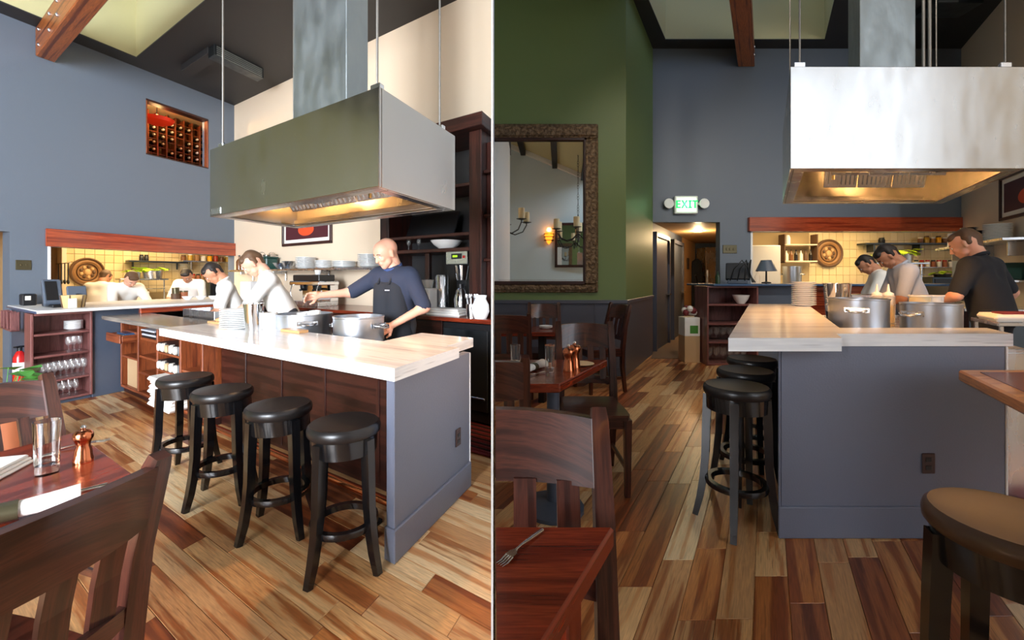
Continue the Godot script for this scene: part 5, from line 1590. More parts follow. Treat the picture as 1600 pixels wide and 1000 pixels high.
func build_mirror_kitchen() -> void:
	var I := Basis()
	var D := 9.6
	var o := struct("wall_kitchen", "cream tiled kitchen behind the pass of the mirror room", W(4.0, 0, D))
	bx(Vector3(0.75, 0, -0.1), Vector3(7.0, 2.6, -0.01), "wall_surface", M.grout, o)
	bx(Vector3(-0.3, 2.5, -0.1), Vector3(7.0, 2.6, 2.15), "ceiling_surface", M.ceiling_tan, o)
	bx(Vector3(6.9, 0, 0), Vector3(7.0, 2.6, 2.15), "wall_surface", M.cream_paint, o)
	tiles(o, I, Vector3(2.55, 1.15, -0.004), 30, 7, 0.15, 0.19)
	ceiling_panel("lit ceiling panel over the kitchen of the mirror room", W(6.6, 2.49, 8.5), Vector2(2.4, 1.0), 0.9)
	med("round carved clay medallion on the tile wall of the mirror room kitchen", W(6.96, 1.82, D - 0.012), Vector3.RIGHT, Vector3(0, 0, 1), 0.31)
	o = thing("timber_header", "pale glossy timber header over the pass of the mirror room", "header", W(3.951, 2.054, 7.3))
	bx(Vector3(0, 0, -0.02), Vector3(3.585, 0.236, 0.06), "timber", M.header_wood, o, I, 0.006)
	o = thing("pass_upright", "white upright at the pass beside the exit wall", "frame", W(4.0, 1.15, 7.3))
	bx(Vector3(0, 0, -0.15), Vector3(0.035, 0.905, 0.01), "upright", M.white_paint, o)
	o = thing("kitchen_counter", "steel worktable along the kitchen pass of the mirror room", "counter", W(5.55, 0, 8.75))
	bx(Vector3(0, 1.0, -0.75), Vector3(4.65, 1.04, 0.2), "top", M.steel, o)
	bx(Vector3(0.02, 0.05, -0.75), Vector3(4.63, 1.0, 0.15), "body", M.dark_steel, o)
	o = stock_pot("tall steel stock pot on the worktable beside the bottle shelf", W(5.76, 1.04, 8.95), 0.17, 0.48, 0.6)
	# bottle shelf on the left, in a lit recess
	o = thing("bottle_shelf", "cream wall shelf of sauce bottles above the tall stock pot", "shelf", W(5.85, 1.62, D - 0.26))
	bx(Vector3(0, 0, -0.22), Vector3(0.72, 0.03, 0), "board", M.cream_paint, o)
	bx(Vector3(0, 0.36, -0.22), Vector3(0.72, 0.385, 0), "board", M.cream_paint, o)
	bx(Vector3(0, -0.02, -0.22), Vector3(0.025, 0.6, 0), "side_board", M.medallion_dark, o)
	bx(Vector3(0.7, -0.02, -0.22), Vector3(0.725, 0.6, 0), "side_board", M.medallion_dark, o)
	var bm := [M.paper, M.brown_sauce, M.wine_bottle, M.paper, M.medallion_dark, M.wine_bottle]
	for k in 6: bottle(["cream labelled", "brown sauce", "black"][k % 3] + " bottle on the cream shelf above the tall stock pot", W(5.95 + k * 0.105, 1.65, D - 0.16), 0.036, 0.24, bm[k], "bottles on the cream shelf")
	lathed("white_canister", "white canister on the upper cream shelf", "canister", W(5.98, 2.005, D - 0.16), [["canister_body", M.white_plastic, [0, 0, 0.05, 0, 0.05, 0.14, 0.03, 0.2, 0, 0.2]]])
	o = thing("fridge_column", "tall white fridge at the kitchen end beside the pass upright", "fridge", W(4.82, 0, D - 0.7))
	bx(Vector3(0, 0, -0.5), Vector3(0.68, 1.95, 0), "body", M.white_plastic, o, I, 0.015)
	bx(Vector3(0.06, 0.9, 0.0), Vector3(0.09, 1.3, 0.03), "handle", M.steel, o)
	o = thing("table_lamp", "blue cloth shaded lamp on the pass beside the stock pot", "lamp", W(4.16, 1.188, 7.12))
	var g := G.new()
	g.lathe([Vector2(0.16, 0.2), Vector2(0.08, 0.38), Vector2(0.075, 0.38), Vector2(0.155, 0.2)], 18)
	part(g, "lamp_shade", M.grey_plastic, o)
	g = G.new()
	g.lathe([Vector2(0, 0), Vector2(0.07, 0), Vector2(0.07, 0.02), Vector2(0.015, 0.03), Vector2(0.012, 0.3), Vector2(0, 0.3)], 14)
	part(g, "lamp_stand", M.iron, o)
	# shelves
	o = thing("wall_shelf", "dark long wall shelf on the tiles above the cooks", "shelf", W(7.6, 2.0, D - 0.02))
	bx(Vector3(0, 0, -0.02), Vector3(2.6, 0.035, 0.24), "board", M.dark_steel, o)
	for x in [0.2, 1.2, 2.2]: bx(Vector3(x, -0.16, 0.0), Vector3(x + 0.03, 0, 0.2), "bracket", M.dark_steel, o)
	var ms := [M.brown_sauce, M.oil, M.medallion_clay, M.juice]
	for k in 8: jar("small jar in the row on the dark long wall shelf", W(8.9 + k * 0.13, 2.035, D - 0.12), 0.05, 0.13 + 0.03 * (k % 2), ms[k % 4], M.medallion_dark if k % 2 else M.paper, "jars on the dark long shelf")
	jar("single dark canister on the dark long wall shelf", W(8.05, 2.035, D - 0.12), 0.06, 0.12, M.black_plastic, M.black_plastic, "")
	o = thing("spice_rack", "spice rack on the tiles behind the man in the pale shirt", "rack", W(8.75, 1.50, D - 0.02))
	bx(Vector3(0, 0, 0), Vector3(1.1, 0.02, 0.14), "board", M.steel, o)
	for k in 8: jar("red capped spice jar in the rack behind the man in the pale shirt", W(8.82 + k * 0.125, 1.52, D - 0.1), 0.045, 0.15, M.terracotta if k % 2 else M.paper, M.red_enamel if k % 3 else M.black_plastic, "spice jars behind the pale shirt")
	o = thing("steel_shelf", "steel over shelf with pots of greens beside the clay medallion", "shelf", W(7.3, 1.04, 8.9))
	bx(Vector3(0, 0.52, -0.15), Vector3(1.1, 0.55, 0.15), "board", M.steel, o)
	bx(Vector3(0.3, 0.3, -0.12), Vector3(1.05, 0.31, 0.12), "board", M.steel, o)
	for x in [0.02, 1.05]: bx(Vector3(x, 0, 0), Vector3(x + 0.025, 0.52, 0.02), "post", M.steel, o)
	pot_with_greens("wide steel pot heaped with greens beside the clay medallion", W(7.95, 1.59, 8.9), 0.2, 0.17, M.steel)
	pot_with_greens("small steel pot of greens beside the clay medallion", W(7.52, 1.59, 8.9), 0.11, 0.13, M.steel)
	for e in [[7.62, M.brown_sauce, "brown"], [7.78, M.clear_plastic, "clear"]]:
		squeeze_bottle("%s squeeze bottle on the worktable under the pots of greens" % e[2], W(e[0], 1.04, 8.65), 0.3, e[1])
	o = thing("white_bin", "white food bins on the worktable under the greens", "bin", W(7.2, 0.8, 8.87))
	bx(Vector3(0, 0.24, 0), Vector3(0.9, 0.36, 0.3), "bin_body", M.white_plastic, o, I, 0.012)
	for k in 3: bx(Vector3(0.02 + k * 0.3, 0.36, 0.02), Vector3(0.28 + k * 0.3, 0.4, 0.28), "lid", M.white_plastic, o)
	pot_with_greens("tray of green herbs under the spice rack", W(8.9, 1.3, 9.0), 0.14, 0.06, M.black_plastic)
	o = thing("dark_oven", "dark oven box under the spice rack of the mirror room kitchen", "oven", W(8.6, 1.04, 9.1))
	bx(Vector3(0, 0, -0.2), Vector3(0.6, 0.26, 0.2), "case", M.dark_steel, o, I, 0.01)
	bx(Vector3(0.04, 0.03, 0.2), Vector3(0.56, 0.22, 0.21), "door", M.black_plastic, o)

# ---------------------------------------------------------------- the room with the framed mirror
func build_mirror_room() -> void:
	var B := RA.b
	var I := Basis()
	cut = 1
	# the mirror on the green wall
	var o := thing("wall_mirror", "large mirror in a carved bronze frame on the green wall", "mirror", W(-0.6, 1.088, 5.642))
	var x1 := 1.711
	var y1 := 2.173
	for e in [[0.0, x1, 0.0, 0.115], [0.0, x1, y1 - 0.19, y1], [x1 - 0.17, x1, 0.115, y1 - 0.19]]:
		bx(Vector3(e[0], e[2], 0.0), Vector3(e[1], e[3], 0.045), "frame", M.bronze, o, I, 0.012)
		var f := bx(Vector3(e[0] + 0.0, e[2] + (0.03 if e[1] - e[0] > 1 else 0.0), 0.045), Vector3(e[1] - 0.02, e[3] - 0.03, 0.065), "carved_moulding", M.bronze, o, I, 0.012)
		f.set_meta("label", "carved bronze moulding")
	bx(Vector3(0, 0.1, 0.03), Vector3(x1 - 0.15, 0.145, 0.055), "inner_lip", M.black_cherry, o, I, 0.008)
	bx(Vector3(0, y1 - 0.22, 0.03), Vector3(x1 - 0.15, y1 - 0.18, 0.055), "inner_lip", M.black_cherry, o, I, 0.008)
	bx(Vector3(x1 - 0.19, 0.1, 0.03), Vector3(x1 - 0.15, y1 - 0.18, 0.055), "inner_lip", M.black_cherry, o, I, 0.008)
	bx(Vector3(0, 0.1, 0.01), Vector3(x1 - 0.16, y1 - 0.19, 0.02), "mirror_glass", M.mirror_glass, o, I, 0.0)
	bx(Vector3(0, 0.145, 0.02), Vector3(x1 - 0.19, 0.165, 0.026), "bevel", M.mirror_glass, o, I, 0.004)
	# tables and chairs on this side
	var far := W(0.215, 0, 0.914)
	o = thing("dining_table", "red brown table corner with a silver fork beside the partition", "table", far)
	bx(Vector3(-1.0, 0.705, -1.0), Vector3(0, 0.75, 0), "tabletop", M.table_wood, o, B, 0.006)
	bx(Vector3(-0.11, 0.0, -0.12), Vector3(-0.05, 0.705, -0.05), "leg", M.table_wood, o, B)
	bx(Vector3(-0.9, 0.63, -0.07), Vector3(-0.11, 0.705, -0.05), "apron", M.table_wood, o, B)
	bx(Vector3(-0.07, 0.63, -0.9), Vector3(-0.05, 0.705, -0.12), "apron", M.table_wood, o, B)
	cutlery("fork", "silver fork lying on the red table corner beside the partition", W(0.062, 0.75, 0.893), -0.65, 0.72)
	chair("large dark slat back chair facing the table with the silver fork", W(-0.02, 0, 0.76), 0.0, 0.46, 0.955)
	o = thing("dining_table", "set dining table with copper mills and napkin in front of the green wall", "table", W(0.236, 0, 2.143))
	bx(Vector3(-0.9, 0.705, 0), Vector3(0, 0.75, 0.74), "tabletop", M.table_wood, o, B, 0.006)
	var g := G.new()
	g.t = Transform3D(Basis(), B * Vector3(-0.16, 0, 0.3))
	g.lathe([Vector2(0, 0), Vector2(0.17, 0), Vector2(0.17, 0.02), Vector2(0.035, 0.05), Vector2(0.035, 0.69), Vector2(0.1, 0.705), Vector2(0, 0.705)], 18)
	part(g, "pedestal", M.navy_paint, o)
	pepper_mill("taller copper mill on the set table before the green wall", W(0.315, 0.75, 2.42), 1.15)
	pepper_mill("second copper mill behind the taller one on the set table", W(0.36, 0.75, 2.50), 1.2)
	tumbler("tall water glass beside the copper mills on the set table", W(0.21, 0.75, 2.42), 0.028, 0.15)
	tumbler("water glass at the far edge of the set table", W(0.02, 0.75, 2.62), 0.03, 0.12)
	tumbler("short glass near the napkin on the set table", W(0.07, 0.75, 2.3), 0.022, 0.06)
	napkin_roll("white napkin roll on the set table before the green wall", W(0.12, 0.75, 2.45), 2.6, 1.0)
	cutlery("knife", "silver knife beside the napkin on the set table", W(0.02, 0.75, 2.25), 2.3, 1.0)
	cutlery("fork", "silver fork beside the knife on the set table", W(-0.02, 0.75, 2.35), 2.3, 1.0)
	o = thing("bread_plate", "small cream plate behind the copper mills on the set table", "plate", W(0.42, 0.75, 2.62))
	g = G.new()
	g.lathe([Vector2(0, 0), Vector2(0.045, 0), Vector2(0.075, 0.01), Vector2(0.07, 0.012), Vector2(0, 0.006)], 20)
	part(g, "dish", M.candle_wax, o)
	chair("dark chair on the far side of the set table with copper mills", W(0.50, 0, 2.72), 0.0, 0.36, 0.97)
	chair("dark chair with its back turned at the near side of the set table", W(-0.13, 0, 1.98), PI, 0.36, 0.97)
	chair("dark chair in shadow at the second table under the mirror", W(-0.05, 0, 4.05), PI - 0.08, 0.44, 0.97)
	chair("dark chair at the wainscot facing the second table", W(0.37, 0, 4.75), 0.0, 0.34, 0.99)
	chair("dark chair seen edge on against the wainscot", W(0.98, 0, 4.98), -1.25, 0.40, 0.98)
	o = thing("dining_table", "second dark dining table under the framed mirror", "table", W(0.55, 0, 4.2))
	bx(Vector3(-1.2, 0.71, 0), Vector3(0, 0.75, 0.6), "tabletop", M.table_wood, o, B, 0.006)
	bx(Vector3(-0.42, 0, 0.27), Vector3(-0.36, 0.71, 0.33), "pedestal", M.iron, o, B)
	cut = 0
	plate_stack("small white plate on the second table under the mirror", W(0.35, 0.75, 4.5), 0.07, 2, 0.012, "plates under the mirror")
	# counter
	o = thing("bar_counter", "slate painted counter front with baseboard and brown outlet facing the floor", "counter", RA.p(0, 0, 0))
	bx(Vector3(0, 0, 0), Vector3(1.1, 0.938, 0.05), "end_panel", M.panel_paint, o, B)
	bx(Vector3(-0.012, 0, -0.014), Vector3(1.102, 0.155, 0.05), "baseboard", M.panel_paint, o, B, 0.005)
	bx(Vector3(1.1, 0, -0.004), Vector3(1.114, 0.936, 0.05), "edge_strip", M.white_paint, o, B)
	bx(Vector3(0.12, 0, 0.05), Vector3(0.16, 0.938, 4.0), "knee_wall", M.panel_paint, o, B)
	bx(Vector3(-0.012, 0, -0.01), Vector3(0.0, 0.938, 0.06), "corner_strip", M.panel_paint, o, B)
	var pl := bx(Vector3(0.69, 0.315, -0.008), Vector3(0.755, 0.415, 0.0), "outlet", M.brown_plate, o, B)
	for y in [0.345, 0.385]: bx(Vector3(0.708, y - 0.011, -0.011), Vector3(0.737, y + 0.011, -0.008), "socket", M.black_plastic, pl, B, 0.002)
	o = thing("marble_top", "white marble top with stepped front over the slate counter", "countertop", RA.p(0, 0.938, 0))
	g = G.new(B)
	g.prism(PackedVector2Array([Vector2(-0.244, -0.176), Vector2(0.272, -0.176), Vector2(0.272, -0.004), Vector2(1.137, -0.004), Vector2(1.137, 0.29), Vector2(0.33, 0.29), Vector2(0.36, 2.85), Vector2(-0.25, 2.85)]), 0, 0.061)
	part(g, "slab", M.marble, o)
	o = thing("range_counter", "steel cooking counter behind the stepped marble top", "counter", RA.p(0.37, 0, 0.3))
	bx(Vector3(0, 0, 0), Vector3(0.98, 0.86, 2.6), "body", M.steel, o, B)
	bx(Vector3(-0.005, 0.86, 0), Vector3(1.0, 0.88, 2.6), "top", M.steel, o, B)
	o = thing("foot_rail", "copper foot rail on black posts beside the slate counter", "rail", RA.p(0.085, 0, 0.2))
	g = G.new(B)
	g.tube([Vector3(0, 0.15, -0.1), Vector3(0, 0.15, 3.0)], 0.024, 12)
	part(g, "tube", M.iron, o)
	for b in [0.0, 0.9, 1.8, 2.7]:
		g = G.new(B)
		g.tube([Vector3(-0.02, 0.01, b), Vector3(-0.02, 0.15, b)], 0.016, 8)
		g.box(Vector3(-0.02, 0.012, b), Vector3(0.07, 0.024, 0.09), 0.004)
		part(g, "bracket", M.iron, o)
	var rank := ["first", "second", "third"]
	var sp := [[1.16, 2.25], [1.41, 2.63], [1.66, 3.01]]
	for k in 3: stool("%s black round bar stool along the slate counter from its front corner" % rank[k], W(sp[k][0], 0, sp[k][1]), 0.25 + 0.15 * k, 0.72, 0.158, M.seat_black, "stools along the slate counter")
	stool("black stool with a worn brown seat standing apart beside the oak table", W(1.155, 0, 1.0), 0.42, 0.72, 0.157, M.seat_brown, "")
	o = thing("bar_table", "oak edged wooden table corner beside the worn stool", "table", W(2.05, 0, 2.0))
	bx(Vector3(0, 0.80, -1.1), Vector3(1.3, 0.85, 0), "tabletop", M.oak_wood, o, B, 0.008)
	bx(Vector3(0.07, 0.848, -1.03), Vector3(1.23, 0.853, -0.07), "inlay", M.table_wood, o, B, 0.002)
	bx(Vector3(0.62, 0.0, -0.6), Vector3(0.7, 0.80, -0.5), "pedestal", M.iron, o, B)
	bx(Vector3(0.4, 0.0, -0.58), Vector3(0.92, 0.04, -0.52), "foot", M.iron, o, B)
	# hood
	var hd := hood("bright stainless range hood over the slate counter reflecting the windows", W(1.663, 1.925, 2.6), B, 1.402, 1.415, 0.611)
	bx(Vector3(0.5, 0.611, 0.46), Vector3(0.885, CEIL_R - 1.925, 0.95), "duct", M.duct_metal, hd, B)
	rod(hd, B, 0.06, 0.06, 0.611, CEIL_R - 1.925)
	rod(hd, B, 1.31, 0.06, 0.611, CEIL_R - 1.925)
	rod(hd, B, 0.06, 1.3, 0.611, CEIL_R - 1.925)
	rod(hd, B, 1.31, 1.3, 0.611, CEIL_R - 1.925)
	for z in [0.7, 0.85]:
		g = G.new(B)
		g.tube([Vector3(1.06, 0.6, z), Vector3(1.06, CEIL_R - 1.925, z)], 0.014, 8)
		part(g, "pipe", M.rod_metal, hd)
	# beam and vent
	o = thing("ceiling_beam", "varnished glulam beam running to the slate wall above the exit sign", "beam", W(3.78, 0, 7.28))
	bx(Vector3(0, 4.81, -4.6), Vector3(0.28, 5.11, 0), "timber", M.beam_wood, o, B, 0.01)
	for e in [[0.28, 4.9], [0.28, 5.03]]:
		g = G.new(B)
		g.ball(Vector3(e[0], e[1], -0.25), Vector3(0.025, 0.025, 0.025), 8)
		part(g, "bolt", M.steel, o)
	o = thing("air_vent", "grey ceiling vent grille behind the hood rods of the slate counter", "vent", W(5.78, CEIL_R, 6.28))
	bx(Vector3(0, -0.1, 0.0), Vector3(0.65, 0, 0.35), "vent_box", M.dark_steel, o)
	for k in 6: bx(Vector3(0.03, -0.09 + k * 0.014, 0.35), Vector3(0.3, -0.083 + k * 0.014, 0.36), "louvre", M.duct_metal, o, I, 0.002)
	# added fill spots on an unseen track, brightening the far wall and kitchen side
	o = thing("fill_track", "added black track of four fill spots, out of view, brightening the mirror room", "light", W(1.6, CEIL_R, 2.35))
	bx(Vector3(0, -0.04, -0.02), Vector3(4.4, 0, 0.02), "track", M.iron, o)
	for e in [[0.4, 2.6, 0.6, 6.3], [1.6, 3.2, 1.4, 7.2], [2.9, 5.6, 1.4, 7.2], [4.2, 6.9, 1.6, 6.4]]:
		var head := W(1.6 + e[0], CEIL_R - 0.2, 2.35)
		var aim := (W(e[1], e[2], e[3]) - head).normalized()
		g = G.new()
		g.tube([Vector3(e[0], -0.03, 0), Vector3(e[0], -0.2, 0)], 0.01, 6)
		g.tube([Vector3(e[0], -0.2, 0) - aim * 0.08, Vector3(e[0], -0.2, 0) + aim * 0.06], [0.04, 0.055], 14)
		var hp := part(g, "lamp_head", M.iron, o)
		g = G.new()
		g.tube([Vector3(e[0], -0.2, 0) + aim * 0.061, Vector3(e[0], -0.2, 0) + aim * 0.066], 0.045, 14)
		part(g, "lamp_lens", M.warm_bulb, hp)
		var sp0 := SpotLight3D.new()
		sp0.name = numbered("fill_spot")
		sp0.light_color = Color(1.0, 0.95, 0.88)
		sp0.light_energy = 2.6
		sp0.light_size = 0.05
		sp0.spot_angle = 38.0
		sp0.spot_angle_attenuation = 0.9
		sp0.spot_range = 14.0
		sp0.spot_attenuation = 2.0
		sp0.shadow_enabled = true
		add_child(sp0)
		sp0.position = head + aim * 0.09
		sp0.basis = Basis.looking_at(aim)
	# on the slate wall: exit sign, switch plate
	o = thing("exit_sign", "lit exit sign with two emergency lamp heads above the corridor doorway", "sign", W(2.705, 2.344, 7.3))
	bx(Vector3(0, 0, 0), Vector3(0.387, 0.3, 0.07), "case", M.white_plastic, o, I, 0.012)
	bx(Vector3(0.03, 0.03, 0.07), Vector3(0.357, 0.27, 0.074), "sign_face", M.exit_face, o, I, 0.002)
	var tm := TextMesh.new()
	var f := SystemFont.new()
	f.font_names = PackedStringArray(["Droid Sans"])
	f.font_weight = 700
	tm.font = f
	tm.text = "EXIT"
	tm.font_size = 64
	tm.pixel_size = 0.0028
	tm.depth = 0.006
	tm.material = M.exit_letter
	share(tm, "sign_letters", o, Vector3(0.193, 0.155, 0.077))
	for s in [-0.1, 0.487]:
		g = G.new()
		g.t = Transform3D(Basis(Vector3.RIGHT, PI / 2), Vector3(s, 0.17, 0.05))
		g.lathe([Vector2(0, -0.04), Vector2(0.05, -0.04), Vector2(0.085, 0.03), Vector2(0.08, 0.04), Vector2(0, 0.03)], 16)
		part(g, "lamp_head", M.white_plastic, o)
		bx(Vector3(minf(s, 0.193) + (0.03 if s < 0 else 0.18), 0.15, 0.01), Vector3(minf(s, 0.193) + (0.11 if s < 0 else 0.28), 0.19, 0.04), "lamp_arm", M.white_plastic, o)
	lamp_omni("exit_light", W(2.9, 2.5, 7.18), Color(0.7, 1.0, 0.75), 0.02, 0.05)
	o = thing("switch_plate", "bronze switch plate on the slate wall beside the corridor doorway", "switch", W(3.532, 1.69, 7.3))
	pl = bx(Vector3(0, 0, 0), Vector3(0.236, 0.139, 0.014), "cover_plate", M.bronze_plate, o)
	for x in [0.06, 0.118, 0.176]: bx(Vector3(x - 0.012, 0.05, 0.014), Vector3(x + 0.012, 0.09, 0.022), "toggle", M.bronze_plate, pl)
	corridor()
	# pass counter, glass rack
	o = thing("pass_counter", "blue edged pass counter below the pass of the mirror room", "countertop", W(2.92, 1.158, 6.3))
	bx(Vector3(0, 0, -0.98), Vector3(4.2, 0.03, 0), "slab", M.blue_top, o, I, 0.006)
	o = struct("trim_8", "slate half wall under the pass counter of the mirror room", W(3.62, 0, 6.45))
	bx(Vector3(0, 0, -0.1), Vector3(0.55, 1.158, 0), "half_wall", M.navy_paint, o)
	o = thing("orange_cabinet", "orange stained cabinet front behind the marble top of the slate counter", "cabinet", W(4.17, 0, 6.45))
	bx(Vector3(0, 0.2, -0.3), Vector3(1.6, 1.158, 0), "cabinet_body", M.header_wood, o)
	for y in [0.9, 1.0, 1.08]: bx(Vector3(0.01, y, 0), Vector3(1.59, y + 0.07, 0.012), "drawer", M.header_wood, o)
	o = thing("glass_rack", "mauve brown rack of stemmed glasses beside the corridor carpet", "shelf unit", W(2.848, 0, 6.35))
	for x in [0.0, 0.725]: bx(Vector3(x, 0, -0.45), Vector3(x + 0.025, 1.158, 0), "side_board", M.rack_wood, o)
	bx(Vector3(0, 0, -0.45), Vector3(0.75, 1.158, -0.43), "back_panel", M.rack_wood, o)
	for y in [0.0, 0.318, 0.588, 0.868, 1.133]: bx(Vector3(0.025, y, -0.43), Vector3(0.725, y + 0.025, -0.004), "shelf", M.rack_wood, o)
	bowl("white_bowl", "white bowl on the top shelf of the rack beside the corridor", W(3.42, 0.893, 6.5), 0.12, 0.13, M.white_china)
	var gl := wine_glass("clear stemmed glass on the second lowest board of the corridor rack", W(2.93, 0.343, 6.45), 1.0, "glasses in the corridor rack")
	for k in range(1, 12): again(gl, W(2.93 + 0.1 * (k % 6), 0.343, 6.45 + 0.12 * (k / 6)), 0.0)
	var g2 := wine_glass("clear stemmed glass on the lowest board of the corridor rack", W(2.93, 0.025, 6.45), 1.1, "glasses in the corridor rack")
	for k in range(1, 12): again(g2, W(2.93 + 0.1 * (k % 6), 0.025, 6.45 + 0.12 * (k / 6)), 0.0)
	o = thing("till_terminal", "dark till terminal with tangled cables on the blue edged pass counter", "till", W(3.5, 1.188, 6.75), -0.5)
	g = G.new()
	g.t = Transform3D(Basis(Vector3.RIGHT, -0.5), Vector3(0, 0.05, 0))
	g.box(Vector3(0, 0.16, 0), Vector3(0.34, 0.3, 0.05), 0.012)
	part(g, "screen_case", M.black_plastic, o)
	bx(Vector3(-0.14, 0, -0.12), Vector3(0.14, 0.06, 0.1), "base_plate", M.grey_plastic, o, I, 0.01)
	for k in 3:
		g = G.new()
		g.tube([Vector3(-0.1 + k * 0.1, 0.05, 0.1), Vector3(-0.05 + k * 0.08, 0.22, 0.16), Vector3(0.06 + k * 0.06, 0.36, 0.06), Vector3(0.16, 0.2 - k * 0.03, 0.02), Vector3(0.2 + k * 0.02, 0.02, 0.06)], 0.01, 6)
		part(g, "cable", M.black_plastic, o)
	for e in [[3.12, M.green_bottle, "green"], [3.72, M.clear_glass, "clear"]]: bottle("%s bottle beside the till on the blue edged pass counter" % e[2], W(e[0], 1.188, 6.6), 0.035, 0.2, e[1], "")
	o = thing("card_box", "white carton with a green print beside the corridor rack", "box", W(2.6, 0.0, 6.55))
	bx(Vector3(0, 0, -0.25), Vector3(0.23, 0.4, 0), "carton_lower", M.card_tan, o)
	bx(Vector3(0.0, 0.4, -0.25), Vector3(0.23, 0.68, 0), "carton_upper", M.white_plastic, o)
	bx(Vector3(0.08, 0.44, 0), Vector3(0.2, 0.56, 0.003), "printed_leaf", M.leaf, o, I, 0.001)
	o = thing("flower_bag", "bag of red and pale flowers on the white carton", "bag", W(2.71, 0.68, 6.65))
	for k in 7:
		g = G.new()
		var f2 := TAU * k / 7.0
		g.ball(Vector3(cos(f2) * 0.07, 0.07 + 0.03 * (k % 3), sin(f2) * 0.06), Vector3(0.05, 0.05, 0.05), 8)
		part(g, "bloom", M.rubber_red if k % 2 else M.label_white, o)
	# things on the slate counter
	stock_pot("large aluminium stock pot behind the marble step of the slate counter", W(2.625, 0.88, 3.3), 0.185, 0.24, -0.72)
	stock_pot("second stock pot with its handle turned aside on the slate counter range", W(2.98, 0.88, 3.1), 0.165, 0.215, -1.35)
	plate_stack("white plate in the tall stack on the slate counter marble", RA.p(0.3, 0.999, 2.5), 0.105, 13, 0.018, "plates on the slate counter")
	lathed("steel_bain", "tall steel pot beside the plate stack on the slate counter", "pot", RA.p(0.6, 0.88, 2.3), [["pot_wall", M.chrome, [0, 0, 0.085, 0, 0.11, 0.34, 0.12, 0.345, 0.105, 0.345, 0.08, 0.01, 0, 0.01]]])
	for e in [[0.9, 1.95, "first"], [1.0, 1.95, "second"]]: squeeze_bottle("%s oil squeeze bottle behind the large stock pot" % e[2], RA.p(e[0], 0.88, e[1]), 0.34, M.oil)
	for e in [[1.17, 1.6, "cream", M.candle_wax], [1.28, 1.62, "white", M.white_plastic]]:
		lathed("deli_cup", "%s tub standing behind the second stock pot" % e[2], "tub", RA.p(e[0], 0.88, e[1]), [["tub_wall", e[3], [0, 0, 0.055, 0, 0.068, 0.25, 0.06, 0.25, 0.05, 0.01, 0, 0.01]], ["rim", M.white_plastic, [0.066, 0.24, 0.074, 0.245, 0.074, 0.255, 0.06, 0.255]]])
	var wp := thing("prep_container", "steel prep insert with white labels behind the tall steel pot", "container", RA.p(0.72, 0.88, 2.45))
	bx(Vector3(0, 0, 0), Vector3(0.45, 0.2, 0.3), "insert_body", M.white_plastic, wp, B, 0.01)
	bx(Vector3(0.05, 0.2, 0.03), Vector3(0.4, 0.23, 0.27), "lid", M.steel, wp, B)
	# cream wall shelf: bowls and plates; print
	var C := Vector2(7.536, 7.3)
	var dr := Vector2(-0.5042, -0.8636)
	var dv := Vector3(dr.x, 0, -dr.y)
	var out := Vector3(-0.8636, 0, -0.5042)
	var SB := Basis(dv, Vector3.UP, out)
	o = thing("plate_shelf", "steel shelf on the cream wall with bowls above the man in black", "shelf", W(C.x, 1.735, C.y))
	bx(Vector3(0.05, 0, 0), Vector3(2.5, 0.035, 0.34), "board", M.steel, o, SB)
	for s in [0.3, 1.2, 2.2]: bx(Vector3(s, -0.18, 0), Vector3(s + 0.025, 0, 0.2), "bracket", M.steel, o, SB)
	var sh := func(s: float, d: float, y: float) -> Vector3: return W(C.x, y, C.y) + SB * Vector3(s, 0, d)
	lathed("canister", "white canister at the corner end of the bowl shelf", "canister", sh.call(0.5, 0.17, 1.77), [["canister_body", M.white_plastic, [0, 0, 0.13, 0, 0.13, 0.22, 0, 0.22]]])
	bowl("steel_bowl", "large steel bowl on the shelf of the cream wall", sh.call(1.12, 0.17, 1.77), 0.2, 0.14, M.steel)
	bowl("steel_bowl", "second steel bowl beside the large one on the cream wall shelf", sh.call(1.42, 0.17, 1.77), 0.15, 0.12, M.steel)
	bowl("black_pan", "black pan resting on the large steel bowl", sh.call(1.02, 0.17, 1.91), 0.17, 0.06, M.iron)
	bowl("steel_bowl", "small steel bowl perched above the black pan", sh.call(0.88, 0.16, 1.97), 0.1, 0.07, M.steel)
	plate_stack("white plate stacked on the shelf beyond the steel bowls", sh.call(1.85, 0.17, 1.77), 0.14, 11, 0.02, "plates on the cream wall shelf")
	framed_print("framed print with an orange form on the cream wall above the plates", W(C.x, 2.36, C.y) + SB * Vector3(2.2, 0, 0.005), dv, 1.45, 0.6, out)
	o = thing("storage_box", "small dark green box under the cream wall shelf", "box", sh.call(2.0, 0.1, 1.25))
	bx(Vector3(-0.15, 0, -0.08), Vector3(0.15, 0.22, 0.1), "case", M.green_enamel, o, SB, 0.01)
	bx(Vector3(-0.25, -0.03, -0.1), Vector3(0.35, 0.0, 0.14), "ledge", M.steel, o, SB)
	# back worktop along the cream wall with a towel
	o = thing("back_counter", "steel back counter along the cream wall behind the man in black", "counter", W(C.x, 0, C.y))
	bx(Vector3(0.1, 0.86, 0), Vector3(2.6, 0.9, 0.7), "top", M.steel, o, SB)
	bx(Vector3(0.1, 0.05, 0), Vector3(2.6, 0.86, 0.66), "body", M.dark_steel, o, SB)
	o = thing("steel_bin", "steel bin beside the slate counter edge behind the oak table", "bin", RA.p(1.55, 0, 0.7))
	g = G.new()
	g.lathe([Vector2(0, 0), Vector2(0.14, 0), Vector2(0.16, 0.7), Vector2(0.17, 0.71), Vector2(0.15, 0.71), Vector2(0.13, 0.02), Vector2(0, 0.02)], 24)
	part(g, "bin_wall", M.steel, o)
	o = thing("towel_cart", "cart with a printed towel at the counter end behind the oak table", "cart", RA.p(1.62, 0, 1.2))
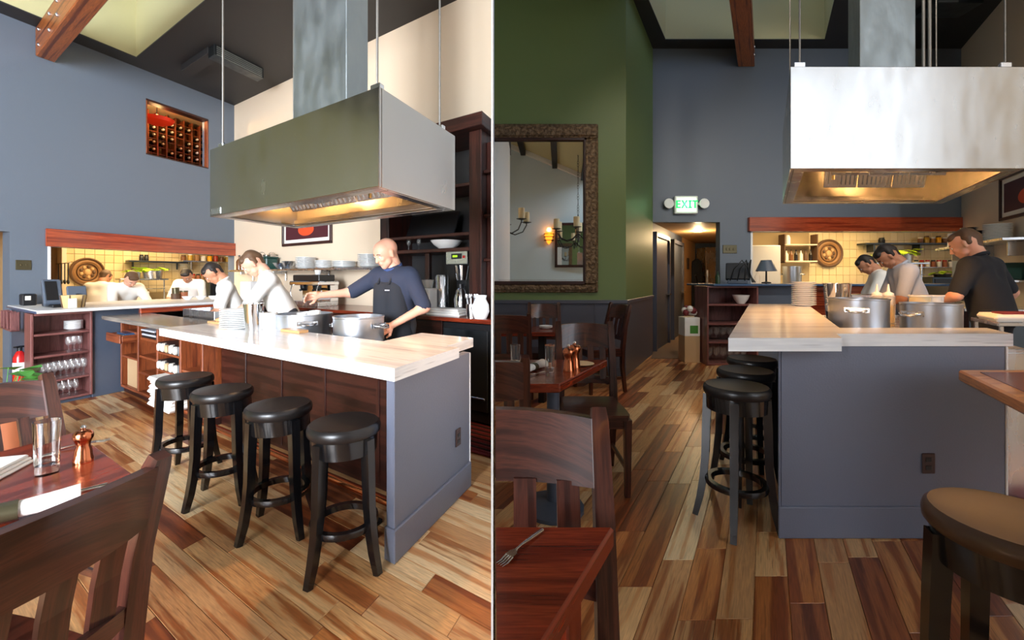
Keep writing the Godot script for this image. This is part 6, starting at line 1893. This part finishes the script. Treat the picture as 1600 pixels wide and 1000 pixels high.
	bx(Vector3(0, 0.92, 0), Vector3(0.6, 0.95, 0.5), "cart_top", M.steel, o, B)
	for e in [[0.02, 0.02], [0.56, 0.02], [0.02, 0.46], [0.56, 0.46]]: bx(Vector3(e[0], 0, e[1]), Vector3(e[0] + 0.03, 0.92, e[1] + 0.03), "leg", M.steel, o, B)
	bx(Vector3(0.0, 0.95, 0.05), Vector3(0.5, 1.0, 0.4), "towel", M.cloth_white, o, B, 0.02)
	bx(Vector3(0.08, 1.0, 0.1), Vector3(0.42, 1.012, 0.3), "towel_stripe", M.rubber_red, o, B, 0.004)

func corridor() -> void:
	var o := struct("wall_corridor_left", "slate corridor wall with two dark doors beyond the doorway", W(2.362, 0, 7.45))
	var d := Vector2(0.5042, 0.8636)
	var b := Basis(Vector3(d.x, 0, -d.y), Vector3.UP, Vector3(-d.y, 0, -d.x))
	bx(Vector3(0, 0, 0.0), Vector3(3.3, 2.3, 0.1), "wall_surface", M.navy_paint, o, b)
	bx(Vector3(3.3, 0, 0.0), Vector3(5.5, 2.3, 0.1), "wall_surface_far", M.tan_paint, o, b)
	var k := 1
	for s in [0.2, 1.85]:
		var dr := struct("door_%d" % k, ["dark slate door beside the corridor doorway", "second dark slate door with a lever handle in the corridor"][k - 1], W(2.362 + d.x * s, 0, 7.45 + d.y * s))
		bx(Vector3(0, 0, -0.05), Vector3(1.1, 2.0, 0.0), "door_leaf", M.navy_paint, dr, b, 0.006)
		for e in [[-0.08, 0.0], [1.1, 1.18]]: bx(Vector3(e[0], 0, -0.09), Vector3(e[1], 2.08, 0.0), "door_frame", M.wainscot_paint, dr, b)
		bx(Vector3(-0.08, 2.0, -0.09), Vector3(1.18, 2.08, 0), "door_frame", M.wainscot_paint, dr, b)
		bx(Vector3(0.9, 0.95, -0.13), Vector3(1.07, 0.975, -0.05), "handle", M.chrome, dr, b)
		for y in [0.3, 1.05, 1.75]: bx(Vector3(0.02, y, -0.065), Vector3(0.09, y + 0.11, -0.05), "hinge", M.chrome, dr, b)
		k += 1
	o = struct("wall_corridor_right", "tan corridor wall on the side of the fridge", W(3.489, 0, 7.45))
	bx(Vector3(0, 0, -0.1), Vector3(5.5, 2.3, 0.0), "wall_surface", M.tan_paint, o, b)
	o = struct("wall_corridor_end", "slate end wall of the corridor behind the steel fridge", W(4.7, 0, 12.2))
	bx(Vector3(0, 0, -0.1), Vector3(2.4, 2.4, 0), "wall_surface", M.navy_paint, o)
	o = struct("ceiling", "tan ceiling of the corridor", W(2.3, 2.25, 7.45))
	var g := G.new(Basis(Vector3(1, 0, 0), Vector3.UP, Vector3(0, 0, -1)))
	g.prism(PackedVector2Array([Vector2(-0.1, 0), Vector2(1.7, 0), Vector2(4.5, 4.9), Vector2(2.6, 4.9)]), 0, 0.08)
	part(g, "ceiling_surface", M.tan_paint, o)
	o = thing("steel_fridge", "tall steel fridge at the far end of the corridor", "fridge", W(5.12, 0, 11.5))
	bx(Vector3(0, 0, -0.6), Vector3(0.62, 2.1, 0), "body", M.steel, o, Basis(), 0.01)
	bx(Vector3(0.04, 0.7, 0), Vector3(0.07, 1.5, 0.05), "handle", M.chrome, o)
	o = thing("hanging_coats", "dark hanging coats beside the steel fridge", "coats", W(4.92, 0.3, 11.6))
	g = G.new()
	g.flesh([[Vector3(0, 1.45, 0), 0.06, Vector3(0, 0.6, 0), 0.09], [Vector3(0.09, 1.4, 0), 0.05, Vector3(0.1, 0.5, 0), 0.07], [Vector3(-0.08, 1.4, 0), 0.05, Vector3(-0.08, 0.3, 0), 0.08]], 0.025, 0.05)
	part(g, "coat_cloth", M.cloth_black, o)
	o = thing("handrail", "dark handrail on the tan corridor wall", "rail", W(4.55, 1.15, 11.0))
	g = G.new(b)
	g.tube([Vector3(-0.3, 0.2, -0.12), Vector3(0.25, -0.05, -0.12), Vector3(0.55, -0.08, -0.12)], 0.02, 8)
	part(g, "rail", M.iron, o)
	o = thing("exit_sign", "small green exit sign hanging inside the corridor", "sign", W(4.0, 1.95, 8.5))
	bx(Vector3(0, 0, 0), Vector3(0.1, 0.24, 0.3), "case", M.white_plastic, o)
	bx(Vector3(-0.004, 0.02, 0.01), Vector3(0, 0.22, 0.29), "sign_face", M.exit_letter, o, Basis(), 0.001)
	bx(Vector3(0.01, 0.02, 0.3), Vector3(0.09, 0.22, 0.304), "sign_face", M.exit_letter, o, Basis(), 0.001)
	o = lathed("downlight", "round recessed downlight in the corridor ceiling", "light", W(3.85, 2.235, 9.0), [["light_trim", M.white_paint, [0.06, 0, 0.09, 0, 0.09, 0.015, 0.06, 0.015]], ["light_lens", M.warm_bulb, [0, 0.006, 0.06, 0.006, 0.06, 0.012, 0, 0.012]]])
	lamp_omni("corridor_light", W(3.85, 2.15, 9.0), Color(1.0, 0.86, 0.66), 0.55, 0.06)
	o = thing("small_picture", "small dark picture on the tan corridor wall", "picture", W(4.36, 1.5, 10.85))
	bx(Vector3(0, 0, -0.03), Vector3(0.2, 0.28, -0.005), "frame", M.black_cherry, o, b)

# ---------------------------------------------------------------- what stands behind the viewer and shows in the mirror
func chandelier(label: String, at: Vector3, r: float, n: int, top: float, cand: float) -> void:
	var o := thing("chandelier", label, "chandelier", at)
	var g := G.new()
	g.tube([Vector3(0, -0.1, 0), Vector3(0, 0.55, 0)], 0.018, 8)
	g.ball(Vector3(0, -0.12, 0), Vector3(0.05, 0.06, 0.05), 10)
	part(g, "stem", M.iron, o)
	var y := 0.62
	while y < top:
		g = G.new()
		g.t = Transform3D(Basis(Vector3.UP, PI / 2 if int(y * 100) % 2 else 0.0), Vector3(0, y, 0))
		var pts := []
		for k in 10: pts.append(Vector3(cos(TAU * k / 10) * 0.022, sin(TAU * k / 10) * 0.05, 0))
		g.tube(pts, 0.007, 5, true)
		part(g, "chain_link", M.iron, o)
		y += 0.085
	for k in n:
		var f := TAU * (k + 0.3) / n
		var d := Vector3(cos(f), 0, sin(f))
		g = G.new()
		var pts := []
		for e in [[0.03, -0.05], [0.25, -0.2], [0.55, -0.26], [0.85, -0.18], [1.0, 0.0], [1.0, 0.05]]: pts.append(d * r * e[0] + Vector3(0, e[1] * r / 0.7, 0))
		g.tube(pts, 0.016, 8)
		var arm := part(g, "arm", M.iron, o)
		g = G.new()
		g.t = Transform3D(Basis(), d * r + Vector3(0, 0.05, 0))
		g.lathe([Vector2(0, 0), Vector2(0.05, 0.005), Vector2(cand * 0.75, 0.03), Vector2(cand * 0.7, 0.035), Vector2(0, 0.012)], 14)
		part(g, "drip_pan", M.iron, arm)
		g = G.new()
		g.t = Transform3D(Basis(), d * r + Vector3(0, 0.07, 0))
		g.lathe([Vector2(0, 0), Vector2(cand * 0.45, 0), Vector2(cand * 0.45, cand * 1.5), Vector2(cand * 0.38, cand * 1.55), Vector2(0, cand * 1.5)], 14)
		part(g, "candle", M.candle_wax, arm)

func build_rear() -> void:
	chandelier("iron candle chandelier hanging nearest the mirror room partition", W(-0.32, 2.82, -1.2), 0.78, 6, 1.42, 0.2)
	chandelier("second iron candle chandelier further along the window bay", W(2.04, 2.7, -2.2), 0.72, 6, 3.6, 0.2)
	var o := thing("wall_sconce", "amber glass wall sconce on the pale blue rear wall", "sconce", W(1.28, 2.5, REAR))
	bx(Vector3(-0.03, 0, -0.04), Vector3(0.03, 0.25, 0.0), "back_plate", M.iron, o)
	var g := G.new()
	g.t = Transform3D(Basis(), Vector3(0.0, -0.06, -0.14))
	g.lathe([Vector2(0, 0), Vector2(0.07, 0.08), Vector2(0.14, 0.3), Vector2(0.15, 0.42), Vector2(0.14, 0.42), Vector2(0.0, 0.1)], 18)
	part(g, "glass_shade", M.amber_shade, o)
	for y in [0.08, 0.2, 0.3]: bx(Vector3(-0.17, y, -0.28), Vector3(0.17, y + 0.02, 0), "iron_band", M.iron, o)
	lamp_omni("sconce_light", W(1.28, 2.95, REAR + 0.2), Color(1.0, 0.6, 0.25), 0.05, 0.08)
	o = thing("leaning_mirror", "smaller dark framed mirror on the pale blue rear wall", "mirror", W(1.5, 1.65, REAR + 0.02))
	var t := Basis(Vector3.UP, 0.12)
	for e in [[0.0, 1.2, 0.0, 0.09], [0.0, 1.2, 1.46, 1.55], [0.0, 0.09, 0.0, 1.55], [1.11, 1.2, 0.0, 1.55]]: bx(Vector3(e[0], e[2], -0.1), Vector3(e[1], e[3], -0.02), "frame", M.black_cherry, o, t, 0.01)
	bx(Vector3(0.08, 0.08, -0.07), Vector3(1.12, 1.47, -0.05), "mirror_glass", M.mirror_glass, o, t, 0.0)
	# sloping roof timbers over the rear wall
	o = struct("ceiling_slope", "olive sloping ceiling with dark rafters over the pale rear wall")
	g = G.new()
	g.poly([W(-0.9, 6.3, REAR), W(2.9, 4.72, REAR), W(2.9, 4.72, 0.5), W(-0.9, 6.3, 0.5)], W(1, 8, -2), [Vector2(0, 0), Vector2(4, 0), Vector2(4, 4), Vector2(0, 4)])
	g.poly([W(-0.9, 6.36, REAR), W(2.9, 4.78, REAR), W(2.9, 4.78, 0.5), W(-0.9, 6.36, 0.5)], W(1, 0, -2), [Vector2(0, 0), Vector2(4, 0), Vector2(4, 4), Vector2(0, 4)])
	part(g, "ceiling_surface", M.olive_paint, o)
	g = G.new()
	g.tube([W(-0.9, 6.22, REAR + 0.08), W(2.9, 4.64, REAR + 0.08)], 0.07, 4, false, true)
	part(g, "white_trim", M.white_paint, o)
	for x in [0.4, 1.5, 2.5]:
		g = G.new()
		var y: float = 6.3 - (x + 0.9) * 0.4158 - 0.1
		g.tube([W(x, y, REAR), W(x - 0.5, y + 0.2, 0.4)], 0.09, 4, false, true)
		part(g, "rafter", M.iron, o)

# ---------------------------------------------------------------- people
# joints in metres for a body 1.75 tall, facing +z, on the floor at the origin; c: shirt, lower, skin, hair, lean, head pitch and turn, elbows and wrists
func person(label: String, at: Vector3, turn: float, s: float, c: Dictionary) -> void:
	var o := thing("person", label, "person", at, turn)
	var fine: float = c.get("fine", 0.006)
	var hip := Vector3(0, 0.95, 0) * s
	var lean := Basis(Vector3.RIGHT, c.get("lean", 0.1))
	var up := func(x: float, y: float, z: float) -> Vector3: return hip + lean * (Vector3(x, y - 0.95, z) * s)
	var chest: Vector3 = up.call(0, 1.3, 0.0)
	var neck: Vector3 = up.call(0, 1.47, -0.01)
	var hb := lean * Basis(Vector3.UP, c.get("look", 0.0)) * Basis(Vector3.RIGHT, c.get("nod", 0.2))
	var hc: Vector3 = neck + lean * (Vector3(0, 0.055, 0.01) * s) + hb * (Vector3(0, 0.085, 0.025) * s)
	var hd := func(x: float, y: float, z: float) -> Vector3: return hc + hb * (Vector3(x, y, z) * s)
	var body := G.new()
	var bones := [
		[hip, 0.125 * s, up.call(0, 1.15, 0), 0.115 * s], [up.call(-0.07, 1.2, 0), 0.10 * s, up.call(-0.09, 1.34, 0), 0.095 * s], [up.call(0.07, 1.2, 0), 0.10 * s, up.call(0.09, 1.34, 0), 0.095 * s],
		[up.call(-0.15, 1.4, -0.01), 0.06 * s, up.call(0.15, 1.4, -0.01), 0.06 * s], [up.call(0, 1.38, -0.02), 0.07 * s, hd.call(0, -0.06, -0.02), 0.052 * s]]
	var shirt := [[up.call(0, 0.93, 0), 0.145 * s, up.call(0, 1.15, 0), 0.135 * s], [up.call(-0.06, 0.95, 0), 0.12 * s, up.call(-0.085, 1.34, 0), 0.112 * s], [up.call(0.06, 0.95, 0), 0.12 * s, up.call(0.085, 1.34, 0), 0.112 * s],
		[up.call(-0.16, 1.395, -0.01), 0.072 * s, up.call(0.16, 1.395, -0.01), 0.072 * s], [up.call(0, 1.37, -0.01), 0.08 * s, up.call(0, 1.445, -0.01), 0.064 * s]]
	var hands := []
	for k in 2:
		var sx := -1.0 if k == 0 else 1.0
		var sh: Vector3 = up.call(0.185 * sx, 1.385, -0.01)
		var el: Vector3 = c.arms[k * 2] * s
		var wr: Vector3 = c.arms[k * 2 + 1] * s
		bones.append([sh, 0.058 * s, el, 0.043 * s])
		bones.append([el, 0.043 * s, wr, 0.029 * s])
		shirt.append([sh, 0.074 * s, sh.lerp(el, c.get("sleeve", 0.85)), 0.064 * s])
		if c.get("long", false): shirt.append([el, 0.06 * s, el.lerp(wr, 0.8), 0.045 * s])
		# a hand: palm, four fingers and a thumb, loosely curled
		var d := (wr - el).normalized()
		var n := (Vector3(-sx, -0.6, 0.1) - d * d.dot(Vector3(-sx, -0.6, 0.1))).normalized()
		var w := d.cross(n) * sx
		var hb2 := [[wr, 0.027 * s, wr + d * 0.04 * s + w * 0.018 * s, 0.021 * s], [wr, 0.025 * s, wr + d * 0.04 * s - w * 0.02 * s, 0.02 * s], [wr + d * 0.035 * s + w * 0.026 * s, 0.016 * s, wr + d * 0.085 * s + w * 0.03 * s, 0.012 * s], [wr + d * 0.035 * s - w * 0.026 * s, 0.015 * s, wr + d * 0.08 * s - w * 0.03 * s, 0.011 * s], [wr + d * 0.03 * s, 0.018 * s, wr + d * 0.085 * s, 0.014 * s]]
		var lens := [0.036, 0.042, 0.039, 0.03]
		for f in 4:
			var base := wr + (d * 0.083 + w * (0.03 - 0.0205 * f)) * s
			var mid: Vector3 = base + (d * 0.9 + n * 0.35).normalized() * lens[f] * s
			var tip: Vector3 = mid + (d * 0.55 + n * 0.8).normalized() * lens[f] * 0.85 * s
			hb2.append([base, 0.0095 * s, mid, 0.0088 * s])
			hb2.append([mid, 0.0088 * s, tip, 0.0074 * s])
		var t0 := wr + (d * 0.025 + w * 0.03) * s
		var t1 := t0 + (d * 0.6 + w * 0.7 + n * 0.3).normalized() * 0.042 * s
		hb2.append([t0, 0.014 * s, t1, 0.0105 * s])
		hb2.append([t1, 0.0105 * s, t1 + (d * 0.9 + w * 0.1 + n * 0.4).normalized() * 0.032 * s, 0.0085 * s])
		hands.append(hb2)
	for sx in [-1.0, 1.0]:
		var kn := Vector3(0.1 * sx, 0.5, 0.03) * s
		var an := Vector3(0.1 * sx, 0.09, -0.02) * s
		bones.append([hip + Vector3(0.085 * sx, -0.03, 0) * s, 0.085 * s, kn, 0.055 * s])
		bones.append([kn, 0.055 * s, an, 0.036 * s])
	body.flesh(bones, 0.016, 0.045 * s)
	var fb := [[hd.call(0, 0.035, -0.03), 0.088 * s, hd.call(0, 0.035, 0.012), 0.084 * s], [hd.call(0, -0.01, 0.02), 0.074 * s, hd.call(0, -0.05, 0.045), 0.05 * s], [hd.call(-0.03, -0.06, 0.035), 0.035 * s, hd.call(0, -0.09, 0.062), 0.026 * s], [hd.call(0.03, -0.06, 0.035), 0.035 * s, hd.call(0, -0.09, 0.062), 0.026 * s],
		[hd.call(-0.036, 0.026, 0.082), 0.013 * s, hd.call(0.036, 0.026, 0.082), 0.013 * s], [hd.call(0, 0.015, 0.096), 0.009 * s, hd.call(0, -0.026, 0.112), 0.0135 * s], [hd.call(-0.035, -0.02, 0.075), 0.02 * s, hd.call(0.035, -0.02, 0.075), 0.02 * s],
		[hd.call(-0.014, -0.055, 0.088), 0.011 * s, hd.call(0.014, -0.055, 0.088), 0.011 * s], [hd.call(0, -0.02, -0.03), 0.062 * s, hd.call(0, -0.12, -0.03), 0.055 * s]]
	for sx in [-1.0, 1.0]: fb.append([hd.call(0.086 * sx, 0.012, -0.005), 0.014 * s, hd.call(0.083 * sx, -0.026, 0.0), 0.011 * s])
	body.flesh(fb, fine, 0.018 * s)
	for e in hands: body.flesh(e, fine * 0.75, 0.008 * s)
	part(body, "body", c.skin, o)
	var g := G.new()
	g.flesh(shirt, 0.016, 0.05 * s)
	part(g, "shirt", c.shirt, o)
	if c.has("collar"):
		g = G.new()
		var ring := []
		for k in 12: ring.append(neck + lean * (Vector3(cos(TAU * k / 12) * 0.07, 0.0 - 0.025 * sin(TAU * k / 12), sin(TAU * k / 12) * 0.068 + 0.005) * s))
		g.tube(ring, 0.016 * s, 6, true)
		part(g, "collar", c.collar, o)
	g = G.new()
	var legs := [[hip + Vector3(-0.06, 0.02, 0) * s, 0.125 * s, hip + Vector3(0.06, 0.02, 0) * s, 0.125 * s]]
	for sx in [-1.0, 1.0]:
		legs.append([hip + Vector3(0.085 * sx, -0.04, 0) * s, 0.10 * s, Vector3(0.1 * sx, 0.5, 0.03) * s, 0.072 * s])
		legs.append([Vector3(0.1 * sx, 0.5, 0.03) * s, 0.072 * s, Vector3(0.1 * sx, 0.07, -0.02) * s, 0.062 * s])
	g.flesh(legs, 0.02, 0.04 * s)
	part(g, "trousers", c.lower, o)
	for sx in [-1.0, 1.0]:
		g = G.new()
		g.flesh([[Vector3(0.1 * sx, 0.05, -0.04) * s, 0.048 * s, Vector3(0.11 * sx, 0.04, 0.12) * s, 0.04 * s]], 0.014, 0.02)
		part(g, "shoe", M.shoe_black, o)
	if c.has("apron"):
		g = G.new()
		g.flesh([[up.call(-0.08, 0.8, 0.06), 0.12 * s, up.call(-0.07, 1.28, 0.045), 0.095 * s], [up.call(0.08, 0.8, 0.06), 0.12 * s, up.call(0.07, 1.28, 0.045), 0.095 * s], [hip + Vector3(0, -0.25, 0.05) * s, 0.15 * s, hip + Vector3(0, -0.02, 0.05) * s, 0.15 * s]], 0.018, 0.05 * s)
		part(g, "apron", c.apron, o)
		g = G.new()
		g.tube([up.call(-0.06, 1.33, 0.13), up.call(-0.075, 1.45, 0.04), up.call(-0.05, 1.47, -0.07)], 0.011 * s, 6)
		part(g, "apron_strap", c.apron, o)
		g = G.new()
		g.tube([up.call(0.06, 1.33, 0.13), up.call(0.075, 1.45, 0.04), up.call(0.05, 1.47, -0.07)], 0.011 * s, 6)
		part(g, "apron_strap", c.apron, o)
		g = G.new(lean)
		g.t = Transform3D(Basis(), lean.inverse() * (up.call(0.05, 1.28, 0.142)))
		g.box(Vector3.ZERO, Vector3(0.05, 0.008, 0.006) * s, 0.0)
		part(g, "stitched_badge", M.cloth_grey, o)
	if c.has("hair"):
		g = G.new()
		g.flesh([[hd.call(0, 0.062, -0.035), 0.083 * s, hd.call(0, 0.066, 0.02), 0.068 * s], [hd.call(0, 0.02, -0.055), 0.076 * s, hd.call(0, -0.035, -0.055), 0.05 * s], [hd.call(-0.07, 0.04, -0.03), 0.03 * s, hd.call(-0.07, 0.0, -0.03), 0.022 * s], [hd.call(0.07, 0.04, -0.03), 0.03 * s, hd.call(0.07, 0.0, -0.03), 0.022 * s], [hd.call(-0.045, 0.088, 0.05), 0.026 * s, hd.call(0.045, 0.088, 0.05), 0.026 * s]], fine * 1.2, 0.02 * s)
		part(g, "hair", c.hair, o)
	for sx in [-1.0, 1.0]:
		g = G.new()
		g.ball(hd.call(0.033 * sx, 0.006, 0.0855), Vector3.ONE * 0.0115 * s, 10)
		var eye := part(g, "eye", M.white_china, o)
		g = G.new()
		g.ball(hd.call(0.033 * sx, 0.004, 0.0935), Vector3.ONE * 0.0055 * s, 8)
		part(g, "iris", M.eye_dark, eye)
		g = G.new()
		g.tube([hd.call(0.016 * sx, 0.032, 0.0965), hd.call(0.034 * sx, 0.036, 0.0955), hd.call(0.052 * sx, 0.029, 0.085)], 0.0045 * s, 5)
		part(g, "eyebrow", c.get("hair", M.hair_brown), o)
	g = G.new()
	g.tube([hd.call(-0.022, -0.056, 0.094), hd.call(0, -0.055, 0.1005), hd.call(0.022, -0.056, 0.094)], [0.003 * s, 0.0055 * s, 0.003 * s], 6)
	part(g, "mouth", M.lip, o)

func build_people() -> void:
	var v := func(a: Array) -> Array:
		var q := []
		for k in range(0, a.size(), 3): q.append(Vector3(a[k], a[k + 1], a[k + 2]))
		return q
	# at the marble bar
	person("bald man in black shirt and apron reaching over the stock pots", W(-0.96, 0, 3.62), atan2(-0.45, 0.9), 0.93,
		{"skin": M.skin, "shirt": M.cloth_navy, "lower": M.trousers, "apron": M.cloth_black, "collar": M.cloth_blue, "lean": 0.10, "nod": 0.42, "look": -0.25, "fine": 0.005, "sleeve": 0.95,
		"arms": v.call([-0.40, 1.24, 0.14, -0.50, 1.22, 0.40, 0.34, 1.12, 0.04, 0.18, 0.98, 0.26])})
	person("cook in white leaning over the counter beside the plate shelf", W(-2.31, 0, 4.45), atan2(-0.8, 0.45), 0.93,
		{"skin": M.skin, "shirt": M.cloth_white, "lower": M.trousers, "hair": M.hair_brown, "lean": 0.42, "nod": 0.35, "fine": 0.007, "sleeve": 0.98,
		"arms": v.call([-0.26, 1.10, 0.34, -0.20, 0.95, 0.54, 0.26, 1.10, 0.34, 0.18, 0.95, 0.54])})
	person("dark haired man in a white shirt looking down beside the dark oven", W(-3.10, 0, 4.9), atan2(-0.85, 0.6), 0.86,
		{"skin": M.skin_tan, "shirt": M.cloth_white, "lower": M.trousers, "hair": M.hair_dark, "collar": M.cloth_white, "lean": 0.3, "nod": 0.55, "fine": 0.007,
		"arms": v.call([-0.27, 1.08, 0.2, -0.16, 0.98, 0.42, 0.27, 1.08, 0.2, 0.16, 0.98, 0.42])})
	person("cook in white bent over the worktable under the spice rack", W(-5.65, 0, 7.72), atan2(0.35, 0.9), 0.9,
		{"skin": M.skin_tan, "shirt": M.cloth_white, "lower": M.trousers, "hair": M.hair_dark, "lean": 0.62, "nod": 0.2, "fine": 0.009,
		"arms": v.call([-0.26, 1.02, 0.42, -0.2, 0.9, 0.6, 0.26, 1.02, 0.42, 0.2, 0.9, 0.6])})
	person("cook in white with brown hair in front of the clay medallion", W(-5.89, 0, 6.53), atan2(0.8, 0.4), 0.86,
		{"skin": M.skin, "shirt": M.cloth_white, "lower": M.trousers, "hair": M.hair_brown, "lean": 0.6, "nod": 0.3, "fine": 0.009,
		"arms": v.call([-0.26, 1.02, 0.42, -0.2, 0.9, 0.6, 0.26, 1.02, 0.42, 0.2, 0.9, 0.6])})
	person("cook in white bending below the clay medallion with back half turned", W(-6.31, 0, 6.60), atan2(-0.3, -0.9), 0.84,
		{"skin": M.skin_tan, "shirt": M.cloth_white, "lower": M.trousers, "hair": M.hair_brown, "lean": 0.4, "nod": 0.3, "fine": 0.009,
		"arms": v.call([-0.26, 1.02, 0.4, -0.2, 0.9, 0.58, 0.26, 1.02, 0.4, 0.2, 0.9, 0.58])})
	# at the slate counter
	person("dark haired man in a pale blue shirt looking down behind the stock pots", W(4.36, 0, 4.7), atan2(-0.85, -0.4), 0.98,
		{"skin": M.skin_tan, "shirt": M.cloth_grey, "lower": M.trousers, "hair": M.hair_dark, "collar": M.cloth_grey, "lean": 0.28, "nod": 0.6, "fine": 0.007,
		"arms": v.call([-0.26, 1.08, 0.2, -0.12, 0.96, 0.42, 0.26, 1.08, 0.2, 0.12, 0.96, 0.42])})
	person("cook in white working beyond the man in the pale blue shirt", W(4.98, 0, 5.7), atan2(-0.85, -0.5), 0.95,
		{"skin": M.skin_tan, "shirt": M.cloth_white, "lower": M.trousers, "hair": M.hair_dark, "lean": 0.35, "nod": 0.5, "fine": 0.009,
		"arms": v.call([-0.26, 1.08, 0.26, -0.14, 0.95, 0.46, 0.26, 1.08, 0.26, 0.14, 0.95, 0.46])})
	person("man in a black shirt moving past the shelf of steel bowls", W(4.2, 0, 3.8), atan2(-0.35, -0.9), 1.0,
		{"skin": M.skin, "shirt": M.cloth_black, "lower": M.cloth_black, "hair": M.hair_brown, "collar": M.cloth_black, "lean": 0.2, "nod": 0.3, "look": 0.3, "fine": 0.006,
		"arms": v.call([-0.36, 1.14, 0.02, -0.40, 0.94, 0.14, 0.3, 1.12, 0.12, 0.2, 1.0, 0.36])})
